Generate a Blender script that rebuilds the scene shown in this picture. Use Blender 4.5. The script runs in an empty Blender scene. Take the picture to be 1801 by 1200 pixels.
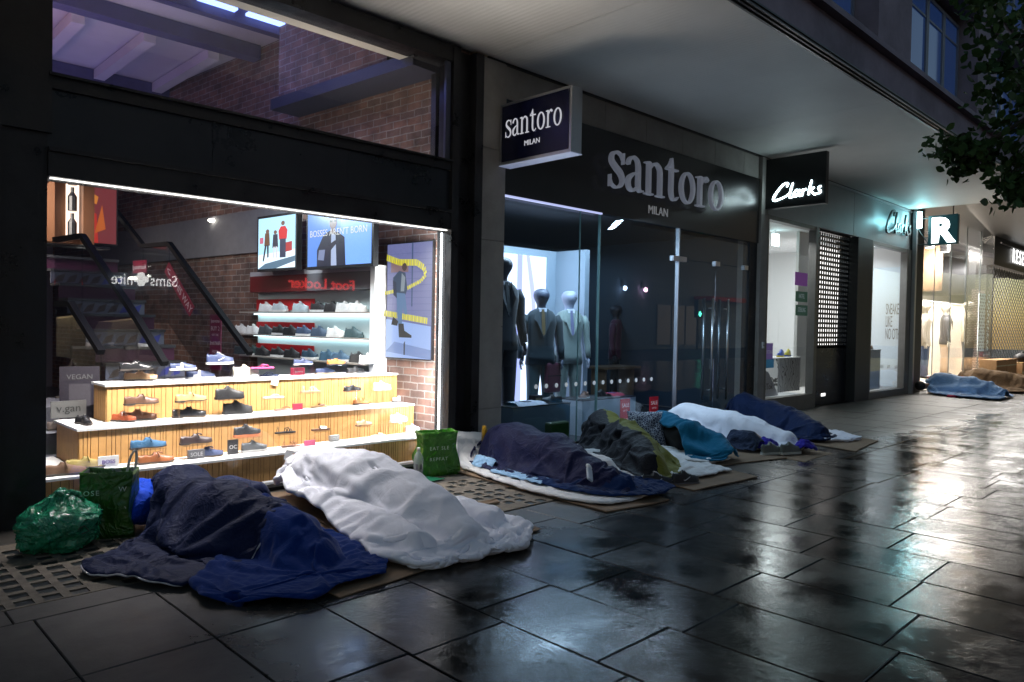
import bpy, bmesh, math, random
from mathutils import Vector, Matrix, noise
R = math.radians
PI = math.pi
rnd = random.Random(7)
sc = bpy.context.scene
C = sc.collection

# ------------------------------------------------------------------ camera
F = 1302.12; CAM = Vector((0, 0, 1.4))
_ya, _pi, _ro = R(45.506), R(-1.230), R(1.0426)
_f = Vector((math.cos(_pi)*math.cos(_ya), math.cos(_pi)*math.sin(_ya), math.sin(_pi)))
_r = Vector((math.sin(_ya), -math.cos(_ya), 0)); _u = _r.cross(_f)
_r2 = _r*math.cos(_ro) + _u*math.sin(_ro); _u2 = -_r*math.sin(_ro) + _u*math.cos(_ro)
cam = bpy.data.cameras.new('camera'); camo = bpy.data.objects.new('camera', cam); C.objects.link(camo)
m = Matrix.Identity(4)
for i in range(3):
    m[i][0] = _r2[i]; m[i][1] = _u2[i]; m[i][2] = -_f[i]; m[i][3] = CAM[i]
camo.matrix_world = m
cam.sensor_width = 36; cam.lens = F/1801*36; cam.clip_start = .05; cam.clip_end = 500
sc.camera = camo

# ------------------------------------------------------------------ world (dusk, almost night) and exposure
w = bpy.data.worlds.new('World'); sc.world = w; w.use_nodes = True
nt = w.node_tree; bg = nt.nodes['Background']
sky = nt.nodes.new('ShaderNodeTexSky'); sky.sky_type = 'NISHITA'; sky.sun_disc = False
sky.sun_elevation = R(8.0); sky.sun_rotation = R(20); sky.altitude = 50
nt.links.new(sky.outputs[0], bg.inputs[0]); bg.inputs[1].default_value = SKY = 0.15
sc.view_settings.view_transform = 'Standard'; sc.view_settings.look = 'None'
sc.view_settings.exposure = 0.0; sc.view_settings.gamma = 1
cy = sc.cycles
cy.max_bounces = 7; cy.diffuse_bounces = 3; cy.glossy_bounces = 4; cy.transmission_bounces = 4
cy.transparent_max_bounces = 14; cy.sample_clamp_indirect = 4; cy.caustics_reflective = False; cy.caustics_refractive = False

def lamp(name, loc, size, power, col, direction, kind='RECTANGLE', parent=None, spread=180):
    l = bpy.data.lights.new(name, 'AREA'); l.shape = kind; l.size = size[0]; l.size_y = size[1]
    l.energy = power; l.color = col; l.spread = R(spread)
    o = bpy.data.objects.new(name, l); C.objects.link(o); o.location = loc
    d = Vector(direction); o.rotation_euler = d.to_track_quat('-Z', 'Y').to_euler()
    if direction[2] == -1 and abs(direction[0])+abs(direction[1]) < 1e-6: o.rotation_euler = (0, 0, 0)
    return o

# ------------------------------------------------------------------ measuring: where a line of sight of the photo meets a real plane of the place
def ray(px, py): return _f*F + _r2*(px-900.5) - _u2*(py-600)
def on(px, py, ax, v):
    d = ray(px, py); return CAM + d*((v-CAM[ax])/d[ax])
def onv(px, py, A, ang):
    a = R(ang); n = Vector((-math.sin(a), math.cos(a), 0)); d = ray(px, py)
    return CAM + d*(((Vector((A[0], A[1], 0))-CAM).dot(n))/d.dot(n))

# ------------------------------------------------------------------ materials
def srgb(r, g=None, b=None):
    if g is None: r, g, b = r
    return tuple(((c/12.92) if c <= .04045 else ((c+.055)/1.055)**2.4) for c in (r, g, b))
_mc = {}
def M(name, col, rough=.5, metal=0, var=0, vs=6, bump=0, bs=60, emit=0, ecol=None, spec=.5, sheen=0, trans=0, bdist=.01, rvar=0, alpha=1):
    if name in _mc: return _mc[name]
    m = bpy.data.materials.new(name); m.use_nodes = True; n = m.node_tree.nodes; L = m.node_tree.links
    p = n['Principled BSDF']; c4 = (*col, 1)
    p.inputs['Base Color'].default_value = c4; p.inputs['Roughness'].default_value = rough
    p.inputs['Metallic'].default_value = metal; p.inputs['Specular IOR Level'].default_value = spec
    if sheen: p.inputs['Sheen Weight'].default_value = sheen; p.inputs['Sheen Roughness'].default_value = .4
    if trans: p.inputs['Transmission Weight'].default_value = trans
    if alpha < 1: p.inputs['Alpha'].default_value = alpha
    if emit:
        p.inputs['Emission Color'].default_value = (*(ecol or col), 1); p.inputs['Emission Strength'].default_value = emit
    if var or bump or rvar:
        tc = n.new('ShaderNodeTexCoord')
    if var or rvar:
        nz = n.new('ShaderNodeTexNoise'); nz.inputs['Scale'].default_value = vs; nz.inputs['Detail'].default_value = 6
        nz.inputs['Roughness'].default_value = .65
        L.new(tc.outputs['Object'], nz.inputs['Vector'])
    if var:
        rp = n.new('ShaderNodeMapRange'); rp.inputs[1].default_value = .3; rp.inputs[2].default_value = .7
        rp.inputs[3].default_value = 1-var; rp.inputs[4].default_value = 1+var
        mx = n.new('ShaderNodeVectorMath'); mx.operation = 'SCALE'; mx.inputs[0].default_value = col
        L.new(nz.outputs[0], rp.inputs[0]); L.new(rp.outputs[0], mx.inputs['Scale']); L.new(mx.outputs[0], p.inputs['Base Color'])
    if rvar:
        rr = n.new('ShaderNodeMapRange'); rr.inputs[1].default_value = .35; rr.inputs[2].default_value = .65
        rr.inputs[3].default_value = max(.02, rough-rvar); rr.inputs[4].default_value = min(1, rough+rvar)
        L.new(nz.outputs[0], rr.inputs[0]); L.new(rr.outputs[0], p.inputs['Roughness'])
    if bump:
        b = n.new('ShaderNodeTexNoise'); b.inputs['Scale'].default_value = bs; b.inputs['Detail'].default_value = 5
        L.new(tc.outputs['Object'], b.inputs['Vector'])
        bp = n.new('ShaderNodeBump'); bp.inputs['Strength'].default_value = bump; bp.inputs['Distance'].default_value = bdist
        L.new(b.outputs[0], bp.inputs['Height']); L.new(bp.outputs[0], p.inputs['Normal'])
    _mc[name] = m; return m

def E(name, col, s):
    if name in _mc: return _mc[name]
    m = bpy.data.materials.new(name); m.use_nodes = True; n = m.node_tree.nodes
    p = n['Principled BSDF']; p.inputs['Base Color'].default_value = (.02, .02, .02, 1); p.inputs['Roughness'].default_value = .3
    p.inputs['Emission Color'].default_value = (*col, 1); p.inputs['Emission Strength'].default_value = s
    _mc[name] = m; return m

def glass(name, tint=(1, 1, 1), refl=1.0, ior=1.45, rough=0.0):
    m = bpy.data.materials.new(name); m.use_nodes = True; n = m.node_tree.nodes; L = m.node_tree.links
    n.remove(n['Principled BSDF']); out = n['Material Output']
    t = n.new('ShaderNodeBsdfTransparent'); t.inputs[0].default_value = (*tint, 1)
    g = n.new('ShaderNodeBsdfGlossy'); g.inputs['Roughness'].default_value = rough; g.inputs[0].default_value = (refl, refl, refl, 1)
    fr = n.new('ShaderNodeFresnel'); ge = n.new('ShaderNodeNewGeometry'); mi = n.new('ShaderNodeMapRange')   # same reflectance entering and leaving the pane
    mi.inputs[3].default_value = ior; mi.inputs[4].default_value = 1/ior; L.new(ge.outputs['Backfacing'], mi.inputs[0]); L.new(mi.outputs[0], fr.inputs[0])
    mx = n.new('ShaderNodeMixShader'); L.new(fr.outputs[0], mx.inputs[0]); L.new(t.outputs[0], mx.inputs[1]); L.new(g.outputs[0], mx.inputs[2])
    L.new(mx.outputs[0], out.inputs[0]); return m

# ------------------------------------------------------------------ mesh helpers
class MB:
    def __init__(s): s.v = []; s.f = []; s.m = []
    def add(s, vs, fs, mi=0):
        o = len(s.v); s.v += [tuple(v) for v in vs]; s.f += [tuple(i+o for i in f) for f in fs]; s.m += [mi]*len(fs); return s
    def box(s, x0, x1, y0, y1, z0, z1, mi=0, xf=None):
        v = [(x, y, z) for x in (x0, x1) for y in (y0, y1) for z in (z0, z1)]
        if xf: v = [xf @ Vector(p) for p in v]
        return s.add(v, [(0, 1, 3, 2), (4, 6, 7, 5), (0, 4, 5, 1), (2, 3, 7, 6), (0, 2, 6, 4), (1, 5, 7, 3)], mi)
    def obox(s, a, b, w, h, mi=0, up=(0, 0, 1)):          # bar from a to b, width w, height h
        a = Vector(a); b = Vector(b); d = (b-a).normalized(); u = Vector(up); sd = d.cross(u)
        if sd.length < 1e-4: sd = Vector((1, 0, 0))
        sd.normalize(); u = sd.cross(d)
        v = []
        for p in (a, b):
            for i, j in ((-1, -1), (1, -1), (1, 1), (-1, 1)): v.append(p + sd*(i*w/2) + u*(j*h/2))
        return s.add(v, [(3, 2, 1, 0), (4, 5, 6, 7), (0, 1, 5, 4), (1, 2, 6, 5), (2, 3, 7, 6), (3, 0, 4, 7)], mi)
    def tube(s, pts, r, n=10, mi=0, cap=True, closed=False):
        pts = [Vector(p) for p in pts]; rings = []; prev = None
        rr = r if isinstance(r, (list, tuple)) else [r]*len(pts)
        for i, p in enumerate(pts):
            d = (pts[min(i+1, len(pts)-1)] - pts[max(i-1, 0)])
            if closed: d = pts[(i+1) % len(pts)] - pts[i-1]
            d.normalize()
            if prev is None: sd = d.orthogonal().normalized()
            else: sd = (prev - d*prev.dot(d)).normalized()
            prev = sd; up = d.cross(sd)
            rings.append([p + (sd*math.cos(2*PI*k/n) + up*math.sin(2*PI*k/n))*rr[i] for k in range(n)])
        return s.rings(rings, mi, cap, closed)
    def rings(s, rings, mi=0, cap=True, closed=False, open_ring=False):
        n = len(rings[0]); vs = [v for r in rings for v in r]; fs = []
        K = len(rings)
        for i in range(K if closed else K-1):
            j = (i+1) % K
            for k in range(n-1 if open_ring else n):
                l = (k+1) % n; fs.append((i*n+k, i*n+l, j*n+l, j*n+k))
        if cap and not closed and not open_ring: fs.append(tuple(range(n))[::-1]); fs.append(tuple((K-1)*n+k for k in range(n)))
        return s.add(vs, fs, mi)
    def lathe(s, prof, c=(0, 0, 0), n=20, mi=0, cap=True):
        return s.rings([[(c[0]+r*math.cos(2*PI*k/n), c[1]+r*math.sin(2*PI*k/n), c[2]+z) for k in range(n)] for r, z in prof], mi, cap)
    def ell(s, c, r, n=14, k=9, mi=0):
        pr = [(math.sin(PI*i/k), -math.cos(PI*i/k)) for i in range(k+1)]
        pr[0] = (.02, -1); pr[-1] = (.02, 1)
        return s.rings([[(c[0]+r[0]*a*math.cos(2*PI*j/n), c[1]+r[1]*a*math.sin(2*PI*j/n), c[2]+r[2]*b) for j in range(n)] for a, b in pr], mi)
    def prism(s, poly, z0, z1, mi=0, xf=None):           # poly in xy, extruded z
        n = len(poly); v = [(x, y, z0) for x, y in poly] + [(x, y, z1) for x, y in poly]
        if xf: v = [xf @ Vector(p) for p in v]
        return s.add(v, [tuple(range(n))[::-1], tuple(range(n, 2*n))] + [(i, (i+1) % n, n+(i+1) % n, n+i) for i in range(n)], mi)
    def build(s, name, mat, parent=None, smooth=False, loc=None, rz=None, bevel=0, xf=None, fix=True):
        me = bpy.data.meshes.new(name); me.from_pydata(s.v, [], s.f)
        mats = mat if isinstance(mat, (list, tuple)) else [mat]
        for mm in mats: me.materials.append(mm)
        if len(mats) > 1: me.polygons.foreach_set('material_index', s.m)
        if fix:
            bm = bmesh.new(); bm.from_mesh(me); bmesh.ops.recalc_face_normals(bm, faces=bm.faces); bm.to_mesh(me); bm.free()
        if smooth: me.polygons.foreach_set('use_smooth', [True]*len(me.polygons))
        o = bpy.data.objects.new(name, me); C.objects.link(o)
        if xf is not None: me.transform(xf)
        if loc is not None: o.location = loc
        if rz is not None: o.rotation_euler = (0, 0, rz)
        if parent is not None: o.parent = parent
        if bevel:
            b = o.modifiers.new('bevel', 'BEVEL'); b.width = bevel; b.segments = 2; b.limit_method = 'ANGLE'
        return o

def tag(o, label=None, cat=None, group=None, kind=None):
    if label: o['label'] = label
    if cat: o['category'] = cat
    if group: o['group'] = group
    if kind: o['kind'] = kind
    return o
def thing(name, label, cat, loc=(0, 0, 0), rz=0, group=None):
    o = bpy.data.objects.new(name, None); C.objects.link(o); o.location = loc; o.rotation_euler = (0, 0, rz)
    o.empty_display_size = .1
    return tag(o, label, cat, group)
def struct(o): o['kind'] = 'structure'; return o

def text_mesh(name, s, size, mat, parent=None, depth=.002, xf=None, align='CENTER', space=1.0, offset=0):
    c = bpy.data.curves.new(name, 'FONT'); c.body = s; c.size = size; c.extrude = depth; c.align_x = align; c.space_character = space
    c.offset = offset; c.resolution_u = 3
    o = bpy.data.objects.new('tmp', c); C.objects.link(o)
    me = bpy.data.meshes.new_from_object(o); bpy.data.objects.remove(o)
    me.name = name; me.materials.clear(); me.materials.append(mat)
    if xf is not None: me.transform(xf)
    o = bpy.data.objects.new(name, me); C.objects.link(o)
    if parent: o.parent = parent
    return o
def frame(o, xdir, ydir):                                 # matrix whose local x, y, z are given directions
    x = Vector(xdir).normalized(); y = Vector(ydir).normalized(); z = x.cross(y)
    m = Matrix.Identity(4)
    for i in range(3): m[i][0] = x[i]; m[i][1] = y[i]; m[i][2] = z[i]; m[i][3] = o[i]
    return m
FR = lambda x, y, z: frame((x, y, z), (1, 0, 0), (0, 0, 1))     # upright, facing the street (-y)
SIDE = lambda x, y, z: frame((x, y, z), (0, -1, 0), (0, 0, 1))  # upright, facing -x (towards the camera's side)

def skin_body(name, verts, edges, radii, mat, parent=None, sub=2, flat=None):
    me = bpy.data.meshes.new(name); me.from_pydata([tuple(v) for v in verts], edges, [])
    o = bpy.data.objects.new(name, me); C.objects.link(o)
    sk = o.modifiers.new('s', 'SKIN'); sk.use_smooth_shade = True
    for i, r in enumerate(radii):
        r = r if isinstance(r, tuple) else (r, r)
        o.data.skin_vertices[0].data[i].radius = r
    o.data.skin_vertices[0].data[0].use_root = True
    sb = o.modifiers.new('u', 'SUBSURF'); sb.levels = sub; sb.render_levels = sub
    dg = bpy.context.evaluated_depsgraph_get(); dg.update()
    m2 = bpy.data.meshes.new_from_object(o.evaluated_get(dg)); m2.name = name
    m2.materials.clear(); m2.materials.append(mat)
    m2.polygons.foreach_set('use_smooth', [True]*len(m2.polygons))
    bpy.data.objects.remove(o)
    o = bpy.data.objects.new(name, m2); C.objects.link(o)
    if parent: o.parent = parent
    return o
# ------------------------------------------------------------------ materials of the place
Y0 = 5.74
m_dark = M('dark_steel', (.020, .020, .022), rough=.45, metal=.3, var=.5, vs=3.5, rvar=.2, bump=.12, bs=40)
m_dark2 = M('dark_panel', (.013, .016, .022), rough=.33, var=.3, vs=1.5, rvar=.1)
m_stone = M('stone', (.30, .285, .265), rough=.75, var=.16, vs=3, bump=.15, bs=90, bdist=.004)
m_upper = M('facade_stone', (.27, .215, .25), rough=.85, var=.3, vs=1.3, bump=.2, bs=30)
m_white = M('white_paint', (.78, .78, .78), rough=.5)
m_whitegloss = M('white_laminate', (.8, .8, .8), rough=.25)
m_steel = M('brushed_steel', (.6, .62, .64), rough=.28, metal=1)
m_alu = M('aluminium', (.45, .46, .48), rough=.38, metal=.8)
m_black = M('black_plastic', (.012, .012, .013), rough=.4)
g_clear = glass('shop_glass', (.97, .98, .99), 1.0)
g_tint = glass('tinted_glass', (.84, .90, .94), 1.0, ior=1.5)
g_acr = glass('acrylic', (.97, .98, .99), 1.0, 1.4)

def paving_mat():
    m = bpy.data.materials.new('wet_paving'); m.use_nodes = True; n = m.node_tree.nodes; L = m.node_tree.links
    p = n['Principled BSDF']; tc = n.new('ShaderNodeTexCoord'); g = n.new('ShaderNodeNewGeometry')
    def nz(s, d=5, r=.6, v=None):
        t = n.new('ShaderNodeTexNoise'); t.inputs['Scale'].default_value = s; t.inputs['Detail'].default_value = d
        t.inputs['Roughness'].default_value = r; L.new(v or tc.outputs['Object'], t.inputs['Vector']); return t.outputs[0]
    def mr(x, a, b, c, d):
        t = n.new('ShaderNodeMapRange'); L.new(x, t.inputs[0])
        for i, v in enumerate((a, b, c, d)): t.inputs[i+1].default_value = v
        return t.outputs[0]
    def mth(op, a, b=None):
        t = n.new('ShaderNodeMath'); t.operation = op
        for i, x in enumerate((a, b)):
            if x is None: continue
            if isinstance(x, (int, float)): t.inputs[i].default_value = x
            else: L.new(x, t.inputs[i])
        return t.outputs[0]
    sep = n.new('ShaderNodeSeparateXYZ'); L.new(tc.outputs['Object'], sep.inputs[0])
    wob = mth('ADD', sep.outputs[1], mr(nz(1.2, 4), .3, .7, -.35, .35))
    dry = mr(wob, 3.1, 3.9, 0, 1)                               # dry under the canopy, rained on beyond its edge
    dl = mr(mth('ADD', sep.outputs[0], mr(nz(1.7, 4), .3, .7, -.4, .4)), .9, 1.9, 1, 0)
    dry = mth('MAXIMUM', dry, dl)
    patch = mr(nz(2.6, 7, .68), .42, .56, 0, 1)
    isl = mr(g.outputs['Random Per Island'], 0, 1, -.02, .05)
    wet = mth('ADD', mr(patch, 0, 1, .05, .17), isl)
    mx = n.new('ShaderNodeMix'); L.new(dry, mx.inputs[0]); L.new(wet, mx.inputs[2]); mx.inputs[3].default_value = .5
    L.new(mx.outputs[0], p.inputs['Roughness'])
    cr = n.new('ShaderNodeMix'); cr.data_type = 'RGBA'; L.new(dry, cr.inputs[0])
    cr.inputs[6].default_value = (.017, .016, .015, 1); cr.inputs[7].default_value = (.075, .066, .058, 1)
    sc_ = n.new('ShaderNodeVectorMath'); sc_.operation = 'SCALE'; L.new(cr.outputs[2], sc_.inputs[0])
    tone = mth('ADD', mr(nz(7, 6), .3, .7, .7, 1.25), mr(g.outputs['Random Per Island'], 0, 1, -.18, .18))
    gv = n.new('ShaderNodeTexVoronoi'); gv.inputs['Scale'].default_value = 3.3; L.new(tc.outputs['Object'], gv.inputs['Vector'])
    gum = mr(gv.outputs['Distance'], .045, .055, .5, 0); tone = mth('ADD', tone, gum)
    L.new(tone, sc_.inputs['Scale']); L.new(sc_.outputs[0], p.inputs['Base Color'])
    h = mth('ADD', mth('MULTIPLY', nz(170, 2), .45), mth('MULTIPLY', nz(20, 6), 1.0))
    h = mth('MULTIPLY', h, mr(patch, 0, 1, .45, 1.1))
    b = n.new('ShaderNodeBump'); b.inputs['Strength'].default_value = .3; b.inputs['Distance'].default_value = .0035
    L.new(h, b.inputs['Height']); L.new(b.outputs[0], p.inputs['Normal'])
    p.inputs['Specular IOR Level'].default_value = .40
    return m
m_pave = paving_mat()
m_joint = M('joint_grit', (.012, .011, .010), rough=.5, bump=.3, bs=200)

# ------------------------------------------------------------------ pavement: slabs laid in rows that run out from the shopfronts
pv = MB(); rs = random.Random(3)
def slab(x0, x1, y0, y1, big=False):
    g = .0032; b = .004; tx = rs.uniform(-.004, .004); ty = rs.uniform(-.004, .004); z = rs.uniform(-.0012, .0012)
    xs = (x0+g, x1-g); ys = (y0+g, y1-g); cx = (x0+x1)/2; cy_ = (y0+y1)/2
    def Z(x, y): return z + (x-cx)*tx + (y-cy_)*ty
    lo = [(x, y, -.02) for x, y in ((xs[0], ys[0]), (xs[1], ys[0]), (xs[1], ys[1]), (xs[0], ys[1]))]
    md = [(x, y, Z(x, y)-.004) for x, y, _ in lo]
    q = [(xs[0]+b, ys[0]+b), (xs[1]-b, ys[0]+b), (xs[1]-b, ys[1]-b), (xs[0]+b, ys[1]-b)]
    hi = [(x, y, Z(x, y)) for x, y in q]
    pv.add(lo+md+hi, [(8, 9, 10, 11)]+[(i, (i+1) % 4, 4+(i+1) % 4, 4+i) for i in range(4)]+[(4+i, 4+(i+1) % 4, 8+(i+1) % 4, 8+i) for i in range(4)])
known = {2: [2.67, 3.42, 1.92], 3: [2.53, 1.845, 3.3], 4: [2.0, 1.165, 2.83], 5: [1.87, 1.31, 2.65], 6: [2.015, 1.32, 2.8]}
holes = [(-.2, 1.50, 4.16, 5.36), (3.55, 4.62, 3.98, 5.05)]
for k in range(-9, 75):
    x0 = 1.35+.5335*(k); x1 = x0+.5335
    ys = sorted(known.get(k, []) or [3.2])
    y = ys[0]
    while y > -6: y -= rs.choice((.72, .76, .83, .69)); ys.append(y)
    y = max(ys)
    while y < 3.85: y += rs.choice((.72, .76, .8)); ys.append(y)
    ys = sorted(v for v in ys if v < 3.65) + [3.95]
    for a, b_ in zip(ys, ys[1:]): slab(x0, x1, a, b_)
x = -3.4; k = 0
while x < 40:
    wd = rs.choice((.82, .9, .76)); k += 1
    for a, b_ in ((3.95, 4.82), (4.82, 5.72)) if k % 2 else ((3.95, 4.6), (4.6, 5.72)):
        if any(x < hx1 and x+wd > hx0 and a < hy1 and b_ > hy0 for hx0, hx1, hy0, hy1 in holes):
            for hx0, hx1, hy0, hy1 in holes:                     # cut round the pavement lights
                if x < hx1 and x+wd > hx0 and a < hy1 and b_ > hy0:
                    if b_ > hy1+.05: slab(x, x+wd, max(a, hy1), b_)
                    if a < hy0-.05: slab(x, x+wd, a, hy0)
                    if x < hx0-.05: slab(x, hx0, max(a, hy0), min(b_, hy1))
                    if x+wd > hx1+.05: slab(hx1, x+wd, max(a, hy0), min(b_, hy1))
        else: slab(x, x+wd, a, b_)
    x += wd
struct(pv.build('pavement', m_pave, fix=False))
struct(MB().box(-30, 80, -30, 30, -.5, -.016).build('ground', m_joint))
# pavement lights: old concrete grids with dark glass blocks
def prism_light(label, x0, x1, y0, y1, miss=0):
    t = thing('pavement_light', label, 'pavement light', (x0, y0, 0), group='glass block pavement lights by the window')
    c = .074; g = .042; nx = int((x1-x0)/(c+g)); ny = int((y1-y0)/(c+g)); fr = MB(); gl = MB()
    W = x1-x0; H = y1-y0; px_ = W/nx; py_ = H/ny
    for i in range(nx+1): fr.box(max(0, i*px_-g/2), min(W, i*px_+g/2), 0, H, -.03, 0)
    for j in range(ny+1):
        for i in range(nx): fr.box(i*px_+(g/2 if i else g/2), (i+1)*px_-g/2, max(0, j*py_-g/2), min(H, j*py_+g/2), -.03, -.0005)
    for i in range(nx):
        for j in range(ny):
            if rs.random() < miss: fr.box(i*px_+g/2, (i+1)*px_-g/2, j*py_+g/2, (j+1)*py_-g/2, -.03, -.001)
            else: gl.box(i*px_+g/2, (i+1)*px_-g/2, j*py_+g/2, (j+1)*py_-g/2, -.03, -.008)
    gl.box(0.01, W-.01, 0.01, H-.01, -.045, -.0295)
    fr.build('concrete_grid', M('old_concrete', (.15, .125, .095), rough=.85, var=.35, vs=14, bump=.6, bs=90, bdist=.004), t)
    gl.build('glass_blocks', M('block_glass', (.012, .018, .02), rough=.35, var=.5, vs=12, bump=.3, bs=60), t)
prism_light('worn concrete grid of dark glass squares beside the carrier bags at the left', -.2, 1.50, 4.16, 5.36, .06)
prism_light('small concrete grid of dark glass squares between white duvet and quilted mat', 3.55, 4.62, 3.98, 5.05, .45)

# ------------------------------------------------------------------ canopy over the pavement
cz = 4.18
def soffit_mat(name, col):
    m = M(name, col, rough=.6, var=.06, vs=1.2); n = m.node_tree.nodes; L = m.node_tree.links
    tc = n.new('ShaderNodeTexCoord'); wv = n.new('ShaderNodeTexWave'); wv.bands_direction = 'X'
    wv.inputs['Scale'].default_value = 5.5; L.new(tc.outputs['Object'], wv.inputs[0])
    b = n.new('ShaderNodeBump'); b.inputs['Strength'].default_value = .4; b.inputs['Distance'].default_value = .004
    L.new(wv.outputs[1], b.inputs['Height']); L.new(b.outputs[0], n['Principled BSDF'].inputs['Normal']); return m
m_soff = soffit_mat('soffit_boards', (.60, .585, .56))
can = thing('canopy', 'long pale ribbed canopy with black edge strips above the first three shops', 'canopy', (0, 0, cz))
s = MB()
for a, b_ in ((-6, 1.2), (1.206, 5.215), (5.221, 9.51), (9.514, 13.82), (13.824, 18.15)): s.box(a, b_, 3.27, 5.76, 0, .03)
s.build('soffit', m_soff, can)
s = MB()
for y, z in ((3.255, -.005), (3.225, .012), (3.195, .028)): s.box(-6, 18.15, y-.011, y+.011, z, z+.05)
s.build('edge_trim', M('trim_metal', (.16, .15, .145), rough=.35, metal=.6), can)
MB().box(-6, 18.15, 3.17, 3.27, .05, .065).build('trim_backing', m_black, can)
MB().box(5.2, 18.15, 5.715, 5.735, -.025, -.002).build('shadow_gap', m_black, can)
can2 = thing('canopy', 'higher cream lit canopy over the corner fashion shop, far right', 'canopy', (18.2, 0, 4.5))
MB().box(0, 26, -2, 7.2, 0, .1).build('soffit', soffit_mat('soffit_cream', (.66, .58, .46)), can2)
s = MB(); s.box(-.04, 0, 3.2, 5.8, -.32, .1); s.build('end_board', M('soffit_end', (.5, .48, .44), rough=.7), can2)

# ------------------------------------------------------------------ building above the canopy
ub = thing('office_building', 'dark purplish stone office building with recessed blue-lit windows above the canopy', 'building', (0, 3.24, cz))
MB().box(-6, 46, 0, .3, .065, .47).build('fascia_band', m_upper, ub)
MB().box(-6, 46, -.09, .3, .475, .54).build('ledge', m_upper, ub)
xs0 = [-3.2+4.2*i for i in range(12)]   # left edge of each recess; one of them runs from 10.24 to 13.3
off = 10.24-xs0[3]; xs0 = [x+off-.0 for x in xs0]
for fl in range(3):
    z0 = .545 + fl*1.98; wl = MB()
    px0 = -6
    for x in xs0:
        wl.box(px0, x, .03, .5, z0, z0+1.64); px0 = x+3.08
        wl.box(x, x+3.08, .36, .5, z0, z0+.30)
    wl.box(px0, 46, .03, .5, z0, z0+1.64)
    wl.box(-6, 46, -.005, .5, z0+1.642, z0+1.90)
    wl.build('wall', m_upper, ub)
    MB().box(-6, 46, -.07, .5, z0+1.905, z0+1.975).build('ledge', m_upper, ub)
    for x in xs0:
        if x < 4 or x > 24: continue
        w_ = bpy.data.objects.new('window', None)
        f = MB(); wz = z0+.34; ht = 1.2
        f.box(x, x+3.08, .20, .355, z0+.24, z0+.305)
        for i in range(4):
            a = x+.02+i*.76
            for q in ((a, a+.05, wz, wz+ht), (a+.70, a+.75, wz, wz+ht)): f.box(q[0], q[1], .30, .36, q[2], q[3])
            f.box(a+.05, a+.70, .30, .36, wz, wz+.05); f.box(a+.05, a+.70, .30, .36, wz+ht-.05, wz+ht)
            f.box(a+.05, a+.70, .31, .35, wz+ht-.34, wz+ht-.31)
        wo = f.build('window', M('pale_frame', (.20, .21, .25), rough=.5), ub)
        p_ = MB(); p_.box(x+.05, x+3.0, .325, .335, wz+.03, wz+ht-.03)
        p_.build('pane', M('night_pane', (.012, .02, .045), rough=.08, spec=.9, emit=.06, ecol=(.12, .3, 1)), wo)
        bl = MB(); bl.box(x+.05, x+3.0, .40, .42, wz+.02, wz+ht)
MB().box(-6, 5.0, .6, 2.62, .07, 8).box(5.01, 46, .6, 6, .07, 8).build('core', m_black, ub)

# ------------------------------------------------------------------ stone pillars between the shopfronts
def pillar(label, x0, x1, y0=5.70, h=4.155):
    t = thing('stone_pillar', label, 'pillar', (x0, y0, 0), group='stone pillars between shopfronts')
    b = MB(); z = 0
    for dz in (.52, .86, .9, .95, .917):
        b.box(0, x1-x0, 0, .4, z+.004, min(h, z+dz-.002)); z += dz
    b.box(.01, x1-x0-.01, .01, .4, 0, h); b.build('stone_blocks', m_stone, t); return t
pillar('pale stone pillar to the right of the dark shoe shop frame, behind the small projecting sign', 5.11, 5.455)
pillar('pale stone pillar between the glass doors and the lit white shoe window', 11.10, 11.32, 5.68)
b = MB(); x = 5.457
for i in range(7):
    b.box(x+.003, min(x+.86, 11.098)-.003, 5.745, 5.95, 3.815, 4.155); x += .86
t = b.build('stone_band', m_stone); tag(t, 'row of pale stone blocks above the black fascia under the canopy', 'stone band')

# ------------------------------------------------------------------ first shopfront: dark steel with a big window below and another above
sf = thing('shopfront', 'dark steel shoe shop front with one big lit window below and a purple-lit one above', 'shopfront', (0, Y0, 0))
fr = MB()
# columns at the left, rib by rib
fr.box(-3, .42, .03, .2, -.02, 4.15); fr.box(.42, .62, -.03, .2, -.02, 4.15); fr.box(.62, .66, -.07, .2, -.02, 2.62)
fr.box(.66, .93, .0, .2, -.02, 2.62); fr.box(.93, .985, -.07, .2, -.02, 2.62); fr.box(.985, 1.25, -.02, .16, -.02, 2.62)
fr.box(.66, 1.27, -.05, .2, 2.622, 4.15)
fr.build('left_column', m_dark, sf); fr = MB()
# right column: H section
fr.box(4.71, 4.80, -.06, .16, -.02, 4.15); fr.box(4.80, 5.00, .04, .2, -.02, 4.15); fr.box(5.00, 5.105, -.07, .2, -.02, 4.15)
fr.build('right_column', m_dark, sf)
fr = MB(); fr.box(1.25, 4.71, -.05, .18, 2.335, 2.50); fr.box(1.25, 4.71, -.045, .18, 2.92, 3.0)
fr.box(1.25, 4.71, -.05, .18, 3.99, 4.15); fr.box(1.25, 4.71, -.07, .1, 2.502, 2.53)
fr.box(1.25, 4.71, -.075, .1, 3.002, 3.02)
fr.build('crossbar', m_dark, sf)
fr = MB(); fr.box(1.25, 2.35, -.02, .15, 2.532, 2.918); fr.box(2.353, 3.55, -.02, .15, 2.532, 2.918); fr.box(3.553, 4.71, -.02, .15, 2.532, 2.918)
fr.build('spandrel_panel', m_dark2, sf)
fr = MB(); fr.box(1.25, 4.71, -.05, .12, .0, .030); fr.build('sill', m_dark, sf)
fr = MB(); fr.box(1.25, 4.71, -.052, .1, .031, .056); fr.build('sill_trim', m_alu, sf)
MB().box(1.25, 4.71, .02, .032, .057, 2.335).build('window_glass', g_clear, sf)
MB().box(1.27, 4.71, .02, .032, 3.02, 3.99).build('window_glass', g_clear, sf)
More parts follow.
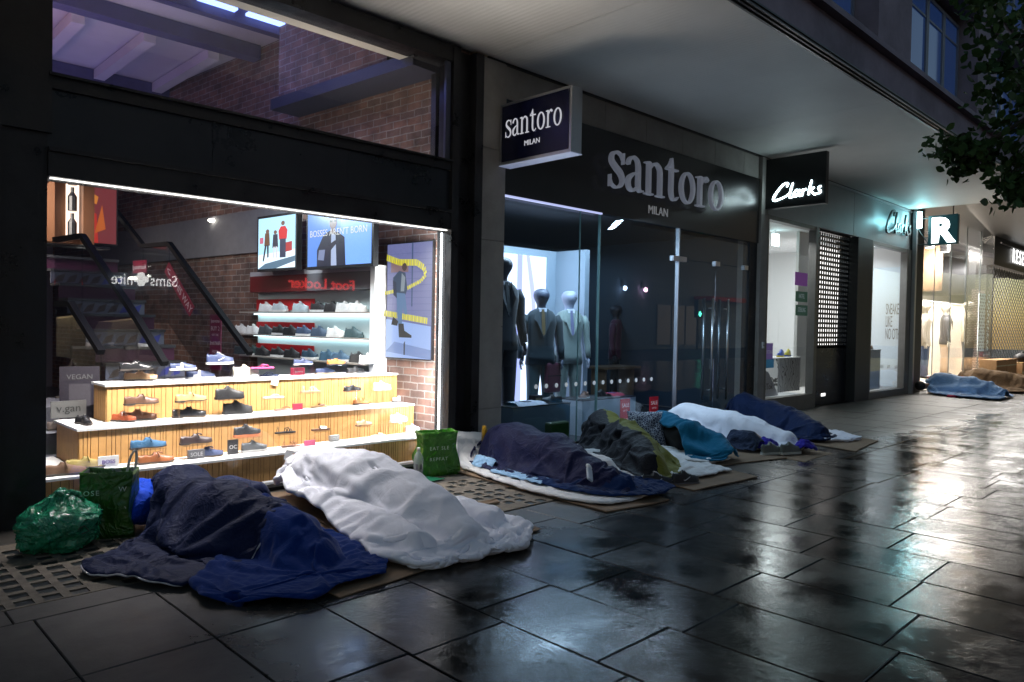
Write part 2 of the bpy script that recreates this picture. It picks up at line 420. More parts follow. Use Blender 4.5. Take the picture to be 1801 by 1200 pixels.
fr = MB(); fr.box(1.27, 4.70, -.01, .01, 2.326, 2.334); fr.build('light_strip', E('strip_white', (1, .97, .92), 2.5), sf)
fr = MB(); fr.box(4.687, 4.699, .06, .08, .08, 2.31); fr.build('light_strip', E('strip_white2', (.95, .98, 1), 5), sf)
fr = MB(); fr.box(4.64, 4.70, -.03, .0, 3.03, 3.985); fr.build('corner_post', M('bluish_post', (.05, .06, .1), rough=.3), sf)
# ------------------------------------------------------------------ inside the shoe shop
WA = (4.80, 5.80); WD = 95                                        # the long brick side wall: starts at the window, runs inwards
wdir = Vector((math.cos(R(WD)), math.sin(R(WD)), 0)); wn = Vector((math.sin(R(WD)), -math.cos(R(WD)), 0)) * -1   # wn points into the room
def wallM(d, z=0, out=0): return frame((WA[0]+wdir.x*d+wn.x*out, WA[1]+wdir.y*d+wn.y*out, z), -wdir, (0, 0, 1))  # local x runs towards the street
def won(px, py, out=0):                                          # photo point -> (distance along wall, height)
    p = onv(px, py, (WA[0]+wn.x*out, WA[1]+wn.y*out), WD); return (Vector((p.x-WA[0], p.y-WA[1], 0)).dot(wdir), p.z)
def brick_mat(name, c1, c2, mort, sc_=1.0):
    m = bpy.data.materials.new(name); m.use_nodes = True; n = m.node_tree.nodes; L = m.node_tree.links; p = n['Principled BSDF']
    tc = n.new('ShaderNodeTexCoord'); sp = n.new('ShaderNodeSeparateXYZ'); cb = n.new('ShaderNodeCombineXYZ'); ad = n.new('ShaderNodeMath'); ad.operation = 'ADD'
    L.new(tc.outputs['Object'], sp.inputs[0]); L.new(sp.outputs[0], ad.inputs[0]); L.new(sp.outputs[1], ad.inputs[1]); L.new(ad.outputs[0], cb.inputs[0]); L.new(sp.outputs[2], cb.inputs[1])
    nz = n.new('ShaderNodeTexNoise'); nz.inputs['Scale'].default_value = 9; L.new(cb.outputs[0], nz.inputs[0])
    va = n.new('ShaderNodeVectorMath'); va.operation = 'SCALE'; va.inputs['Scale'].default_value = .018; L.new(nz.outputs[1], va.inputs[0])
    vb = n.new('ShaderNodeVectorMath'); L.new(cb.outputs[0], vb.inputs[0]); L.new(va.outputs[0], vb.inputs[1])
    b = n.new('ShaderNodeTexBrick'); L.new(vb.outputs[0], b.inputs[0]); b.inputs['Color1'].default_value = (*c1, 1); b.inputs['Color2'].default_value = (*c2, 1)
    b.inputs['Mortar'].default_value = (*mort, 1); b.inputs['Scale'].default_value = 1; b.inputs['Brick Width'].default_value = .225*sc_
    b.inputs['Row Height'].default_value = .078*sc_; b.inputs['Mortar Size'].default_value = .007; b.inputs['Mortar Smooth'].default_value = .3; b.inputs['Bias'].default_value = -.2
    n2 = n.new('ShaderNodeTexNoise'); n2.inputs['Scale'].default_value = 5; n2.inputs['Detail'].default_value = 7; L.new(tc.outputs['Object'], n2.inputs[0])
    mr = n.new('ShaderNodeMapRange'); mr.inputs[1].default_value = .3; mr.inputs[2].default_value = .7; mr.inputs[3].default_value = .55; mr.inputs[4].default_value = 1.35; L.new(n2.outputs[0], mr.inputs[0])
    s = n.new('ShaderNodeVectorMath'); s.operation = 'SCALE'; L.new(b.outputs[0], s.inputs[0]); L.new(mr.outputs[0], s.inputs['Scale']); L.new(s.outputs[0], p.inputs[0])
    p.inputs['Roughness'].default_value = .85
    bp = n.new('ShaderNodeBump'); bp.invert = True; bp.inputs['Strength'].default_value = .8; bp.inputs['Distance'].default_value = .01
    L.new(b.outputs[1], bp.inputs['Height']); L.new(bp.outputs[0], p.inputs['Normal']); return m
m_brick = brick_mat('old_brick', (.21, .115, .085), (.11, .075, .065), (.27, .24, .22))
m_brickd = brick_mat('dim_brick', (.22, .13, .09), (.15, .10, .08), (.25, .22, .19))
t = thing('brick_wall', 'long old brick wall inside the shoe shop running back from the right window edge', 'wall')
o = MB().box(-12, 0, 0, 5.3, -.3, 0).build('brickwork', m_brick, t); o.matrix_world = wallM(0)
# rotate so bricks use the wall's own x and height
me = o.data; me.transform(Matrix(((1, 0, 0, 0), (0, 0, 1, 0), (0, 1, 0, 0), (0, 0, 0, 1)))); o.matrix_world = wallM(0) @ Matrix(((1, 0, 0, 0), (0, 0, 1, 0), (0, 1, 0, 0), (0, 0, 0, 1)))
(d0, z0) = won(230, 402); (d1, z1) = won(440, 447)
o = MB().box(-d0-1.5, -2.7, 2.30, 2.86, .0, .05).build('grey_band', M('grey_band', (.20, .20, .21), rough=.6, var=.1), t); o.matrix_world = wallM(0, out=0)
o = MB().box(-2.62, -.62, 4.06, 5.3, .0, .34).build('brick_block', brick_mat('brick_block', (.20, .11, .09), (.12, .08, .075), (.25, .22, .22)), t)
me = o.data; X = Matrix(((1, 0, 0, 0), (0, 0, 1, 0), (0, 1, 0, 0), (0, 0, 0, 1))); me.transform(X); o.matrix_world = wallM(0) @ X
o = MB().box(-2.7, -.15, 3.93, 4.055, .0, .40).build('steel_beam', M('blue_grey_beam', (.022, .025, .045), rough=.5), t); o.matrix_world = wallM(0)
o = MB().box(-.22, -.15, 2.95, 3.93, .03, .09).build('drain_pipe', m_black, t); o.matrix_world = wallM(0)
struct(MB().box(-4, 5.1, Y0+.2, 20, -.012, .002).build('shop_floor', M('shop_floor', (.06, .06, .065), rough=.3, var=.2)))
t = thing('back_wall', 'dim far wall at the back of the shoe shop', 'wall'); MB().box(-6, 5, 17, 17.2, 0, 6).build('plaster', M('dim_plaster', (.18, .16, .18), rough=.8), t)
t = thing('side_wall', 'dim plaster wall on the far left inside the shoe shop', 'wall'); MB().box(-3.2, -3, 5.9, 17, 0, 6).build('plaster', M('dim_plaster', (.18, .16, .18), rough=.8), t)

# high ceiling with beams, skylights, seen through the upper window
t = thing('shop_ceiling', 'pale panelled ceiling with deep purple beams seen through the upper window', 'ceiling')
m_cp = M('ceiling_panel', (.58, .55, .58), rough=.7, var=.1, vs=.8); m_bm = M('purple_beam', (.07, .07, .17), rough=.5, var=.15)
MB().box(-4, 5, 6.0, 17, 5.0, 5.1).build('ceiling_panels', m_cp, t)
s = MB()
for y, q in ((on(420, 40, 2, 4.82).y, .12), (on(300, 60, 2, 4.82).y, .20), (12.0, .25)): s.box(-4, 4.45, y, y+q, 4.82, 4.995)
s.build('cross_beam', m_bm, t)
s = MB()
for i in range(11): s.box(-4+i*.8, -3.86+i*.8, 9.9, 16.5, 4.86, 4.99)
s.build('ribs', m_cp, t)
MB().box(1.25, 4.74, 5.93, 6.12, 4.02, 4.14).build('window_head_board', M('cream_board', (.6, .56, .48), rough=.5), t)
for i, (a, b_) in enumerate(((345, 412), (432, 498), (512, 545))):
    p0 = on(a, 0, 2, 4.6); p1 = on(b_, 30, 2, 4.6)
    p0 = on(a, (2, 28, 53)[i], 2, 4.92); p1 = on(b_, (22, 48, 64)[i], 2, 4.92); MB().box(p0.x, p1.x, p1.y-.10, p1.y+.12, 4.92, 4.95).build('skylight', E('skylight', (.30, .42, 1), 3.0), t)
s = MB()
s.box(1.2, 4.5, p1.y+.14, p1.y+.20, 4.9, 4.99); s.build('skylight_frame', m_bm, t)
t = thing('track_light', 'dark ceiling track with small spotlights at the upper left inside the shoe shop', 'ceiling light', (1.3, 9.5, 4.6))
MB().box(0, .04, -1, 1, 0, .04).build('track', m_black, t)
for k in range(3): MB().lathe([(.05, -.2), (.06, -.05), (.02, 0)], (0, -.7+k*.6, 0), 10).build('spotlight', m_black, t)
lamp('purple_ceiling_glow', (1.4, 10.5, 3.6), (4, 6), 34, (.36, .34, 1), (0, 0, 1))
lamp('pale_ceiling_glow', (0.5, 8.5, 3.4), (2, 2), 16, (.6, .65, 1), (0, .2, 1))
lamp('orange_glow', (.9, 9.2, 3.7), (.5, .5), 14, (1, .35, .15), (0, .3, 1))
lamp('upper_brick_light', (3.3, 6.6, 3.2), (.6, .6), 6, (1, .82, .68), (.8, .3, .6))
lamp('upper_blue_light', (2.9, 7.9, 4.75), (2.2, .4), 16, (.22, .28, 1), (.3, -.2, -1))

# window lighting: strips along the head and down the right side, shop spots
lamp('window_strip_light', (3.0, 5.90, 2.30), (3.3, .05), 150, (1, .94, .87), (0, .42, -1), spread=100)
lamp('window_strip_side', (4.60, 5.88, 1.3), (.05, 1.9), 30, (.93, .97, 1), (.12, 1, 0))
lamp('shelf_light', (3.7, 7.7, 2.75), (1.2, .2), 36, (.85, .97, 1), (.75, .1, -.8))
lamp('back_shop_light', (1.9, 10.2, 2.7), (1.2, .8), 52, (1, .88, .78), (.75, .2, -.7), spread=120)
lamp('window_strip_out', (3.0, 5.80, 2.30), (3.3, .04), 42, (1, .95, .92), (0, -.22, -1), spread=78)
lamp('added_canopy_uplight', (3.2, 5.86, 1.75), (3.0, .5), 36, (1, .93, .84), (0, -.45, .9), spread=100)  # added lamp with no fitting, brightens the canopy underside
t = thing('spotlight_row', 'small bright ceiling spotlights over the stepped shoe display', 'ceiling light', (0, 0, 2.9))
for px, py in ((372, 388), (188, 487), (147, 478), (145, 459)):
    p = on(px, py, 1, 10.5); MB().ell((p.x, p.y, p.z-2.9), (.05, .05, .025), 10, 5).build('spotlight', E('spot', (1, .93, .8), 14), t)

# ------------------------------------------------------------------ stepped wooden display
m_wood = M('pale_oak', srgb(.84, .64, .40), rough=.5, var=.18, vs=4)
ds = thing('shoe_display', 'three stepped shoe display of vertical pale wooden slats with white shelf tops', 'display stand', (0, 0, 0))
steps = ((1.30, 4.69, 5.98, .255), (1.585, 4.735, 6.28, .553), (1.86, 4.755, 6.58, .858))
zb = 0
for i, (x0, x1, y, z) in enumerate(steps):
    b = MB(); b.box(x0+.01, x1, y+.012, 6.95, zb, z-.02); b.build('dark_core', M('slat_gap', (.10, .055, .02), rough=.8), ds)
    b = MB(); x = x0+.006
    while x < x1-.01:
        wdt = rs.choice((.018, .024, .034, .05)); b.box(x, min(x+wdt, x1), y, y+.012, zb, z-.021); x += wdt+.0045
    yy = y+.02
    while yy < 6.9:
        wdt = rs.choice((.018, .024, .034, .05)); b.box(x0, x0+.01, yy, min(yy+wdt, 6.94), zb, z-.021); yy += wdt+.0045
    b.build('slats', m_wood, ds)
    nx = steps[i+1][2] if i < 2 else 6.95
    b = MB(); b.box(x0-.012, x1, y-.012, nx+.0, z-.019, z)
    if i < 2: b.box(x0-.012, steps[i+1][0]-.014, nx+.002, 6.95, z-.019, z)
    b.build('shelf_top', m_whitegloss, ds); zb = z

# ------------------------------------------------------------------ shoes
def prof(P, t):
    for (a, va), (b_, vb) in zip(P, P[1:]):
        if t <= b_: 
            u = (t-a)/(b_-a); u = u*u*(3-2*u); return lerp_(va, vb, u)
    return P[-1][1]
def lerp_(a, b, t): return a+(b-a)*t
SH = {
 'loafer':  dict(H=[(0, .045), (.06, .066), (.18, .058), (.34, .05), (.43, .074), (.5, .068), (.66, .046), (.85, .034), (1, .02)], op=(.07, .42), sole=.008, heel=.016),
 'sneaker': dict(H=[(0, .06), (.05, .085), (.15, .078), (.28, .075), (.36, .10), (.42, .098), (.62, .066), (.8, .048), (1, .03)], op=(.06, .35), sole=.024, heel=0),
 'espadrille': dict(H=[(0, .045), (.06, .06), (.2, .054), (.42, .055), (.5, .058), (.7, .045), (1, .02)], op=(.07, .42), sole=.018, heel=0),
}
SWD = [(0, .018), (.05, .03), (.2, .033), (.42, .030), (.65, .043), (.82, .042), (.94, .028), (1, .012)]
_sc = [0]
def shoe(kind, label, col, loc, rz, L=.28, sole=(.05, .04, .035), group=None, detail=None, dcol=None, tilt=0, name=None, rough=.45):
    _sc[0] += 1; cn = '%s_%d' % (kind, _sc[0])
    cat = {'loafer': 'shoe', 'sneaker': 'trainer', 'espadrille': 'shoe', 'sandal': 'sandal', 'slide': 'sandal', 'flipflop': 'flip flop'}[kind]
    t = thing(name or {'flipflop': 'flip_flop', 'slide': 'slide_sandal'}.get(kind, kind), label, cat, loc, rz, group)
    if tilt: t.rotation_euler = (0, -tilt, rz)
    mc = M('leather_%.3f_%.3f_%.3f_%.2f' % (*col, rough), col, rough=rough, var=.12, vs=30, bump=.12, bs=300, bdist=.002); ms = M('sole_%.3f_%.3f_%.3f' % sole, sole, rough=.6)
    k = L/.28
    def ring(tt, z0, z1, wsc=1, n=13, flat=.8, pit=None):
        x = (tt-.5)*L; w_ = prof(SWD, tt)*k*wsc; out = []
        bow = .010*k*math.sin(PI*min(1, tt*1.1))
        for i in range(n):
            a = PI*i/(n-1); c = math.cos(a); s = max(0, math.sin(a))**flat; z = z0+(z1-z0)*s
            if pit and abs(c) < .62: z = min(z, pit)
            out.append((x, -w_*c*(1-.28*s)+bow, z))
        return out
    if kind in SH:
        S = SH[kind]; zs = S['sole']*k+S['heel']*.5*k; T = [i/26 for i in range(27)]
        up = []
        for tt in T:
            h = prof(S['H'], tt)*k+zs*.5; inop = S['op'][0] < tt < S['op'][1]
            toe = .006*k*max(0, (tt-.8)/.2)**2
            sm = max(0, min(1, min(tt-S['op'][0], S['op'][1]-tt)/.07)); up.append(ring(tt, zs+toe, zs+h+toe, flat=.8-.5*sm, pit=zs+.012*k if inop else None))
        b = MB(); b.rings(up, open_ring=True)
        b.add([p for p in up[0]], [tuple(range(len(up[0])))]); b.add([p for p in up[-1]], [tuple(range(len(up[-1])))])
        o = b.build('upper', mc, t, smooth=True)
        b = MB(); a_ = []; 
        for tt in T:
            toe = .006*k*max(0, (tt-.8)/.2)**2; w_ = prof(SWD, tt)*k*1.07+.002; x = (tt-.5)*L*1.03; bow = .010*k*math.sin(PI*min(1, tt*1.1))
            z_l = toe+(S['heel']*k if tt > .3 else 0)*.45
            a_.append([(x, -w_+bow, z_l), (x, w_+bow, z_l), (x, w_+bow, zs+toe+.001), (x, -w_+bow, zs+toe+.001)])
        b.rings(a_); b.build('sole', ms, t)
        if S['heel']: MB().box(-.5*L, -.24*L, -.027*k, .029*k, 0, .016*k).build('heel', ms, t)
        b = MB(); pr = [(0.10+.3*i/8) for i in range(9)]
        b.rings([[((tt-.5)*L, (-prof(SWD, tt)*.6)*k+.008, zs+.014*k), ((tt-.5)*L, (prof(SWD, tt)*.6)*k+.008, zs+.014*k)] for tt in pr], cap=False, open_ring=True)
        b.build('insole', M('insole', (.35, .2, .1), rough=.6), t)
        if kind == 'sneaker':
            b = MB(); mc2 = M('laces_%.2f_%.2f_%.2f' % (dcol or col), (dcol or tuple(min(1, c*1.6+.02) for c in col)), rough=.7)
            for i in range(5):
                tt = .40+i*.055; x = (tt-.5)*L; h = prof(S['H'], tt)*k+zs*1.5; ww = .018*k
                b.tube([(x, -ww, h-.006*k), (x+.003, .008*k, h+.001), (x, ww+.012*k, h-.006*k)], .0022*k, 5)
            b.build('laces', mc2, t)
            b = MB(); b.obox((-.47*L, .008, .05*k+zs), (-.485*L, .008, .072*k+zs), .02*k, .004*k); b.build('heel_tab', mc2, t)
            if detail == 'stripe':
                b = MB(); 
                for sgn in (-1,): b.tube([(-.1*L, sgn*.036*k+.008, zs+.02*k), (.0, sgn*.034*k+.009, zs+.03*k), (.12*L, sgn*.032*k+.008, zs+.05*k)], .004*k, 6)
                b.build('stripe', M('strp', (.02, .02, .02), rough=.5) if not dcol else mc2, t)
        else:
            tt = .5; h = prof(S['H'], .5)*k+zs*1.5; b = MB()
            if kind == 'loafer':
                b.tube([(.02*k, -.027*k, h*.62), (.01*k, -.014*k, h*.98), (.01*k, .008, h+.002), (.01*k, .026*k, h*.98), (.02*k, .04*k, h*.62)], [.005*k]*5, 6)
                if detail == 'tassel':
                    for q in (-.006, .012): b.tube([(.015*k, q+.008, h+.002), (.045*k, q+.008, h-.004), (.05*k, q+.008, h-.012)], [.003, .006, .004], 6)
                b.build('strap', mc if not dcol else M('strp_%.2f_%.2f_%.2f' % dcol, dcol, rough=.3, metal=.5), t, smooth=True)
            elif kind == 'espadrille' and dcol:
                up2 = [ring(q, zs+.001, zs+prof(S['H'], q)*k+zs*.5+.002, 1.02, pit=zs+.012*k if q < .41 else None) for q in [.22+.03*i for i in range(10)]]
                MB().rings(up2, open_ring=True).build('band', M('band_%.2f_%.2f_%.2f' % dcol, dcol, rough=.7), t, smooth=True)
    else:
        b = MB(); th = {'flipflop': .014, 'sandal': .018, 'slide': .024}[kind]*k; a_ = []
        for i in range(21):
            tt = i/20; w_ = prof(SWD, tt)*k*1.08; x = (tt-.5)*L; bow = .008*k*math.sin(PI*tt)
            a_.append([(x, -w_+bow, 0), (x, w_+bow, 0), (x, w_+bow, th), (x, -w_+bow, th)])
        b.rings(a_); b.build('sole', ms, t)
        b = MB()
        if kind == 'flipflop':
            for s_ in (-1, 1): b.tube([(.30*L, .006, th), (.25*L, .006+s_*.006, th+.022*k), (.08*L, .006+s_*.024*k, th+.03*k), (-.08*L, .008+s_*.036*k, th)], .0042*k, 6)
        elif kind == 'slide':
            for c0, c1 in ((-.02, .30),):
                rg = []
                for i in range(6):
                    tt = lerp_(.5+c0, .5+c1, i/5); w_ = prof(SWD, tt)*k*1.1; x = (tt-.5)*L
                    rg.append([(x, -w_*math.cos(a)+.008, th*.5+(.052-.012*i/5)*k*math.sin(a)**.7) for a in [PI*j/10 for j in range(11)]])
                b.rings(rg, open_ring=True); b.rings([[ (p[0], (p[1]-.008)*.94+.008, p[2]-.003) for p in r] for r in rg], open_ring=True)
        else:
            for xx, hh in ((.18, .045), (.28, .035), (.02, .055), (-.36, .055)):
                w_ = prof(SWD, xx+.5)*k*1.05; b.tube([(xx*L, -w_*math.cos(PI*j/8)+.008, th*.7+hh*k*max(0, math.sin(PI*j/8))**.8) for j in range(9)], .005*k if xx > 0 else .0035*k, 6)
            b.tube([(-.36*L, .008+.034*math.cos(PI*j/8)*k, th+.05*k+.02*k*math.sin(PI*j/8)) for j in range(9)], .003*k, 5)
            b.tube([(.1*L, -.02*k, th+.05*k), (.1*L+.02, .01, th+.058*k), (.1*L, .036*k, th+.05*k)], .004*k, 5)
        b.build('strap', mc, t, smooth=True)
    return t
def block(label, px, py, step, w_=.2, h=.115, d=.12, y=None):
    z = steps[step][3]; p = on(px, py, 1, y or steps[step][2]+.22)
    return p
BK = (.018, .018, .02); DB = (.10, .045, .025); TAN = srgb(.70, .55, .40); BR = (.22, .085, .04); NV = (.03, .045, .11)
def riser(label, x, y, z0, z1, w_=.24, d=.13):
    t = thing('acrylic_riser', label, 'display riser', (x, y, z0), group='clear acrylic risers on the shoe display')
    b = MB(); b.box(-w_/2, w_/2, -d/2, d/2, z1-z0-.006, z1-z0); b.box(-w_/2, -w_/2+.005, -d/2, d/2, 0, z1-z0-.0065); b.box(w_/2-.005, w_/2, -d/2, d/2, 0, z1-z0-.0065)
    b.build('clear_shelf', g_acr, t)
def put(st, px, py, kind, label, col, L=.27, raised=False, rz=-4, **kw):
    """front row stands on the step; back row stands on a clear riser"""
    z = steps[st][3]
    if raised:
        y = steps[st][2]+.19; p = on(px, py, 1, y); zz = max(z+.045, p.z); riser('clear riser under the '+label, p.x, y, z, zz-.001, w_=L*.95)
        shoe(kind, label, col, (p.x, y, zz+.0005), R(rz), L, group=G1, **kw)
    else:
        p = on(px, py, 2, z); y = min(max(p.y, steps[st][2]+.04), steps[st][2]+.25)
        shoe(kind, label, col, (p.x, y, z+.001), R(rz), L, group=G1, **kw)
G1 = 'shoes on the stepped wooden display'
WH = (.78, .77, .75)
# top step
put(2, 240, 652, 'loafer', 'shiny black loafer behind the tan loafer on the top step', BK, .26, raised=True, rough=.2)
put(2, 232, 667, 'loafer', 'pale tan bow loafer at the left end of the top step', srgb(.88, .70, .52), .26, rough=.35)
put(2, 322, 651, 'espadrille', 'navy and white slip-on raised behind its pair on the top step', NV, .22, raised=True, sole=WH, dcol=(.75, .72, .66))
put(2, 327, 662, 'espadrille', 'navy and white slip-on in front of its raised pair on the top step', NV, .25, sole=WH, dcol=(.75, .72, .66))
put(2, 387, 641, 'sneaker', 'navy trainer with white flash raised on the top step', NV, .24, raised=True, sole=WH, dcol=WH, detail='stripe')
put(2, 396, 658, 'sneaker', 'cream runner in front of the navy trainer on the top step', (.62, .56, .46), .25, sole=WH)
put(2, 461, 648, 'flipflop', 'bright pink flip flop raised on the top step', (.75, .08, .3), .23, raised=True, sole=(.7, .1, .32))
put(2, 463, 661, 'flipflop', 'dark navy flip flop under the pink one on the top step', NV, .23, sole=NV)
put(2, 533, 642, 'loafer', 'navy slip-on raised left of the orange moccasin on the top step', NV, .2, raised=True, sole=WH)
put(2, 547, 655, 'espadrille', 'navy canvas espadrille beside the red box on the top step', NV, .21, sole=(.35, .27, .18))
put(2, 591, 642, 'loafer', 'orange tan moccasin raised above the black loafer on the top step', srgb(.75, .45, .2), .2, raised=True)
put(2, 598, 653, 'loafer', 'small black loafer under the orange moccasin on the top step', BK, .2)
put(2, 650, 640, 'sneaker', 'white runner at the right end of the top step', WH, .24, raised=True, sole=WH)
put(2, 668, 650, 'sneaker', 'white trainer with orange heel in front at the right end of the top step', WH, .22, sole=(.7, .35, .15))
# middle step
put(1, 249, 712, 'loafer', 'dark brown loafer raised at the left of the middle step', DB, .26, raised=True)
put(1, 336, 707, 'loafer', 'sand suede loafer raised above the black penny loafer', srgb(.68, .54, .36), .25, raised=True, rough=.8)
put(1, 404, 702, 'sneaker', 'plain black leather trainer raised on the middle step', BK, .25, raised=True, sole=BK)
put(1, 481, 700, 'flipflop', 'mint and lilac flip flop raised on the middle step', (.7, .4, .7), .2, raised=True, sole=(.4, .7, .65))
put(1, 546, 690, 'sandal', 'white cross-strap sandal raised on the middle step', WH, .2, raised=True, sole=(.5, .35, .22))
put(1, 620, 688, 'loafer', 'black penny loafer raised near the right of the middle step', BK, .19, raised=True, rough=.3)
put(1, 672, 686, 'sneaker', 'white chunky trainer with a black tick raised on the middle step', WH, .2, raised=True, sole=WH, detail='stripe')
put(1, 237, 738, 'loafer', 'chestnut brown leather loafer on the middle step', BR, .28, rough=.35, rz=-6)
put(1, 333, 734, 'loafer', 'black driving loafer with tan lining on the middle step', BK, .27, rough=.3, rz=-6)
put(1, 418, 728, 'sneaker', 'black suede runner below the plain black trainer', BK, .26, sole=BK, rough=.7, rz=-6)
put(1, 489, 719, 'flipflop', 'red toe-post sandal on the middle step', (.6, .06, .08), .19, sole=(.65, .3, .25))
put(1, 558, 716, 'slide', 'tan slide with a dark band on the middle step', DB, .17, sole=(.55, .36, .2))
put(1, 634, 711, 'loafer', 'orange brown moccasin with bow on the middle step', srgb(.78, .5, .28), .19)
put(1, 685, 704, 'loafer', 'white ballet pump at the right end of the middle step', WH, .17)
put(1, 172, 728, 'loafer', 'rust loafer with steel buckle turned towards the street at the left of the middle step', (.30, .07, .03), .24, rz=-52, rough=.25, dcol=(.5, .5, .5))
put(1, 140, 744, 'loafer', 'black loafer seen toe-on at the far left of the middle step', BK, .22, rz=-80, rough=.25)
# bottom step
put(0, 261, 789, 'loafer', 'teal blue suede loafer raised on the bottom step', srgb(.16, .33, .46), .26, raised=True, rough=.8)
put(0, 345, 781, 'loafer', 'very dark brown tassel loafer raised on the bottom step', (.035, .02, .02), .25, raised=True, detail='tassel')
put(0, 435, 768, 'sneaker', 'black runner with bright orange sole raised on the bottom step', BK, .23, raised=True, sole=(.8, .25, .1), dcol=(.3, .3, .3))
put(0, 502, 762, 'sandal', 'black strappy sandal raised on the bottom step', BK, .19, raised=True, sole=BK)
put(0, 564, 757, 'slide', 'white slide with brown heel lining raised on the bottom step', WH, .18, raised=True, sole=(.15, .08, .05))
put(0, 640, 749, 'loafer', 'pale peach woven moccasin raised on the bottom step', srgb(.85, .65, .52), .17, raised=True)
put(0, 701, 742, 'sneaker', 'big white chunky trainer raised at the right of the bottom step', WH, .19, raised=True, sole=WH)
put(0, 134, 815, 'loafer', 'olive suede moccasin at the left of the bottom step', srgb(.52, .46, .26), .27, rough=.85, rz=-8)
put(0, 112, 836, 'loafer', 'dark brown moccasin in front of the olive one', srgb(.35, .25, .18), .28, rough=.8, rz=-8)
put(0, 275, 815, 'loafer', 'glossy chestnut tassel loafer on the bottom step', (.26, .09, .035), .26, detail='tassel', rough=.3, rz=-6)
put(0, 365, 804, 'loafer', 'navy suede tassel loafer in front of the grey brand card', NV, .25, detail='tassel', rough=.8, rz=-6)
put(0, 447, 795, 'sneaker', 'dark grey knitted runner on the bottom step', (.06, .065, .07), .22, sole=WH, rz=-6)
put(0, 512, 786, 'sandal', 'rose gold toe-post sandal beside the pink card', (.5, .25, .2), .18, sole=(.7, .45, .38))
put(0, 656, 766, 'slide', 'nude slide on the bottom step', srgb(.85, .68, .55), .16, sole=WH)
put(0, 727, 761, 'sneaker', 'white and lilac trainer at the right end of the bottom step', (.7, .66, .78), .19, sole=WH, dcol=(.5, .4, .7))

# brand cards, boxes
def card(label, txt, px, py, st, w_, h, col, tcol, size=.03, d=.012, y=None, name='brand_card', block_=False):
    z = steps[st][3]; p = on(px, py, 2, z); yy = min(max(p.y, steps[st][2]+.05), steps[st][2]+.24) if y is None else y
    t = thing(name, label, 'sign', (p.x, yy, z+.001))
    MB().box(-w_/2, w_/2, 0, d, 0, h).build('card', M('card_%.2f_%.2f_%.2f' % col, col, rough=.4), t)
    if txt: text_mesh('lettering', txt, size, M('ink_%.2f_%.2f_%.2f' % tcol, tcol, rough=.5), t, .0008, FR(0, -.0018, h*.5-size*.33))
card('white card lettered in purple-grey beside the olive moccasin', 'BOSS', 191, 822, 0, .145, .085, (.8, .8, .8), (.16, .1, .3), .042)
card('silver block reading SOLE half hidden by the navy tassel loafer', 'SOLE', 342, 806, 0, .13, .075, (.16, .16, .17), (.8, .8, .8), .045, d=.03, y=6.12)
card('clear grey block reading SOLE on the right of the bottom step', 'SOLE', 589, 777, 0, .10, .06, (.42, .44, .45), (.8, .8, .8), .038, d=.03)
card('tall black card with a white curled logo on the bottom step', 'OC', 399, 796, 0, .09, .125, (.015, .015, .017), (.85, .85, .85), .045, y=6.14)
card('small pink card behind the rose gold sandal', None, 532, 781, 0, .11, .05, (.75, .16, .3), (0, 0, 0), y=6.14)
card('small red card behind the red toe-post sandal', None, 497, 716, 1, .1, .06, (.7, .04, .08), (0, 0, 0), y=6.46)
card('red and pink box reading Ipanema beside the flip flops on the top step', 'Ipanema', 503, 657, 2, .13, .07, (.72, .06, .12), (.85, .7, .7), .026, d=.05, name='brand_box')
for px, py, st in ((462, 662, 2), (509, 795, 0)):
    z = steps[st][3]; p = on(px, py, 2, z); t = MB(); t.box(-.035, .035, -.001, .001, -.07, .015)
    t = t.build('price_tag', M('tagw', (.8, .8, .8)), None, loc=(p.x, steps[st][2]-.0145, z)); t.rotation_euler = (0, R(12), 0)
    tag(t, 'white price tag hanging over the edge of the %s step' % ('top' if st == 2 else 'bottom'), 'price tag')

# ------------------------------------------------------------------ wall shelving with trainers
SO = .16                                                        # shelf fronts stand this far off the wall
sh = thing('shoe_shelving', 'white wall shelving lit in cool white and holding rows of trainers', 'shelving')
def WB(name, x0, x1, z0, z1, o0, o1, mat, par, bevel=0):        # box on the wall: x along it, z height, o out from it
    o = MB().box(-x0, -x1, z0, z1, o0, o1).build(name, mat, par); o.matrix_world = wallM(0); return o
dR, zT = won(652, 476, SO); dL, _ = won(440, 487, SO); dM = won(540, 480, SO)[0]
WB('back_panel', dR, dL, .3, zT-.08, .02, .04, M('cyan_white', (.62, .74, .76), rough=.5), sh)
WB('side_panel', dR-.10, dR-.02, .1, zT+.06, .0, SO+.02, m_white, sh)
WB('red_header', dL, dM, zT-.20, zT+.0, .04, SO, M('red_header', (.16, .02, .02), rough=.3), sh)
WB('grey_header', dM, dR, zT-.20, zT+.0, .04, SO, M('grey_header', (.14, .14, .15), rough=.3), sh)
WB('header_top', dL, dR, zT+.002, zT+.06, .0, SO, M('grey_lam', (.4, .38, .4), rough=.4), sh)
shz = []
for k, py in enumerate((549, 596, 641)):
    z = won(652, py, SO)[1]; shz.append(z)
    WB('shelf', dL+.25, dR, z-.018, z, .03, SO+.01, M('shelf_edge', (.40, .36, .32), rough=.35), sh)
    WB('red_riser_panel', dL+.02, dM, z+.02, z+.16, .045, .052, M('red_panel', (.55, .015, .02), rough=.4), sh)
    WB('light_strip', dL, dR-.02, z+.255, z+.265, .05, .10, E('cool_strip', (.72, .95, 1), 7), sh)
lz = won(600, 520, SO)[1]
G2 = 'trainers on the white wall shelves'
_k = 0
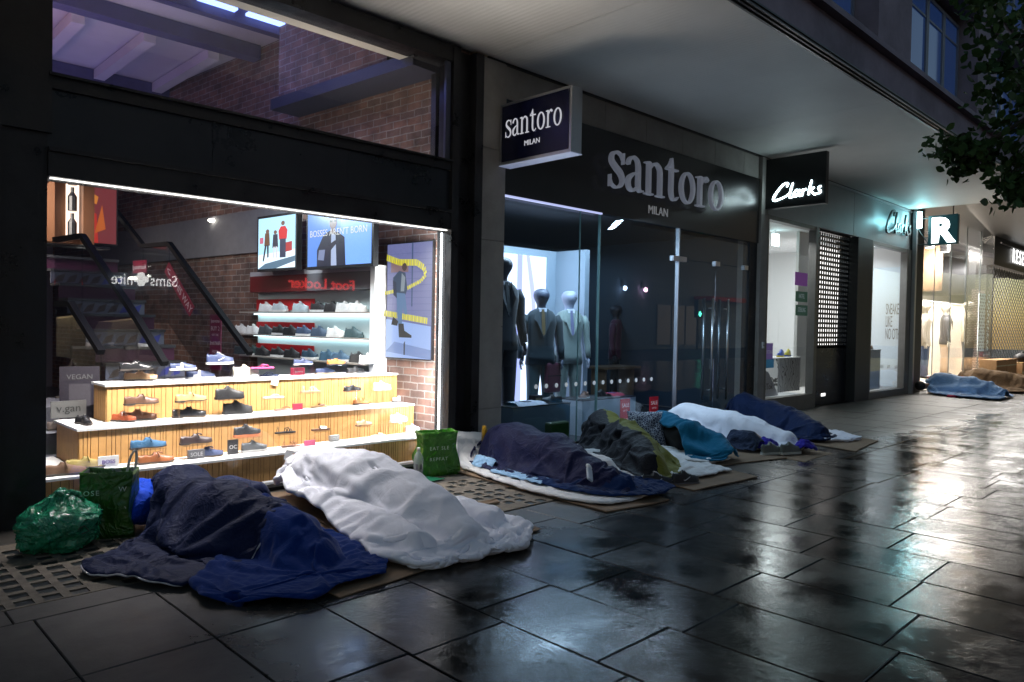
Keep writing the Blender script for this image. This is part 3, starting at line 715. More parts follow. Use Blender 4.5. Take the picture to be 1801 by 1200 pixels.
rowspec = [
 [(468, 'white', WH), (492, 'pale grey', (.5, .55, .58)), (528, 'pale grey', (.45, .52, .55)), (560, 'black', BK), (585, 'black', BK), (606, 'white', WH), (628, 'white', WH)],
 [(425, 'white', WH), (446, 'white', WH), (468, 'dark', (.05, .06, .07)), (492, 'black', BK), (512, 'black', BK), (535, 'navy', (.05, .08, .14)), (562, 'navy', (.06, .09, .14)), (590, 'white', WH), (622, 'dark teal', (.05, .09, .10))],
 [(424, 'dark', (.04, .07, .08)), (446, 'dark green', (.03, .06, .06)), (462, 'black', BK), (490, 'black', BK), (514, 'black', BK), (545, 'navy', (.03, .06, .09)), (578, 'teal blue', (.05, .11, .17)), (600, 'blue grey', (.07, .13, .2)), (632, 'dark grey', (.06, .06, .06))]]
rown = ('top', 'middle', 'lowest')
ordn = ('first', 'second', 'third', 'fourth', 'fifth', 'sixth', 'seventh', 'eighth', 'ninth')
for r_, row in enumerate(rowspec):
    for i, (px, cn, col) in enumerate(row):
        d = won(px, 560, SO*.6)[0]; z = shz[r_]
        p = wallM(0) @ Vector((-d, z+.001, SO*.55))
        shoe('sneaker', '%s trainer, %s from the left on the %s wall shelf' % (cn, ordn[i], rown[r_]), tuple(col), p, R(WD+180+8), .27, sole=WH if i % 2 else tuple(col), group=G2)
# screens above the shelves
def poly_on(name, pts, z, mat, par, xf):                        # flat picture element in the picture's own plane
    b = MB(); b.add([(x, y, z) for x, y in pts], [tuple(range(len(pts)))]); o = b.build(name, mat, par, fix=False); o.data.transform(xf); return o
def pic(parent, w_, h, xf, items):
    """a shown picture: one mesh with one material per colour, each layer 0.3 mm above the last"""
    b = MB(); mats = []; 
    for k, (col, s, pts) in enumerate(items):
        key = E('shown_%.2f_%.2f_%.2f_%.1f' % (*col, s), col, s)
        if key not in mats: mats.append(key)
        b.add([(x*w_, y*h, .0006*(k+1)) for x, y in pts], [tuple(range(len(pts)))], mats.index(key))
    o = b.build('picture', mats, parent, fix=False); o.matrix_world = xf; return o
def circ(x, y, rx, ry, n=14): return [(x+rx*math.cos(2*PI*i/n), y+ry*math.sin(2*PI*i/n)) for i in range(n)]
REC = [(0, 0), (1, 0), (1, 1), (0, 1)]
def screen(label, a, b_, c, out, items, bez=.03, depth=.07, txt=None):
    (d0, z1) = won(*a, out); (d1, _) = won(*b_, out); (_, z0) = won(*c, out)
    t = thing('wall_screen', label, 'screen'); t.location = wallM(-0) @ Vector((-d0, z0, 0))
    inv = t.matrix_basis.inverted()
    xf = Matrix.Translation(-t.location) @ wallM(0)
    W = d0-d1; H = z1-z0
    o = MB().box(-d0-bez, -d1+bez, z0-bez, z1+bez, out-depth, out-.002).build('casing', m_black, t); o.matrix_basis = xf
    pc = pic(t, W, H, None or Matrix.Identity(4), items); pc.matrix_basis = xf @ Matrix.Translation((-d0, z0, out))
    if txt:
        for s_, x, y, sz, col in txt:
            q = text_mesh('lettering', s_, sz, E('lt%.1f' % col, (col, col, col), 1.0), t, .0004); q.matrix_basis = xf @ Matrix.Translation((-d0+x*W, z0+y*H, out+.012))
    return t, W, H
skinc = (.25, .13, .09)
screen('left wall screen showing three young people standing on a pale background', (455, 386), (520, 378), (455, 474), .34, [
  ((.45, .78, .95), 1.5, REC), ((.75, .9, 1), 1.6, [(0, .0), (1, 0), (1, .35), (0, .28)]), ((.2, .35, .5), .7, [(0, 0), (.5, .0), (1, .12), (1, .22), (.2, .1)]),
  ((.6, .05, .05), 1, [(.72, .3), (.92, .32), (.92, .5), (.72, .48)]), ((.8, .03, .03), 1.1, [(.58, .55), (.78, .55), (.8, .72), (.74, .8), (.62, .8), (.56, .72)]), ((.05, .06, .12), 1, [(.6, .2), (.76, .2), (.76, .56), (.6, .56)]),
  (skinc, 1, circ(.68, .86, .05, .045)), ((.05, .05, .08), 1, [(.4, .4), (.56, .4), (.54, .66), (.42, .66)]), (skinc, 1, circ(.48, .7, .045, .04)), ((.9, .9, .95), 1, [(.42, .2), (.46, .2), (.47, .42), (.43, .42)]), ((.9, .9, .95), 1, [(.5, .2), (.54, .2), (.54, .42), (.49, .42)]),
  ((.2, .1, .05), 1, [(.18, .45), (.34, .45), (.32, .7), (.2, .7)]), (skinc, 1, circ(.27, .73, .05, .045)), ((.03, .03, .04), 1, [(.14, .15), (.18, .15), (.25, .46), (.2, .46)]), ((.03, .03, .04), 1, [(.27, .22), (.31, .22), (.31, .46), (.26, .46)]), ((.8, .2, .3), 1, [(.06, .5), (.16, .5), (.16, .62), (.06, .62)])])
screen('right wall screen showing a man in an open dark suit on blue', (542, 377), (654, 384), (542, 470), .34, [
  ((.12, .3, .85), 1.2, REC), ((.2, .42, 1), 1.4, [(.5, 0), (1, 0), (1, .9), (.55, 1)]), ((.015, .02, .05), 1, [(.16, 0), (.62, 0), (.6, .5), (.5, .6), (.36, .64), (.26, .56), (.16, .3)]),
  ((.5, .6, .85), 1, [(.39, 0), (.48, 0), (.46, .55), (.39, .62)]), ((.02, .02, .05), 1, [(.2, 0), (.26, .02), (.4, .3), (.48, .4), (.46, .46), (.3, .35)]), ((.3, .22, .22), 1, circ(.42, .78, .06, .12)), ((.3, .22, .22), 1, [(.39, .58), (.45, .58), (.45, .7), (.39, .7)]),
  ((.02, .02, .05), 1, circ(.42, .9, .065, .06)), ((.01, .01, .02), 1, [(.37, .79), (.41, .79), (.41, .83), (.37, .83)]), ((.01, .01, .02), 1, [(.43, .79), (.47, .79), (.47, .83), (.43, .83)]), ((.25, .3, .5), 1, [(.18, .12), (.28, .1), (.3, .3), (.2, .3)])],
  txt=[("BOSSES AREN'T BORN", .5, .55, .105, .9)])
bk = [((.10, .13, .3), 1, [(.0, .36+.055*i), (1, .36+.055*i), (1, .363+.055*i), (0, .363+.055*i)]) for i in range(11)]
def rope(P, r_):
    out = [];
    for (x0, y0), (x1, y1) in zip(P, P[1:]):
        L_ = math.hypot((x1-x0)*.7, y1-y0); n = max(2, int(L_/.028))
        for i in range(n):
            t0 = i/n; t1 = (i+.78)/n; nx, ny = -(y1-y0)/L_*1.4, (x1-x0)*.7/L_
            a0 = (lerp_(x0, x1, t0), lerp_(y0, y1, t0)); a1 = (lerp_(x0, x1, t1), lerp_(y0, y1, t1)); sh_ = .012
            out.append(((.75, .68, .03) if i % 2 else (.62, .56, .02), 1.1, [(a0[0]-nx*r_, a0[1]-ny*r_), (a1[0]-nx*r_, a1[1]-ny*r_), (a1[0]+nx*r_, a1[1]+ny*r_+sh_), (a0[0]+nx*r_, a0[1]+ny*r_+sh_)]))
    return out
screen('tall wall screen showing a man in black boots with a thick yellow rope', (682, 431), (761, 425), (682, 628), .035,
  [((.16, .17, .36), 1.1, REC)] + bk + [((.35, .5, .9), 1.0, [(0, 0), (1, 0), (1, .28), (0, .34)]), ((.2, .3, .6), 1, [(0, .05), (1, .0), (1, .08), (.2, .14)]), ((.05, .09, .2), 1, [(.57, .45), (.6, .45), (.6, 1), (.57, 1)]), ((.3, .18, .2), .8, [(.1, .75), (.5, .75), (.5, .85), (.1, .85)])]
  + rope([(0, .88), (.3, .83), (.7, .82), (.86, .77), (.9, .71), (.8, .66), (.5, .6), (0, .56)], .022) + rope([(0, .385), (.3, .365), (1, .32)], .02)
  + [((.03, .06, .12), 1, [(.22, .7), (.36, .76), (.5, .74), (.55, .6), (.5, .54), (.34, .56), (.26, .54)]), ((.1, .2, .38), 1, [(.3, .57), (.5, .56), (.56, .38), (.5, .38), (.45, .44), (.44, .3), (.34, .3)]), ((.25, .3, .35), 1, [(.4, .58), (.48, .58), (.5, .7), (.42, .74)]),
     ((.06, .03, .025), 1, circ(.48, .79, .055, .035)), ((.02, .03, .07), 1, [(.24, .55), (.32, .52), (.3, .66), (.22, .68)]), ((.012, .012, .015), 1, [(.36, .3), (.48, .3), (.5, .24), (.66, .2), (.66, .18), (.38, .18)]), ((.012, .012, .015), 1, [(.24, .36), (.36, .32), (.34, .28), (.2, .29)]), ((.02, .03, .05), 1, [(.49, .03), (.52, .03), (.52, .15), (.49, .13)])], bez=.012)

# ------------------------------------------------------------------ staircase with patterned risers and glass balustrades behind the display
ST = (4.75-1.25, 5.85); SD = 97
sdir = Vector((math.cos(R(SD)), math.sin(R(SD)), 0)); sM = lambda out=0: frame((ST[0]-out*math.sin(R(SD)), ST[1]+out*math.cos(R(SD)), 0), sdir, (0, 0, 1))
stt = thing('staircase', 'dark staircase with patterned and magenta risers climbing to the back left', 'stairs')
def ston(px, py, o): p = onv(px, py, (ST[0]-o*math.sin(R(SD)), ST[1]+o*math.cos(R(SD))), SD); return (Vector((p.x-ST[0], p.y-ST[1], 0)).dot(sdir), p.z)
# local frame: x along ascent, y up, z = x cross y -> points to the right wall (+), so the stair spreads to negative z
ds0, zs0 = ston(328, 640, 0); rise = .17; run = .24
trd = MB(); 
SWID = .85
o_l = []
for k in range(-3, 11):
    z = zs0+rise*k; d = ds0+run*k
    b = MB(); b.box(d, d+run+.02, z, z+.03, -SWID, -.0); b.box(d+.03, d+.05, z-rise+.03, z, -SWID+.004, -.004) if 0 else None
    b.build('tread', M('tread', (.03, .03, .035), rough=.5), stt).matrix_world = sM()
    if k < 8:
        b = MB(); mats = [M('riser_white', (.13, .14, .19), rough=.6), M('riser_mag', (.05, .005, .03), rough=.6), M('riser_blue', (.04, .05, .28), rough=.6), M('riser_brown', (.06, .035, .03), rough=.6)]
        b.box(d+.025, d+.04, z-rise+.031, z-.001, -SWID+.005, -.005, 1 if k % 2 else 0)
        if k % 2 == 0:
            for q in range(6):
                z0_ = -SWID+.03+q*.13; b.add([(d+.023, z-rise+.04, z0_), (d+.023, z-rise+.06, z0_+.10), (d+.023, z-.02, z0_+.13), (d+.023, z-.05, z0_+.05)], [(0, 1, 2, 3)], 2 if q > 3 else 3)
        b.build('riser', mats, stt).matrix_world = sM()
rail_m = M('rail_black', (.004, .004, .005), rough=.6, spec=.1)
g_bal = glass('balustrade_glass', (.80, .82, .84), .8, 1.5)
def rail(pts, o, label_, drop=.95):
    P = [ston(px, py, o) for px, py in pts]
    b = MB()
    for (a, za), (c, zc) in zip(P, P[1:]): b.obox((a, za, -o), (c, zc, -o), .05, .06, up=(0, 0, 1))
    b.build('handrail', rail_m, stt).matrix_world = sM()
    b = MB()
    for (a, za), (c, zc) in zip(P, P[1:]):
        b.add([(a, za-.03, -o-.006), (c, zc-.03, -o-.006), (c, zc-drop, -o-.006), (a, za-drop, -o-.006), (a, za-.03, -o+.006), (c, zc-.03, -o+.006), (c, zc-drop, -o+.006), (a, za-drop, -o+.006)],
              [(0, 1, 2, 3), (7, 6, 5, 4), (0, 4, 5, 1), (1, 5, 6, 2), (2, 6, 7, 3), (3, 7, 4, 0)])
    b.build('glass_panel', g_bal, stt).matrix_world = sM()
rail([(170, 328), (252, 433), (298, 429), (411, 583), (440, 622)], -.2, 'a')
rail([(97, 422), (145, 415), (241, 560), (290, 640)], .95, 'b')
rail([(100, 535), (125, 535), (178, 620)], 1.35, 'c', .5)
def stsign(label, c, w_, h, col, lines, o, ang=0, name='hanging_sign'):
    d, z = ston(*c, o); t = thing(name, label, 'sign'); mtx = frame(sM() @ Vector((d, z, -o+.03)), -sdir, (0, 0, 1)) @ Matrix.Rotation(R(ang), 4, 'Z'); t.matrix_world = mtx
    MB().box(-w_/2, w_/2, -h/2, h/2, -.01, 0).build('panel', M('sgn_%.2f%.2f%.2f' % col, col, rough=.5, emit=.25, ecol=col), t)
    for s_, x, y, sz in lines: text_mesh('lettering', s_, sz, M('pink_white', (.6, .5, .52), rough=.5, emit=.2), t, .0005, Matrix.Translation((x, y, .002)))
stsign('small dark red sign reading Ipanemauk on the stair glass', (241, 469), .36, .16, (.18, .01, .03), [('Ipanemauk', 0, -.03, .085)], -.2+.03)
stsign('slanting red THIS WAY sign with an arrow down the stair side', (310, 508), .80, .15, (.22, .01, .03), [('THIS WAY', .12, -.035, .12), ('<', -.33, -.045, .14), ('-', -.28, -.045, .14)], -.2+.03, -42)
t_ = stsign('upright magenta sign reading BUY 2 GET THE 3rd PAIR FREE', (374, 602), .23, .62, (.17, .01, .05), [('Ipanema', 0, .22, .055), ('BUY 2', 0, .13, .07), ('GET THE', 0, .07, .035), ('3rd PAIR', 0, -.03, .06), ('FREE', 0, -.13, .06)], -.2)
# picture panel at the stair head and warm bottles behind
t = thing('wall_poster', 'large red backlit poster with coloured birds at the top left of the lower window', 'poster')
p0 = on(140, 425, 1, 10.3); p1 = on(205, 318, 1, 10.3)
xf = FR(p0.x, 10.3, p0.z); t.matrix_world = xf
PW = p1.x-p0.x; MB().box(-.02, PW+.02, -.02, 1.25, -.05, -.002).build('panel', m_black, t)
o = pic(t, PW, 1.2, Matrix.Identity(4), [((.5, .08, .09), .35, REC), ((.9, .4, .4), .5, [(0, 0), (.08, 0), (.08, 1), (0, 1)]), ((.5, .03, .02), .9, [(.02, .0), (.5, .0), (.45, .3), (.2, .35)]), ((.1, .06, .45), 1, [(.0, .25), (.1, .5), (.35, .48), (.2, .4), (.05, .15)]), ((.6, .2, .03), 1, [(.12, .45), (.45, .4), (.5, .48), (.15, .55)]), ((.3, .03, .25), 1, [(.1, .3), (.3, .2), (.25, .38)]), ((.55, .12, .02), .9, [(.4, .1), (.7, .15), (.6, .4)])]); o.matrix_basis = Matrix.Identity(4)
t = thing('bottle_cabinet', 'warm wooden cabinet with backlit dark bottles at the top left corner of the window', 'cabinet')
p0 = on(96, 425, 1, 10.0); t.location = (p0.x, 10.0, p0.z)
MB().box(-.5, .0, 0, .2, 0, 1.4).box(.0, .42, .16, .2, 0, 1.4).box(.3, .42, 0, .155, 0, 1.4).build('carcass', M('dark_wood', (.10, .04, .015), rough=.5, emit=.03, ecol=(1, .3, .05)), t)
MB().box(.15, .29, .14, .155, .1, 1.3).build('light_panel', E('cab_l', (1, .75, .6), 2), t)
for k in range(4): MB().lathe([(.05, 0), (.05, .17), (.02, .22), (.02, .28)], (.2, .07, .08+k*.31), 10).build('bottle', m_black, t)
# back-left low display
t = thing('low_display', 'grey stepped side display at the left of the window with sandals and a poster', 'display stand', (0, 0, 0))
bx = MB(); bx.box(.9, 2.5, 7.5, 8.4, 0, .60).box(.9, 2.05, 7.15, 7.5, 0, .42).box(.9, 1.8, 6.98, 7.15, 0, .2)
bx.build('plinth', M('grey_plinth', (.16, .16, .19), rough=.5), t)
pts = [(152, 613, 'slide', 'brown-lined white slide on a clear box at the back left', (.35, .3, .28)), (125, 636, 'sandal', 'black buckled sandal at the back left', BK), (167, 636, 'slide', 'cream cut-out sandal at the back left', (.6, .58, .5)),
       (222, 634, 'sandal', 'lilac strapped sandal at the back left', (.5, .5, .62)), (244, 614, 'slide', 'grey and white wide-band slide at the back left', (.5, .48, .45)), (285, 634, 'slide', 'brown slide by the patterned stair riser', (.12, .07, .05)),
       (115, 704, 'loafer', 'taupe clog on the lower left ledge', (.12, .09, .08)), (195, 655, 'loafer', 'dull pink shoe beside the tall poster card at the back left', (.25, .14, .14))]
for px, py, kd, lb, col in pts:
    z = .602 if py < 660 else .422; p = on(px, py, 2, z); yy = min(max(p.y, 7.62), 8.3) if z > .5 else 7.3
    if py < 620: yy = 8.15; p = on(px, py, 1, yy); z = p.z; riser('clear box under the '+lb, p.x, yy, .601, z-.001, .3, .2)
    else: p = on(px, py, 1, yy); 
    shoe(kd, lb, col, (p.x, yy, max(z, .422)), R(-8), .27, group='sandals at the back left of the shoe shop')
t = thing('brand_poster', 'tall purple-grey poster card with the word vegan leaning on the side display', 'sign', (0, 0, 0)); p = on(141, 700, 1, 7.1); t.location = (p.x, 7.1, .43); t.rotation_euler = (R(-6), 0, R(-10))
MB().box(-.15, .15, 0, .015, 0, .55).build('card', M('pc', (.012, .009, .016), rough=.4), t); text_mesh('lettering', 'VEGAN', .06, M('vw', (.1, .1, .1)), t, .001, FR(0, -.003, .44))
MB().box(-.08, .08, -.002, -.0005, .2, .4).build('pale_patch', M('pp', (.03, .026, .035)), t)
t = thing('brand_sign', 'small pale sign reading vegan low on the side display', 'sign', (0, 0, 0)); p = on(121, 722, 1, 6.95); t.location = (p.x, 6.95, p.z-.06)
MB().box(-.13, .13, 0, .012, 0, .14).build('card', M('ps', (.09, .09, .09), rough=.4), t); text_mesh('lettering', 'v.gan', .09, m_black, t, .001, FR(0, -.003, .05))
lamp('left_shop_light', (1.5, 8.3, 2.4), (.5, .5), 9, (1, .9, .78), (0, 0, -1))
lamp('warm_left_wall', (.9, 9.5, 1.9), (.3, .3), 5, (1, .8, .5), (.2, .6, -.6))
t = thing('cream_wall_block', 'cream sloping wall block behind the side display', 'wall block'); b = MB()
b.prism([(0, 0), (1.6, 0), (1.1, 1.0), (0, 1.15)], 0, .3, xf=Matrix(((1, 0, 0, .2), (0, 0, 1, 9.6), (0, 1, 0, .35), (0, 0, 0, 1)))); b.build('plaster', M('cream_pl', (.55, .47, .33), rough=.7), t)
# ------------------------------------------------------------------ menswear shopfront
mf = thing('shopfront', 'menswear shop front with glossy black fascia, raised grey lettering and tinted glass doors', 'shopfront', (0, Y0, 0))
m_fas = M('gloss_fascia', (.03, .028, .028), rough=.27, metal=.35, spec=.7, var=.2, vs=1)
m_fas2 = M('gloss_fascia', (.03, .028, .028))
MB().box(5.457, 11.10, -.02, .05, 2.78, 3.80).build('fascia', m_fas, mf)
MB().box(5.457, 7.1, -.045, -.021, 2.765, 2.785).build('fascia_light', E('blue_edge', (.55, .6, 1), .9), mf)
# serif letters, drawn as broad-pen strokes with serifs
def spl(P, n=7):
    out = []; N = (len(P)-1)*n
    for i in range(N+1): out.append(catmull0(P, i/N))
    return out
def catmull0(P, t):
    n = len(P)-1; x = t*n; i = min(int(x), n-1); u = x-i
    p0 = P[max(i-1, 0)]; p1 = P[i]; p2 = P[i+1]; p3 = P[min(i+2, n)]
    return tuple(.5*((2*b)+(-a+c)*u+(2*a-5*b+4*c-d)*u*u+(-a+3*b-3*c+d)*u**3) for a, b, c, d in zip(p0, p1, p2, p3))
GL = {
 's': (.84, [('c', [(.70, .80, .05), (.60, .93, .07), (.40, .985, .08), (.20, .90, .12), (.17, .72, .16), (.36, .56, .19), (.58, .42, .19), (.68, .24, .15), (.60, .08, .10), (.38, .0, .07), (.18, .07, .06), (.10, .2, .04)]), ('l', [(.70, 1.0, .05), (.705, .68, .035)]), ('l', [(.105, 0, .05), (.10, .33, .035)])]),
 'a': (.92, [('c', [(.10, .74, .13), (.16, .88, .12), (.34, .98, .08), (.52, .92, .10), (.60, .76, .15), (.61, .5, .16), (.61, .2, .16), (.68, .05, .10), (.84, .06, .05)]), ('c', [(.60, .58, .05), (.36, .5, .08), (.13, .32, .16), (.16, .09, .13), (.36, .02, .08), (.55, .14, .05)])]),
 'n': (1.10, [('l', [(.22, .97, .17), (.22, .0, .17)]), ('c', [(.28, .78, .04), (.44, .93, .07), (.62, .95, .11), (.78, .82, .16), (.81, .6, .17), (.81, .3, .17), (.81, .0, .17)]), ('l', [(.02, .03, .06), (.42, .03, .06)]), ('l', [(.62, .03, .06), (1.02, .03, .06)]), ('l', [(.02, .93, .05), (.22, .95, .08)])]),
 't': (.74, [('c', [(.32, 1.28, .04), (.32, 1.0, .16), (.32, .6, .17), (.32, .25, .17), (.40, .06, .12), (.56, .03, .06), (.70, .14, .04)]), ('l', [(.04, .93, .07), (.66, .93, .07)]), ('c', [(.05, .95, .04), (.2, 1.05, .06), (.3, 1.2, .06)])]),
 'o': (1.02, [('o',)]),
 'r': (.76, [('l', [(.24, .97, .17), (.24, .0, .17)]), ('c', [(.28, .70, .05), (.42, .90, .09), (.58, .95, .13), (.68, .86, .15)]), ('l', [(.03, .03, .06), (.50, .03, .06)]), ('l', [(.04, .93, .05), (.24, .95, .08)])]),
}
def serif_word(word, h, sx, depth, mat, parent, xf, name='letter', rim=None):
    x = 0
    for ch in word:
        adv, S = GL[ch]; b = MB(); e = 0
        for st in S:
            e += 1; z1 = depth+e*.0006
            if st[0] == 'o':
                o_, i_ = [], []
                for k in range(32):
                    a = 2*PI*k/32; o_.append((.5+.42*math.cos(a), .49+.50*math.sin(a))); i_.append((.5+.27*math.cos(a+.12), .49+.425*math.sin(a+.12)))
                v = [(p[0], p[1], 0) for p in o_]+[(p[0], p[1], z1) for p in o_]+[(p[0], p[1], 0) for p in i_]+[(p[0], p[1], z1) for p in i_]; f = []; n = 32
                for k in range(n):
                    l = (k+1) % n; f += [(k, l, n+l, n+k), (2*n+l, 2*n+k, 3*n+k, 3*n+l), (n+k, n+l, 3*n+l, 3*n+k), (l, k, 2*n+k, 2*n+l)]
                b.add(v, f)
            else:
                P = spl(st[1]) if st[0] == 'c' else st[1]
                L_, R_ = [], []
                for k, p in enumerate(P):
                    q0 = P[max(k-1, 0)]; q1 = P[min(k+1, len(P)-1)]; dx, dy = q1[0]-q0[0], q1[1]-q0[1]; l = math.hypot(dx, dy) or 1
                    L_.append((p[0]-dy/l*p[2]*.42, p[1]+dx/l*p[2]*.42)); R_.append((p[0]+dy/l*p[2]*.42, p[1]-dx/l*p[2]*.42))
                b.rings([[(l_[0], l_[1], 0), (r_[0], r_[1], 0), (r_[0], r_[1], z1), (l_[0], l_[1], z1)] for l_, r_ in zip(L_, R_)])
        b.v = [tuple(xf @ Vector(((x+v[0])*h*sx, v[1]*h, v[2]))) for v in b.v]
        o = b.build(name, mat, parent)
        if rim:
            md = o.modifiers.new('b', 'BEVEL'); md.width = rim; md.segments = 1; md.limit_method = 'ANGLE'; md.angle_limit = R(60)
        x += adv
    return x*h*sx
Wd = sum(GL[c][0] for c in 'santoro')
m_let = M('letter_face', (.48, .49, .53), rough=.35, metal=.2, emit=.13, ecol=(.5, .55, .7))  # faint glow put into the letter faces to brighten them
serif_word('santoro', .435, (9.78-7.06)/(Wd*.435), .06, m_let, mf, FR(7.06, -.11, 3.10), rim=.01)
b = MB()
for x in (7.25, 7.6, 8.0, 8.4, 8.75, 9.15, 9.5): b.box(x-.02, x+.02, -.10, -.021, 3.15, 3.4)
text_mesh('lettering', 'MILAN', .155, M('thin_letters', (.6, .6, .62), rough=.4, emit=.15), mf, .004, FR(8.30, -.026, 2.90), space=1.02)
# glass
m_edge = M('glass_edge_glow', (.14, .24, .25), rough=.2, emit=.03, ecol=(.3, .8, .9))  # faint cyan glow painted into the bright glass edges
for x0, x1 in ((5.46, 6.765), (6.775, 7.125), (7.137, 8.85)): MB().box(x0, x1, .02, .032, .02, 2.78).build('window_glass', g_tint, mf)
b = MB(); b.box(6.766, 6.774, .018, .034, .02, 2.78); b.box(7.126, 7.136, .005, .04, .02, 2.78); b.build('glass_joint', m_edge, mf)
MB().box(8.852, 8.872, -.004, .05, .02, 2.78).build('glass_fin', m_alu, mf)
MB().box(5.46, 11.1, .0, .06, 0, .02).build('floor_rail', m_dark, mf)
for x0, x1 in ((8.875, 9.885), (9.893, 10.86)): 
    d = MB().box(x0, x1, .02, .032, .03, 2.36).build('glass_door', g_tint, mf)
    hx = x0+.85 if x0 < 9 else x0+.28
    hx = 9.70 if x0 < 9 else 10.14
    hb = MB(); hb.tube([(hx, -.05, .34), (hx, -.05, 1.85)], .017, 12)
    for z in (.5, 1.7): hb.tube([(hx, -.05, z), (hx, .02, z)], .009, 8)
    hb.tube([(hx, .09, .34), (hx, .09, 1.85)], .017, 12)
    hb.build('pull_handle', m_steel, d, smooth=True)
    MB().box(hx-.05 if x0 > 9 else x1-.09, hx-.01 if x0 > 9 else x1-.03, .012, .04, .8, .95).build('lock', m_steel, d) if x0 < 9 else None
MB().box(8.875, 10.86, .02, .032, 2.37, 2.78).build('window_glass', g_tint, mf)
for x, w_ in ((8.72, .13), (8.885, .17), (9.84, .12), (10.70, .12)): MB().box(x, x+w_, -.004, .055, 2.33, 2.40).build('patch_fitting', m_steel, mf)
MB().box(10.87, 11.1, .0, .12, 0, 2.78).build('end_post', m_dark, mf)
for i in range(14):
    x = 6.05+.1725*i
    o = MB().lathe([(.027, 0), (.027, .0015)], (0, 0, 0), 18).build('glass_dot', M('frosted_dot_glow', (.75, .8, .85), rough=.6, emit=.30), mf); o.matrix_basis = Matrix.Translation((x, .018, .71)) @ Matrix.Rotation(R(90), 4, 'X')  # white dots also glow faintly, brightness put into the material
# security fittings on the pillar
t = thing('door_bell', 'tiny white bell push on the stone pillar right of the glass doors', 'door bell', (11.24, 5.678, 1.15)); MB().box(-.025, .025, -.02, 0, -.05, .05).build('plate', m_white, t)
MB().box(-.01, .01, -.024, -.02, -.01, .01).build('button', m_black, t)

# inside
struct(MB().box(5.5, 11.1, Y0+.1, 14, -.012, .004).build('shop_floor', M('dark_floor', (.03, .03, .035), rough=.25, var=.2)))
t = thing('shop_walls', 'dark walls and ceiling inside the menswear shop', 'wall')
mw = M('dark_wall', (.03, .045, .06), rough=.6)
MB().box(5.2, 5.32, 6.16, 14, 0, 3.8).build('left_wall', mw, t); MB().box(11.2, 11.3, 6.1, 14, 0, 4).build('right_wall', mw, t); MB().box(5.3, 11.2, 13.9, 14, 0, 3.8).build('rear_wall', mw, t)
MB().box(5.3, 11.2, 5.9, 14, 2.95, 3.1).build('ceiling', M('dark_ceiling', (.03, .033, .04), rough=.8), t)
t = thing('display_bay', 'blue-grey display bay with a glowing arch picture behind the suited mannequins', 'display bay', (0, 0, 0))
m_bay = M('bay_blue', (.30, .36, .42), rough=.55)
MB().box(6.2, 8.18, 7.42, 7.5, 0, 2.50).build('rear_panel', m_bay, t); MB().box(8.18, 8.28, 6.86, 7.5, 0, 2.50).build('return_panel', m_bay, t)
MB().box(5.6, 8.17, 6.5, 7.41, 0, .10).build('platform', M('bay_floor', (.45, .52, .6), rough=.5), t)
o = pic(t, 1.76, 2.2, Matrix.Identity(4), [((.72, .80, 1), 2.6, REC), ((.45, .45, .95), 2.0, [(.44, 0), (.49, 0), (.49, .45), (.46, .7), (.40, .88), (.3, 1), (.22, 1), (.34, .86), (.41, .7), (.44, .45)]), ((.42, .44, .92), 2.0, [(.66, .0), (.72, .0), (.72, 1), (.66, 1)]), ((.5, .5, 1), 2.0, [(.86, .3), (.9, .0), (.93, .0), (.9, .5), (.86, .8), (.8, 1), (.76, 1), (.83, .7)]), ((.5, .5, 1), 2.2, [(0, .0), (.1, 0), (.12, .1), (0, .12)])])
o.matrix_basis = FR(6.2, 7.415, .2)
lamp('bay_light', (7.3, 6.6, 2.9), (2.2, .3), 40, (.68, .85, 1), (0, .3, -1))
lamp('bay_light_2', (7.3, 6.0, 2.75), (2.4, .1), 75, (.6, .8, 1), (.2, .2, -1))
lamp('deep_light', (9.6, 9.5, 2.8), (1.5, 1.0), 26, (.40, .68, 1), (0, 0, -1))

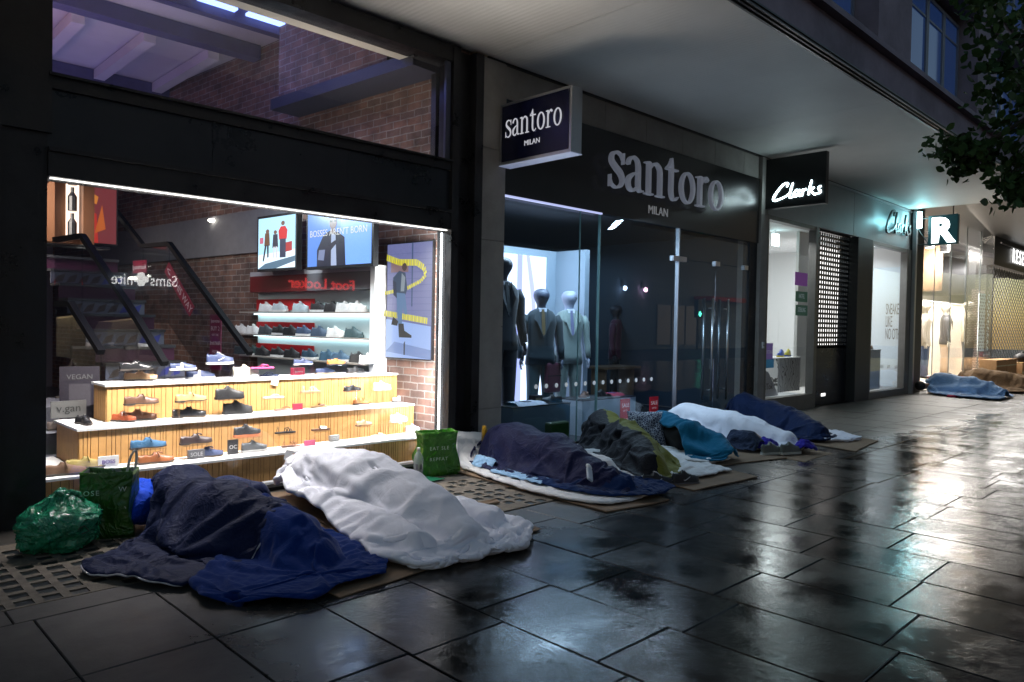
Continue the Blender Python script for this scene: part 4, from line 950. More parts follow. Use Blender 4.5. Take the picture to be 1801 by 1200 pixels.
# ------------------------------------------------------------------ mannequins
def mannequin(label, x, y, z, rz, s, head, suit, trou, shirt, tie=None, group=None, arm=0, shoe_c=BK, bag=None, prm=True):
    t = thing('mannequin', label, 'mannequin', (x, y, z), rz, group)
    H = s/1.85
    mh = M('mann_%.2f%.2f%.2f' % head, head, rough=.45)
    V = [(0, 0, 1.0), (0, 0, 1.25), (0, 0, 1.48), (0, 0, 1.60), (0, .01, 1.68), (0, -.005, 1.76), (0, 0, 1.85)]; r_ = [(.14, .10), (.14, .10), (.09, .07), (.05, .05), (.10, .115), (.135, .16), (.085, .10)]
    Eg = [(i, i+1) for i in range(6)]
    def addc(pts, rad, root):
        k = len(V); V.extend(pts); r_.extend(rad); Eg.append((root, k)); Eg.extend((k+i, k+i+1) for i in range(len(pts)-1))
    for sx in (-1, 1):
        addc([(sx*.17, 0, 1.46), (sx*.24, .02, 1.18), (sx*.26, -.02, .95), (sx*.265, -.05, .84)], [.05, .04, .03, .022], 2)
        addc([(sx*.09, 0, .92), (sx*.10, -.01, .5), (sx*.105, .01, .1), (sx*.11, -.08, .04)], [.07, .05, .04, .03], 0)
    body = skin_body('body', [Vector(v)*H for v in V], Eg, [(tuple(q*H for q in r) if isinstance(r, tuple) else r*H) for r in r_], mh, t, 2)
    def ell_ring(cx, cy, z_, rx, ry, n=20, sq=2.4):
        out = []
        for k in range(n):
            a = 2*PI*k/n; c, s_ = math.cos(a), math.sin(a)
            out.append(((cx+rx*math.copysign(abs(c)**(2/sq), c))*H, (cy+ry*math.copysign(abs(s_)**(2/sq), s_))*H, z_*H))
        return out
    ms = M('suit_%.3f%.3f%.3f' % suit, suit, rough=.75, sheen=.3, bump=.15, bs=250, bdist=.002); mt = M('suit_%.3f%.3f%.3f' % trou, trou, rough=.75, sheen=.3, bump=.15, bs=250, bdist=.002)
    b = MB(); b.rings([ell_ring(0, 0, z_, rx, ry) for z_, rx, ry in ((.80, .215, .135), (.92, .205, .13), (1.08, .178, .118), (1.22, .19, .125), (1.36, .215, .13), (1.46, .215, .115), (1.53, .16, .09), (1.565, .085, .065))])
    for sx in (-1, 1):
        P = [(sx*.20, 0, 1.47), (sx*.245, .0, 1.38), (sx*.27, .015, 1.18), (sx*.285, -.01, 1.02), (sx*.29, -.04, .885)]
        b.tube([Vector(p)*H for p in P], [.06*H, .068*H, .058*H, .052*H, .045*H], 12)
    b.build('jacket', ms, t, smooth=True)
    b = MB()
    for sx in (-1, 1):
        b.rings([ell_ring(sx*cx, cy, z_, rx, ry) for z_, cx, cy, rx, ry in ((.96, .075, 0, .11, .115), (.80, .095, 0, .105, .11), (.5, .105, -.01, .082, .085), (.25, .11, .0, .072, .08), (.06, .115, .0, .07, .085))])
    b.build('trousers', mt, t, smooth=True)
    b = MB(); y_ = -.135
    b.add([Vector(p)*H for p in ((-.06, -.075, 1.57), (.06, -.075, 1.57), (.0, -.148, 1.19))], [(0, 1, 2)]); b.add([Vector(p)*H for p in ((-.055, -.07, 1.57), (.055, -.07, 1.57), (.05, .05, 1.60), (-.05, .05, 1.60))], [(0, 1, 2, 3)])
    b.v = [(v[0], v[1]-.006, v[2]) for v in b.v]; b.build('shirt', M('shirt_%.2f%.2f%.2f' % shirt, shirt, rough=.7), t)
    b = MB()
    for sx in (-1, 1):
        b.add([Vector(p)*H for p in ((sx*.075, -.075, 1.57), (sx*.13, -.125, 1.42), (sx*.09, -.150, 1.38), (0.005*sx, -.157, 1.17), (sx*.02, -.152, 1.25), (sx*.055, -.09, 1.56))], [(0, 1, 2, 3, 4, 5)])
    b.v = [(v[0], v[1]-.010, v[2]) for v in b.v]
    lo = b.build('lapels', ms, t); so = lo.modifiers.new('s', 'SOLIDIFY'); so.thickness = .006
    if tie:
        b = MB(); b.add([Vector(p)*H for p in ((-.018, -.085, 1.56), (.018, -.085, 1.56), (.026, -.150, 1.24), (0, -.158, 1.2), (-.026, -.150, 1.24))], [(0, 1, 2, 3, 4)]); b.v = [(v[0], v[1]-.012, v[2]) for v in b.v]
        o = b.build('tie', M('tie_%.2f%.2f%.2f' % tie, tie, rough=.5), t); o.modifiers.new('s', 'SOLIDIFY').thickness = .004
    b = MB()
    for sx in (-1, 1): b.ell((sx*.115*H, -.05*H, .045*H), (.045*H, .13*H, .04*H), 12, 6)
    b.build('shoes', M('mshoe', shoe_c, rough=.25), t, smooth=True)
    b = MB()
    for sx in (-1, 1):
        hx = sx*.292*H
        b.ell((hx, -.055*H, .83*H), (.022*H, .038*H, .05*H), 10, 6)
        for k in range(4): b.tube([(hx, (-.085+.018*k)*H, .80*H), (hx-sx*.004, (-.088+.019*k)*H, (.765-.004*abs(k-1.5))*H), (hx-sx*.018, (-.085+.018*k)*H, (.74-.004*abs(k-1.5))*H)], [.009*H, .008*H, .006*H], 6)
        b.tube([(hx-sx*.01, -.09*H, .85*H), (hx-sx*.02, -.115*H, .81*H), (hx-sx*.02, -.112*H, .785*H)], [.01*H, .009*H, .006*H], 6)
    b.build('hands', mh, t, smooth=True)
    return t
G3 = 'suited mannequins in the menswear window'
GH = (.08, .09, .13)
FACE = R(-38)
def mpos(px, y): p = on(px, 600, 1, y); return p.x
mannequin('mannequin in a black dinner suit half hidden by the stone pillar', mpos(884, 6.62)-.03, 6.62, .22, R(-10), 2.02, (.03, .03, .04), (.012, .014, .02), (.012, .014, .02), (.5, .5, .55), (.01, .01, .01), G3)
mannequin('mannequin in a black suit with an ochre tie before the glowing arch picture', mpos(951, 6.78), 6.78, .10, R(-32), 1.80, GH, (.015, .03, .04), (.03, .07, .085), (.5, .52, .6), (.10, .065, .02), G3)
mannequin('mannequin in a pale sage suit and waistcoat holding a burgundy bag', mpos(1000, 6.84), 6.84, .10, R(-28), 1.80, (.34, .36, .45), (.22, .27, .25), (.16, .20, .18), (.6, .62, .68), (.12, .12, .22), G3)
for lb, px, y, col, trc, g4 in (('dim mannequin in a dark red floral jacket deep inside the menswear shop', 1083, 8.6, (.10, .02, .045), (.02, .02, .02), 0), ('dim mannequin in a brown jacket deep inside the menswear shop', 1138, 8.8, (.07, .04, .03), (.02, .02, .025), 0)):
    mannequin(lb, mpos(px, y), y, .02, R(25), 1.8, (.03, .03, .035), col, trc, (.3, .3, .34), None, 'dim mannequins deeper in the menswear shop')
# the bags
def handbag(label, x, y, z, w_, h, d, col, name='handbag'):
    t = thing(name, label, 'bag', (x, y, z)); b = MB(); b.box(-w_/2, w_/2, -d/2, d/2, 0, h)
    b.build('body', M('bag_%.2f%.2f%.2f' % col, col, rough=.35), t, bevel=.025)
    b = MB(); b.tube([(-w_*.22, 0, h), (-w_*.2, 0, h+.09), (0, 0, h+.13), (w_*.2, 0, h+.09), (w_*.22, 0, h)], .008, 8); b.build('handle', M('bag_h', (.01, .01, .012), rough=.4), t, smooth=True)
    MB().box(-w_/2-.001, w_/2+.001, -d/2-.003, -d/2+.004, h*.55, h*.58).build('seam', m_black, t); return t
p = on(975, 683, 1, 6.62); handbag('upright burgundy leather bag hanging from the hand of the sage-suited mannequin', p.x, 6.66, p.z-.06, .26, .40, .09, (.10, .03, .05))
p = on(964, 648, 1, 6.6); handbag('small black bag between the two middle mannequins', p.x, 6.78, p.z-.04, .16, .30, .08, (.012, .012, .015))
# plinths with goods and sale cards
def plinth(label, x0, x1, y0, y1, h, col=(.50, .58, .64)):
    t = thing('display_plinth', label, 'plinth', (x0, y0, 0), group='display plinths behind the menswear glass')
    MB().box(0, x1-x0, 0, y1-y0, 0, h-.012).build('box', M('plinth_%.2f' % col[0], col, rough=.45), t); MB().box(-.004, x1-x0+.004, -.004, y1-y0+.004, h-.0115, h).build('top', m_black, t); return t
plinth('grey-blue plinth with black top behind the navy sleeping bag and green packet', 5.98, 6.98, 6.05, 6.45, .45, (.16, .22, .26))
plinth('pale blue plinth with black top and a red sale card', 7.22, 8.35, 6.05, 6.5, .46)
for (x, y, lb) in ((8.10, 6.035, 'red SALE card on the pale blue plinth'), (8.72, 6.0, 'red SALE card standing by the steel glass fin')):
    t = thing('sale_card', lb, 'sign', (x, y, .06)); MB().box(-.10, .10, 0, .012, 0, .37).build('card', M('sale_red', (.55, .015, .02), rough=.4, emit=.12, ecol=(.9, .02, .03)), t)
    text_mesh('lettering', 'SALE', .075, M('sale_w', (.8, .7, .7), emit=.35), t, .0006, FR(0, -.002, .26)); text_mesh('lettering', 'UP TO', .035, M('sale_w', (.8, .7, .7)), t, .0006, FR(0, -.002, .20)); text_mesh('lettering', '50% OFF', .04, M('sale_w', (.8, .7, .7)), t, .0006, FR(0, -.002, .08))
shoe('loafer', 'brown and white brogue on the pale blue plinth', (.20, .11, .08), (7.42, 6.2, .461), R(200), .28, sole=WH)
shoe('loafer', 'black brogue on the pale blue plinth', BK, (7.85, 6.25, .461), R(20), .28)
shoe('loafer', 'black oxford on the grey-blue plinth', BK, (6.80, 6.2, .451), R(160), .28)
def foldcloth(label, x, y, z, w_, d, col, col2):
    t = thing('folded_shirt', label, 'shirt', (x, y, z)); b = MB()
    b.rings([[(w_*q, d*(-.5), .0), (w_*q*.95, -d*.3, .03), (w_*q*.9, d*.3, .035), (w_*q, d*.5, 0)] for q in (-.5, -.2, .1, .5)], open_ring=True); b.build('cloth', M('fold_%.2f' % col[0], col, rough=.8, var=.3, vs=40), t, smooth=True)
    MB().box(-w_*.1, w_*.1, -d*.2, d*.2, .03, .04).build('collar', M('fold2_%.2f' % col2[0], col2, rough=.7), t); return t
foldcloth('white and grey folded shirts spread on the grey-blue plinth', 6.35, 6.22, .451, .5, .28, (.5, .52, .6), (.1, .1, .14))
foldcloth('dark folded knitwear with red edge on the pale blue plinth', 8.12, 6.28, .461, .28, .25, (.3, .03, .06), (.05, .06, .2))
t = thing('small_box', 'small dark perfume box on the grey-blue plinth', 'box', (6.62, 6.3, .451)); MB().box(-.07, .07, -.05, .05, 0, .09).build('carton', M('dkbx', (.015, .015, .02), rough=.3), t); MB().box(-.05, .05, -.0515, -.0505, .03, .06).build('label_patch', M('dkbl', (.3, .25, .15)), t)
# ceiling unit, table and far bits
t = thing('ceiling_unit', 'square pale ceiling cassette with a small lit lamp inside the menswear shop', 'ceiling light'); p = on(1160, 425, 1, 8.0); t.location = (p.x, 8.0, p.z-.10)
MB().box(-.36, .36, 0, .06, -.3, .3).build('panel', M('cassette', (.45, .5, .55), rough=.5, emit=.1, ecol=(.7, .8, .9)), t); MB().box(-.02, .22, -.05, -.01, .2, .25).build('lamp_glass', E('cas', (.9, 1, .95), 6), t)
MB().lathe([(.05, 0), (.05, .01)], (0, -.01, .02), 12).build('sensor', m_black, t)
t = thing('display_table', 'low tan display table deep inside the menswear shop', 'table'); p = on(1078, 662, 1, 8.2); t.location = (p.x, 8.2, 0)
MB().box(-.5, .5, -.25, .25, .66, .70).build('top', M('tan_top', (.20, .12, .07), rough=.4), t)
for sx in (-1, 1): MB().box(sx*.4-.03, sx*.4+.03, -.15, .15, 0, .66).build('leg', M('tan_top', (.2, .12, .07)), t)

# ------------------------------------------------------------------ projecting box sign of the menswear shop
t = thing('projecting_sign', 'navy square box sign reading santoro MILAN in a pale metal frame, left of the fascia', 'sign', (5.36, 5.26, 3.38))
MB().box(0, .155, -.56, .43, -.31, .325).build('box', m_alu, t, bevel=.004)
MB().box(-.004, .0, -.53, .40, -.28, .295).build('face', M('navy_face', (.004, .006, .028), rough=.25), t)
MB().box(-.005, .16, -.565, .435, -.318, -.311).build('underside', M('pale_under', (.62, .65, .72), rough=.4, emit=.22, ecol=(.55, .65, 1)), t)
m_sl = E('sign_letters', (.55, .55, .6), .85)
serif_word('santoro', .175, .80/(Wd*.175), .004, m_sl, t, SIDE(-.009, .345, -.035))
text_mesh('lettering', 'MILAN', .075, m_sl, t, .002, SIDE(-.007, -.045, -.16))
MB().box(.01, .14, .435, .50, -.19, .21).build('bracket', M('bracket', (.35, .37, .42), rough=.4, metal=.5), t)

# ------------------------------------------------------------------ second projecting sign and the white shoe shop
def brush(strokes, s, depth, mat, parent, xf, name='lettering'):
    b = MB(); e = 0
    for st in strokes:
        e += 1; P = spl(st, 6); L_, R_ = [], []
        for k, p in enumerate(P):
            q0 = P[max(k-1, 0)]; q1 = P[min(k+1, len(P)-1)]; dx, dy = q1[0]-q0[0], q1[1]-q0[1]; l = math.hypot(dx, dy) or 1
            L_.append((p[0]-dy/l*p[2]/2, p[1]+dx/l*p[2]/2)); R_.append((p[0]+dy/l*p[2]/2, p[1]-dx/l*p[2]/2))
        b.rings([[(l_[0]*s, l_[1]*s, 0), (r_[0]*s, r_[1]*s, 0), (r_[0]*s, r_[1]*s, depth+e*.0005), (l_[0]*s, l_[1]*s, depth+e*.0005)] for l_, r_ in zip(L_, R_)])
    b.v = [tuple(xf @ Vector(v)) for v in b.v]; return b.build(name, mat, parent)
SCR = [[(.92, .80, .07), (.98, 1.0, .10), (.72, .98, .10), (.35, .62, .11), (.08, .22, .13), (.12, .05, .12), (.42, .08, .10), (.85, .22, .08), (1.08, .40, .06)],
       [(1.30, 1.0, .08), (1.18, .6, .11), (1.10, .18, .11), (1.22, .12, .08), (1.36, .24, .06)],
       [(1.66, .52, .07), (1.50, .52, .09), (1.36, .28, .10), (1.46, .14, .09), (1.60, .28, .08), (1.72, .54, .08), (1.66, .22, .10), (1.78, .16, .07), (1.88, .3, .06)],
       [(1.94, .54, .09), (1.90, .36, .10), (1.88, .14, .09)], [(1.92, .36, .07), (2.04, .50, .09), (2.16, .52, .09)],
       [(2.46, 1.02, .08), (2.36, .6, .11), (2.28, .16, .10)], [(2.62, .58, .09), (2.40, .40, .08), (2.50, .3, .09), (2.66, .14, .09), (2.78, .2, .06)],
       [(3.04, .60, .08), (2.90, .54, .09), (2.90, .42, .09), (3.0, .32, .10), (2.96, .20, .09), (2.78, .20, .07)]]
t = thing('projecting_sign', 'black square box sign reading Clarks in glowing white script', 'sign', (11.22, 5.22, 3.70))
MB().box(0, .10, -.50, .46, -.37, .42).build('box', M('sign_black', (.008, .009, .010), rough=.35), t, bevel=.004)
brush(SCR, .255, .006, E('script_white', (.72, .95, 1), 16), t, SIDE(-.008, .34, -.26))
cf = thing('shopfront', 'white lit shoe shop front with teal washed fascia and a roller shutter in the middle', 'shopfront', (0, Y0, 0))
m_tf = M('grey_fascia', (.34, .36, .37), rough=.45, var=.08, vs=1.5)
MB().box(11.32, 18.32, .0, .1, 3.28, 4.12).build('fascia', m_tf, cf); MB().box(11.32, 18.32, -.03, .1, 4.122, 4.16).build('cornice', m_alu, cf)
MB().box(15.0, 15.004, -.002, .0, 3.28, 4.12).build('joint_line', m_black, cf)
brush(SCR, .49, .04, M('script_dark', (.03, .035, .035), rough=.4), cf, FR(16.55, -.05, 3.50))
for (x0, x1, x2, x3, zs_) in ((11.32, 11.42, 13.22, 13.34, .26), (15.88, 15.98, 18.02, 18.32, .14)):
    b = MB(); b.box(x0, x1, -.04, .10, 0, 3.27).box(x2, x3, -.04, .10, 0, 3.27); b.box(x1, x2, -.04, .10, 0, zs_); b.box(x1, x2, -.03, .1, 3.20, 3.27)
    b.build('window_frame', M('bronze_grey', (.17, .165, .155), rough=.4, metal=.5, var=.1), cf)
MB().box(15.12, 15.87, -.06, .3, 0, 3.27).build('dark_pier', M('dark_pier', (.03, .032, .033), rough=.5), cf)
MB().box(11.42, 13.22, .03, .042, .26, 3.2).build('window_glass', g_clear, cf); MB().box(15.98, 18.02, .03, .042, .14, 3.2).build('window_glass', g_clear, cf)
# roller shutter: slats with punched slots
t = thing('roller_shutter', 'closed black roller shutter with rows of lit punched slots and a plain lower part', 'shutter', (13.35, Y0+.12, 0))
b = MB(); nz_ = 24; x0, x1 = 0, 1.76; zt = 3.24; zb_ = 1.07; ph = (zt-zb_)/nz_; nx_ = 17; pw = (x1-x0)/nx_
for i in range(nz_):
    z = zb_+i*ph; b.box(x0, x1, 0, .02, z, z+ph*.46)
    sft = (i % 2)*.0
    for j in range(nx_+1):
        x = x0+j*pw-pw*.13+sft; b.box(max(x0, x), min(x1, x+pw*.26), .0, .02, z+ph*.4201, z+ph)
b.build('slotted_slats', m_dark2, t)
b = MB(); z = .02
while z < 1.06: b.box(x0, x1, 0, .02, z, z+.075).box(x0, x1, .006, .02, z+.0751, z+.085); z += .0855
b.build('plain_slats', m_dark2, t); MB().box(0, 1.76, -.01, .03, 0, .02).build('bottom_rail', m_dark, t)
MB().box(.62, .80, -.006, -.001, .16, .215).build('slot_light', E('slotl', (1, .98, .95), 2), t)
MB().box(-.01, 1.78, -.02, .1, 3.245, 3.28).build('head_box', m_black, t)
# interior of the white shoe shop
struct(MB().box(11.35, 18.3, Y0+.15, 13, -.012, .25-.245).build('shop_floor', M('pale_floor', (.5, .5, .48), rough=.4)))
t = thing('shop_walls', 'white walls and bright ceiling inside the white shoe shop', 'wall'); mwh = M('shop_white', (.72, .74, .75), rough=.6)
MB().box(11.3, 18.35, 11, 11.1, 0, 3.6).build('rear_wall', mwh, t); MB().box(18.25, 18.35, 5.9, 11, 0, 3.4).build('side_wall', mwh, t); MB().box(11.35, 18.3, 5.95, 11, 3.38, 3.48).build('ceiling', mwh, t)
MB().box(11.42, 13.22, 5.9, 6.9, 0, .25).build('window_ledge', mwh, t)
MB().box(on(1404, 500, 1, 6.6).x, on(1424, 500, 1, 6.6).x, 6.6, 6.66, .25, 3.38).build('pale_post', M('pale_post', (.6, .6, .58), rough=.5), t)
lamp('white_shop_light', (14.5, 8.0, 3.3), (5, 2), 120, (.93, 1, .98), (0, 0, -1))
lamp('white_shop_window', (17.0, 6.3, 3.1), (1.6, .3), 30, (.9, .98, 1), (0, .2, -1))
lamp('white_shop_window_2', (12.3, 6.3, 3.1), (1.4, .3), 34, (.95, 1, .98), (0, .2, -1))
lamp('added_shoe_uplight', (12.35, 5.95, 1.5), (1.5, .7), 8, (.92, .98, 1), (-.3, -.5, .85), spread=120)  # added uplight with no fitting, brightens the canopy above the shoe shop
lamp('added_shoe_uplight_2', (17.0, 5.95, 1.5), (1.7, .7), 5, (.92, .98, 1), (-.3, -.5, .85), spread=120)  # second added uplight for the same canopy
lamp('added_menswear_uplight', (7.2, 6.0, 1.4), (2.5, .7), 7, (.8, .9, 1), (0, -.5, .85), spread=120)  # added weak uplight, lifts the canopy before the menswear bay
MB().box(15.65, 18.15, 6.9, 6.95, .3, 3.3).build('added_glow_panel', E('slot_backlight', (1, .96, .93), 2.2), t)  # added glowing panel behind the shutter, makes its slots look lit
t = thing('display_backdrop', 'pale blue graphic backdrop lettered SNEAKERS LIKE NO OTHER behind the right shoe window', 'backdrop', (18.2, 5.9, .14))
MB().box(0, .04, 0, .95, 0, 2.75).build('board', M('backdrop', (.55, .64, .70), rough=.6, emit=.10, ecol=(.75, .88, 1)), t)
ya = on(1558, 545, 0, 18.2).y; yb = on(1586, 545, 0, 18.2).y; za = on(1570, 553, 0, 18.2).z; zb2 = on(1570, 575, 0, 18.2).z
for i, s_ in enumerate(('SNEAKERS', 'LIKE', 'NO OTHER')): text_mesh('lettering', s_, (za-zb2)*1.25, M('bdrop_ink', (.16, .17, .19)), t, .001, SIDE(-.003, ya-5.9, za-.14-(za-zb2)*i) @ Matrix.Diagonal((.24, 1, 1, 1)), align='LEFT', space=.9)
for i, s_ in enumerate(('SUEDE', 'SOFT', 'LIGHT')): text_mesh('lettering', s_, .11, M('bdrop_ink', (.16, .17, .19)), t, .001, SIDE(-.003, on(1548+13*i, 625, 0, 18.2).y-5.9, .42) @ Matrix.Diagonal((.25, 1, 1, 1)), align='LEFT')
t = thing('display_plinth', 'pale box plinth with a tan shoe in the right shoe window', 'plinth', (16.6, 5.98, .14)); MB().box(0, .75, 0, .30, 0, .85).build('box', M('plw', (.6, .58, .54), rough=.5), t); MB().box(-.01, .76, -.01, .31, .851, .87).build('top', m_white, t)
shoe('loafer', 'tan shoe on the plinth in the right shoe window', srgb(.6, .5, .4), (16.95, 6.1, 1.012), R(170), .3)
def spots(label, x, y, z, n, dx):
    t = thing('spotlight_cluster', label, 'ceiling light', (x, y, z)); MB().box(-.2, dx*n, -.02, .02, -.02, .02).build('track', m_black, t)
    for k in range(n):
        MB().lathe([(.06, -.18), (.075, -.02), (.03, .02)], (k*dx, 0, -.08), 12).build('spotlight', m_alu, t, smooth=True); MB().lathe([(.05, -.006), (.05, 0)], (k*dx, 0, -.262), 12).build('lens', E('lens', (1, .98, .94), 16), t)
spots('silver spotlights under the ceiling of the right shoe window', 16.3, 6.5, 3.3, 4, .42)
spots('row of silver spotlights at the top of the left shoe window', 11.7, 6.7, 3.3, 5, .34)
t = thing('hanging_lightbox', 'small bright hanging light box in the left shoe window', 'light'); p = on(1364, 422, 1, 6.9); t.location = (p.x, 6.9, p.z); MB().box(-.12, .12, -.02, .02, -.12, .12).build('box', E('lb', (.7, 1, 1), 7), t); MB().box(-.01, .01, -.005, .005, .121, .4).build('rod', m_alu, t)
for lb, a, b_, col, txt, tc_ in (('purple notice on the left shoe window', (1401, 478), (1422, 504), (.22, .07, .30), '', 0), ('dark green notice high on the left shoe window', (1402, 512), (1422, 532), (.03, .09, .06), 'HATFEL', 1), ('dark green notice below the first one on the left shoe window', (1402, 536), (1422, 556), (.03, .09, .06), 'STERLING', 1), ('purple appointment notice low at the left of the left shoe window', (1338, 604), (1361, 632), (.18, .12, .34), 'BOOK A FITTING', 1), ('teal blue notice under the purple appointment notice', (1338, 633), (1363, 647), (.03, .16, .30), '', 0)):
    p0 = on(*a, 1, Y0-.0); p1 = on(*b_, 1, Y0); t = thing('window_notice', lb, 'notice', (p0.x, Y0+.022, p1.z)); W = abs(p1.x-p0.x); Hh = p0.z-p1.z
    MB().box(0, W, 0, .004, 0, Hh).build('sheet', M('not_%.2f%.2f' % col[:2], col, rough=.5, emit=.25, ecol=col), t)
    if txt: text_mesh('lettering', txt, Hh*.3 if len(txt) > 8 else Hh*.6, M('not_ink', (.5, .55, .6), rough=.5, emit=.1), t, .0005, FR(W/2, -.001, Hh*.35) @ Matrix.Diagonal((min(1, W/(len(txt)*Hh*.17)) if len(txt) > 8 else .62, 1, 1, 1)))
t = thing('patterned_plinth', 'white plinth with black zigzag line drawing in the left shoe window', 'plinth'); p0 = on(1367, 700, 1, 6.25); p1 = on(1408, 630, 1, 6.25); t.location = (p0.x, 6.25, .25)
b = MB(); W = p1.x-p0.x; Hh = p1.z-.25; b.box(0, W, 0, .45, 0, Hh)
mz = bpy.data.materials.new('zigzag'); mz.use_nodes = True; n_ = mz.node_tree.nodes; pz = n_['Principled BSDF']; wv = n_.new('ShaderNodeTexWave'); tcz = n_.new('ShaderNodeTexCoord'); mz.node_tree.links.new(tcz.outputs['Object'], wv.inputs[0]); wv.inputs['Scale'].default_value = 3.2; wv.inputs['Distortion'].default_value = 14; wv.inputs['Detail Scale'].default_value = 1.2
rpz = n_.new('ShaderNodeValToRGB'); rpz.color_ramp.elements[0].position = .02; rpz.color_ramp.elements[0].color = (.03, .03, .03, 1); rpz.color_ramp.elements[1].position = .07; rpz.color_ramp.elements[1].color = (.75, .75, .75, 1); mz.node_tree.links.new(wv.outputs[0], rpz.inputs[0]); mz.node_tree.links.new(rpz.outputs[0], pz.inputs[0])
b.build('box', mz, t); MB().box(-.01, W+.01, -.01, .46, Hh+.001, Hh+.02).build('top', m_white, t)
shoe('sneaker', 'blue and yellow small trainer on the zigzag plinth', (.05, .12, .5), (p0.x+.5, 6.45, .25+Hh+.021), R(190), .3, sole=(.6, .5, .05))
shoe('sneaker', 'yellow and blue small trainer on the zigzag plinth', (.55, .5, .05), (p0.x+.9, 6.5, .25+Hh+.021), R(190), .3, sole=(.05, .1, .4))
t = thing('store_sign', 'grey wedge floor sign reading TikTok low in the left shoe window', 'sign'); p = on(1348, 690, 1, 6.0); t.location = (p.x, 6.02, .25)
MB().prism([(-.32, 0), (.45, 0), (.05, .42), (-.32, .5)], 0, .02, xf=FR(0, 0, 0)).build('board', M('tkb', (.38, .39, .42), rough=.5), t); text_mesh('lettering', 'TikTok', .15, m_black, t, .001, FR(0, -.0225, .12))
t = thing('shop_figure', 'tan column and rail of clothes glimpsed deep in the left shoe window', 'display'); MB().box(11.9, 12.1, 9.0, 9.2, .0, 3.3).build('column', M('tan_col', (.35, .22, .14), rough=.6), t)
b = MB(); b.box(11.3, 13.0, 8.2, 8.25, 1.55, 1.6).box(11.3, 11.34, 8.2, 8.25, 0, 1.55).box(12.96, 13, 8.2, 8.25, 0, 1.55); b.build('rail', m_alu, t)
for k, col in enumerate(((.4, .4, .42), (.1, .1, .12), (.35, .2, .15), (.5, .5, .5), (.08, .08, .1))): MB().box(11.45+k*.3, 11.68+k*.3, 8.1, 8.35, .8, 1.53).build('garment', M('garm%d' % k, col, rough=.8), t, bevel=.03)
# glowing end lamp: washes the fascia and the canopy in cyan white
t = thing('wall_lamp', 'bright cyan-white vertical lamp at the far end of the teal fascia', 'lamp', (18.40, Y0-.12, 3.98)); MB().box(-.02, .08, -.06, .06, -.20, .16).build('lamp_glass', E('cyan_lamp', (.55, 1, 1), 26), t); MB().box(-.05, .11, .065, .10, -.24, .2).build('mount', m_black, t)
lamp('cyan_wash', (18.1, Y0-.30, 3.86), (.1, .3), 7, (.30, .88, 1), (-1, .35, .15))
lamp('cyan_wash_2', (16.9, Y0-.16, 3.72), (1.6, .05), 5, (.35, .9, 1), (0, .8, .2))
# ------------------------------------------------------------------ corner fashion shop with glass fins and mesh
rf = thing('shopfront', 'tall glass corner front of a bright fashion shop with black fascia at far right', 'shopfront', (0, 0, 0))
MB().box(18.34, 19.15, 5.70, 6.3, 0, 4.48).build('dark_pier', M('dark_pier2', (.035, .038, .04), rough=.5), rf)
MB().box(18.33, 18.42, 5.62, 5.699, 0, 4.16).build('steel_edge', m_alu, rf)
ga = Vector((19.15, 5.86, 0)); gb = Vector((25.0, 5.60, 0)); gd = (gb-ga)
for i in range(5):
    a = ga+gd*(i/5+.002); c = ga+gd*((i+1)/5-.002); MB().obox((a.x, a.y, 2.2), (c.x, c.y, 2.2), .014, 4.2).build('glass_panel', g_clear, rf)
    q = ga+gd*(i/5); MB().box(q.x-.02, q.x+.02, q.y-.02, q.y-.01, .1, 4.3).build('glass_fin', M('fin_edge', (.16, .19, .19), rough=.3), rf)
MB().obox((19.15, 5.84, 4.37), (25.1, 5.58, 4.37), .18, .2).build('head_beam', M('black_beam', (.015, .015, .016), rough=.5), rf)
MB().box(19.15, 25.0, 5.88, 6.3, 0, .12).build('plinth', m_white, rf)
MB().box(25.1, 46, 5.60, 5.9, 3.42, 4.30).build('fascia', M('black_fascia', (.012, .012, .013), rough=.4), rf)
MB().box(25.1, 46, 5.42, 5.46, 4.02, 4.06).build('rail', m_black, rf)
text_mesh('lettering', 'RESERVED', .62, E('res_white', (1, 1, .98), 3), rf, .004, FR(27.1, 5.56, 3.63), align='LEFT', space=1.3)
# interior
struct(MB().box(19.15, 46, 5.8, 14, -.012, .005).build('shop_floor', M('cream_floor', (.6, .54, .46), rough=.4)))
t = thing('shop_walls', 'cream walls and ceiling of the bright fashion shop', 'wall'); mcw = M('cream_wall', (.74, .69, .62), rough=.6)
MB().box(19.0, 46, 11.5, 11.6, 0, 4.4).build('rear_wall', mcw, t); MB().box(19.0, 46, 7.3, 11.5, 4.36, 4.44).build('ceiling', M('grey_ceil', (.3, .29, .28), rough=.7), t); MB().box(19.0, 19.14, 6.31, 11.5, 0, 4.3).build('side_wall', mcw, t)
bx0 = on(1624, 540, 1, 7.3).x; bx1 = on(1738, 540, 1, 7.3).x; bz = on(1690, 537, 1, 7.3).z
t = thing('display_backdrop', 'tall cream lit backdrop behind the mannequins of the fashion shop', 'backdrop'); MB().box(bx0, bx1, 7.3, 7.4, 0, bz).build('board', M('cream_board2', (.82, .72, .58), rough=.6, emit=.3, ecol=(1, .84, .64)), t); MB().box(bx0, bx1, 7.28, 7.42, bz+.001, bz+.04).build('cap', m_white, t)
p = on(1682, 500, 1, 8.4); t = thing('dark_column', 'dark column above the cream backdrop in the fashion shop', 'column'); MB().lathe([(1.1, 0), (1.1, 1.4)], (p.x, 8.9, 2.9), 24).build('shaft', M('dkc', (.07, .07, .075), rough=.5), t, smooth=True)
p = on(1632, 500, 1, 7.9); t = thing('tan_column', 'tan column at the left of the fashion shop', 'column'); MB().lathe([(.6, 0), (.6, 1.5)], (p.x, 8.1, 2.8), 24).build('shaft', M('tanc', (.5, .32, .2), rough=.5), t, smooth=True)
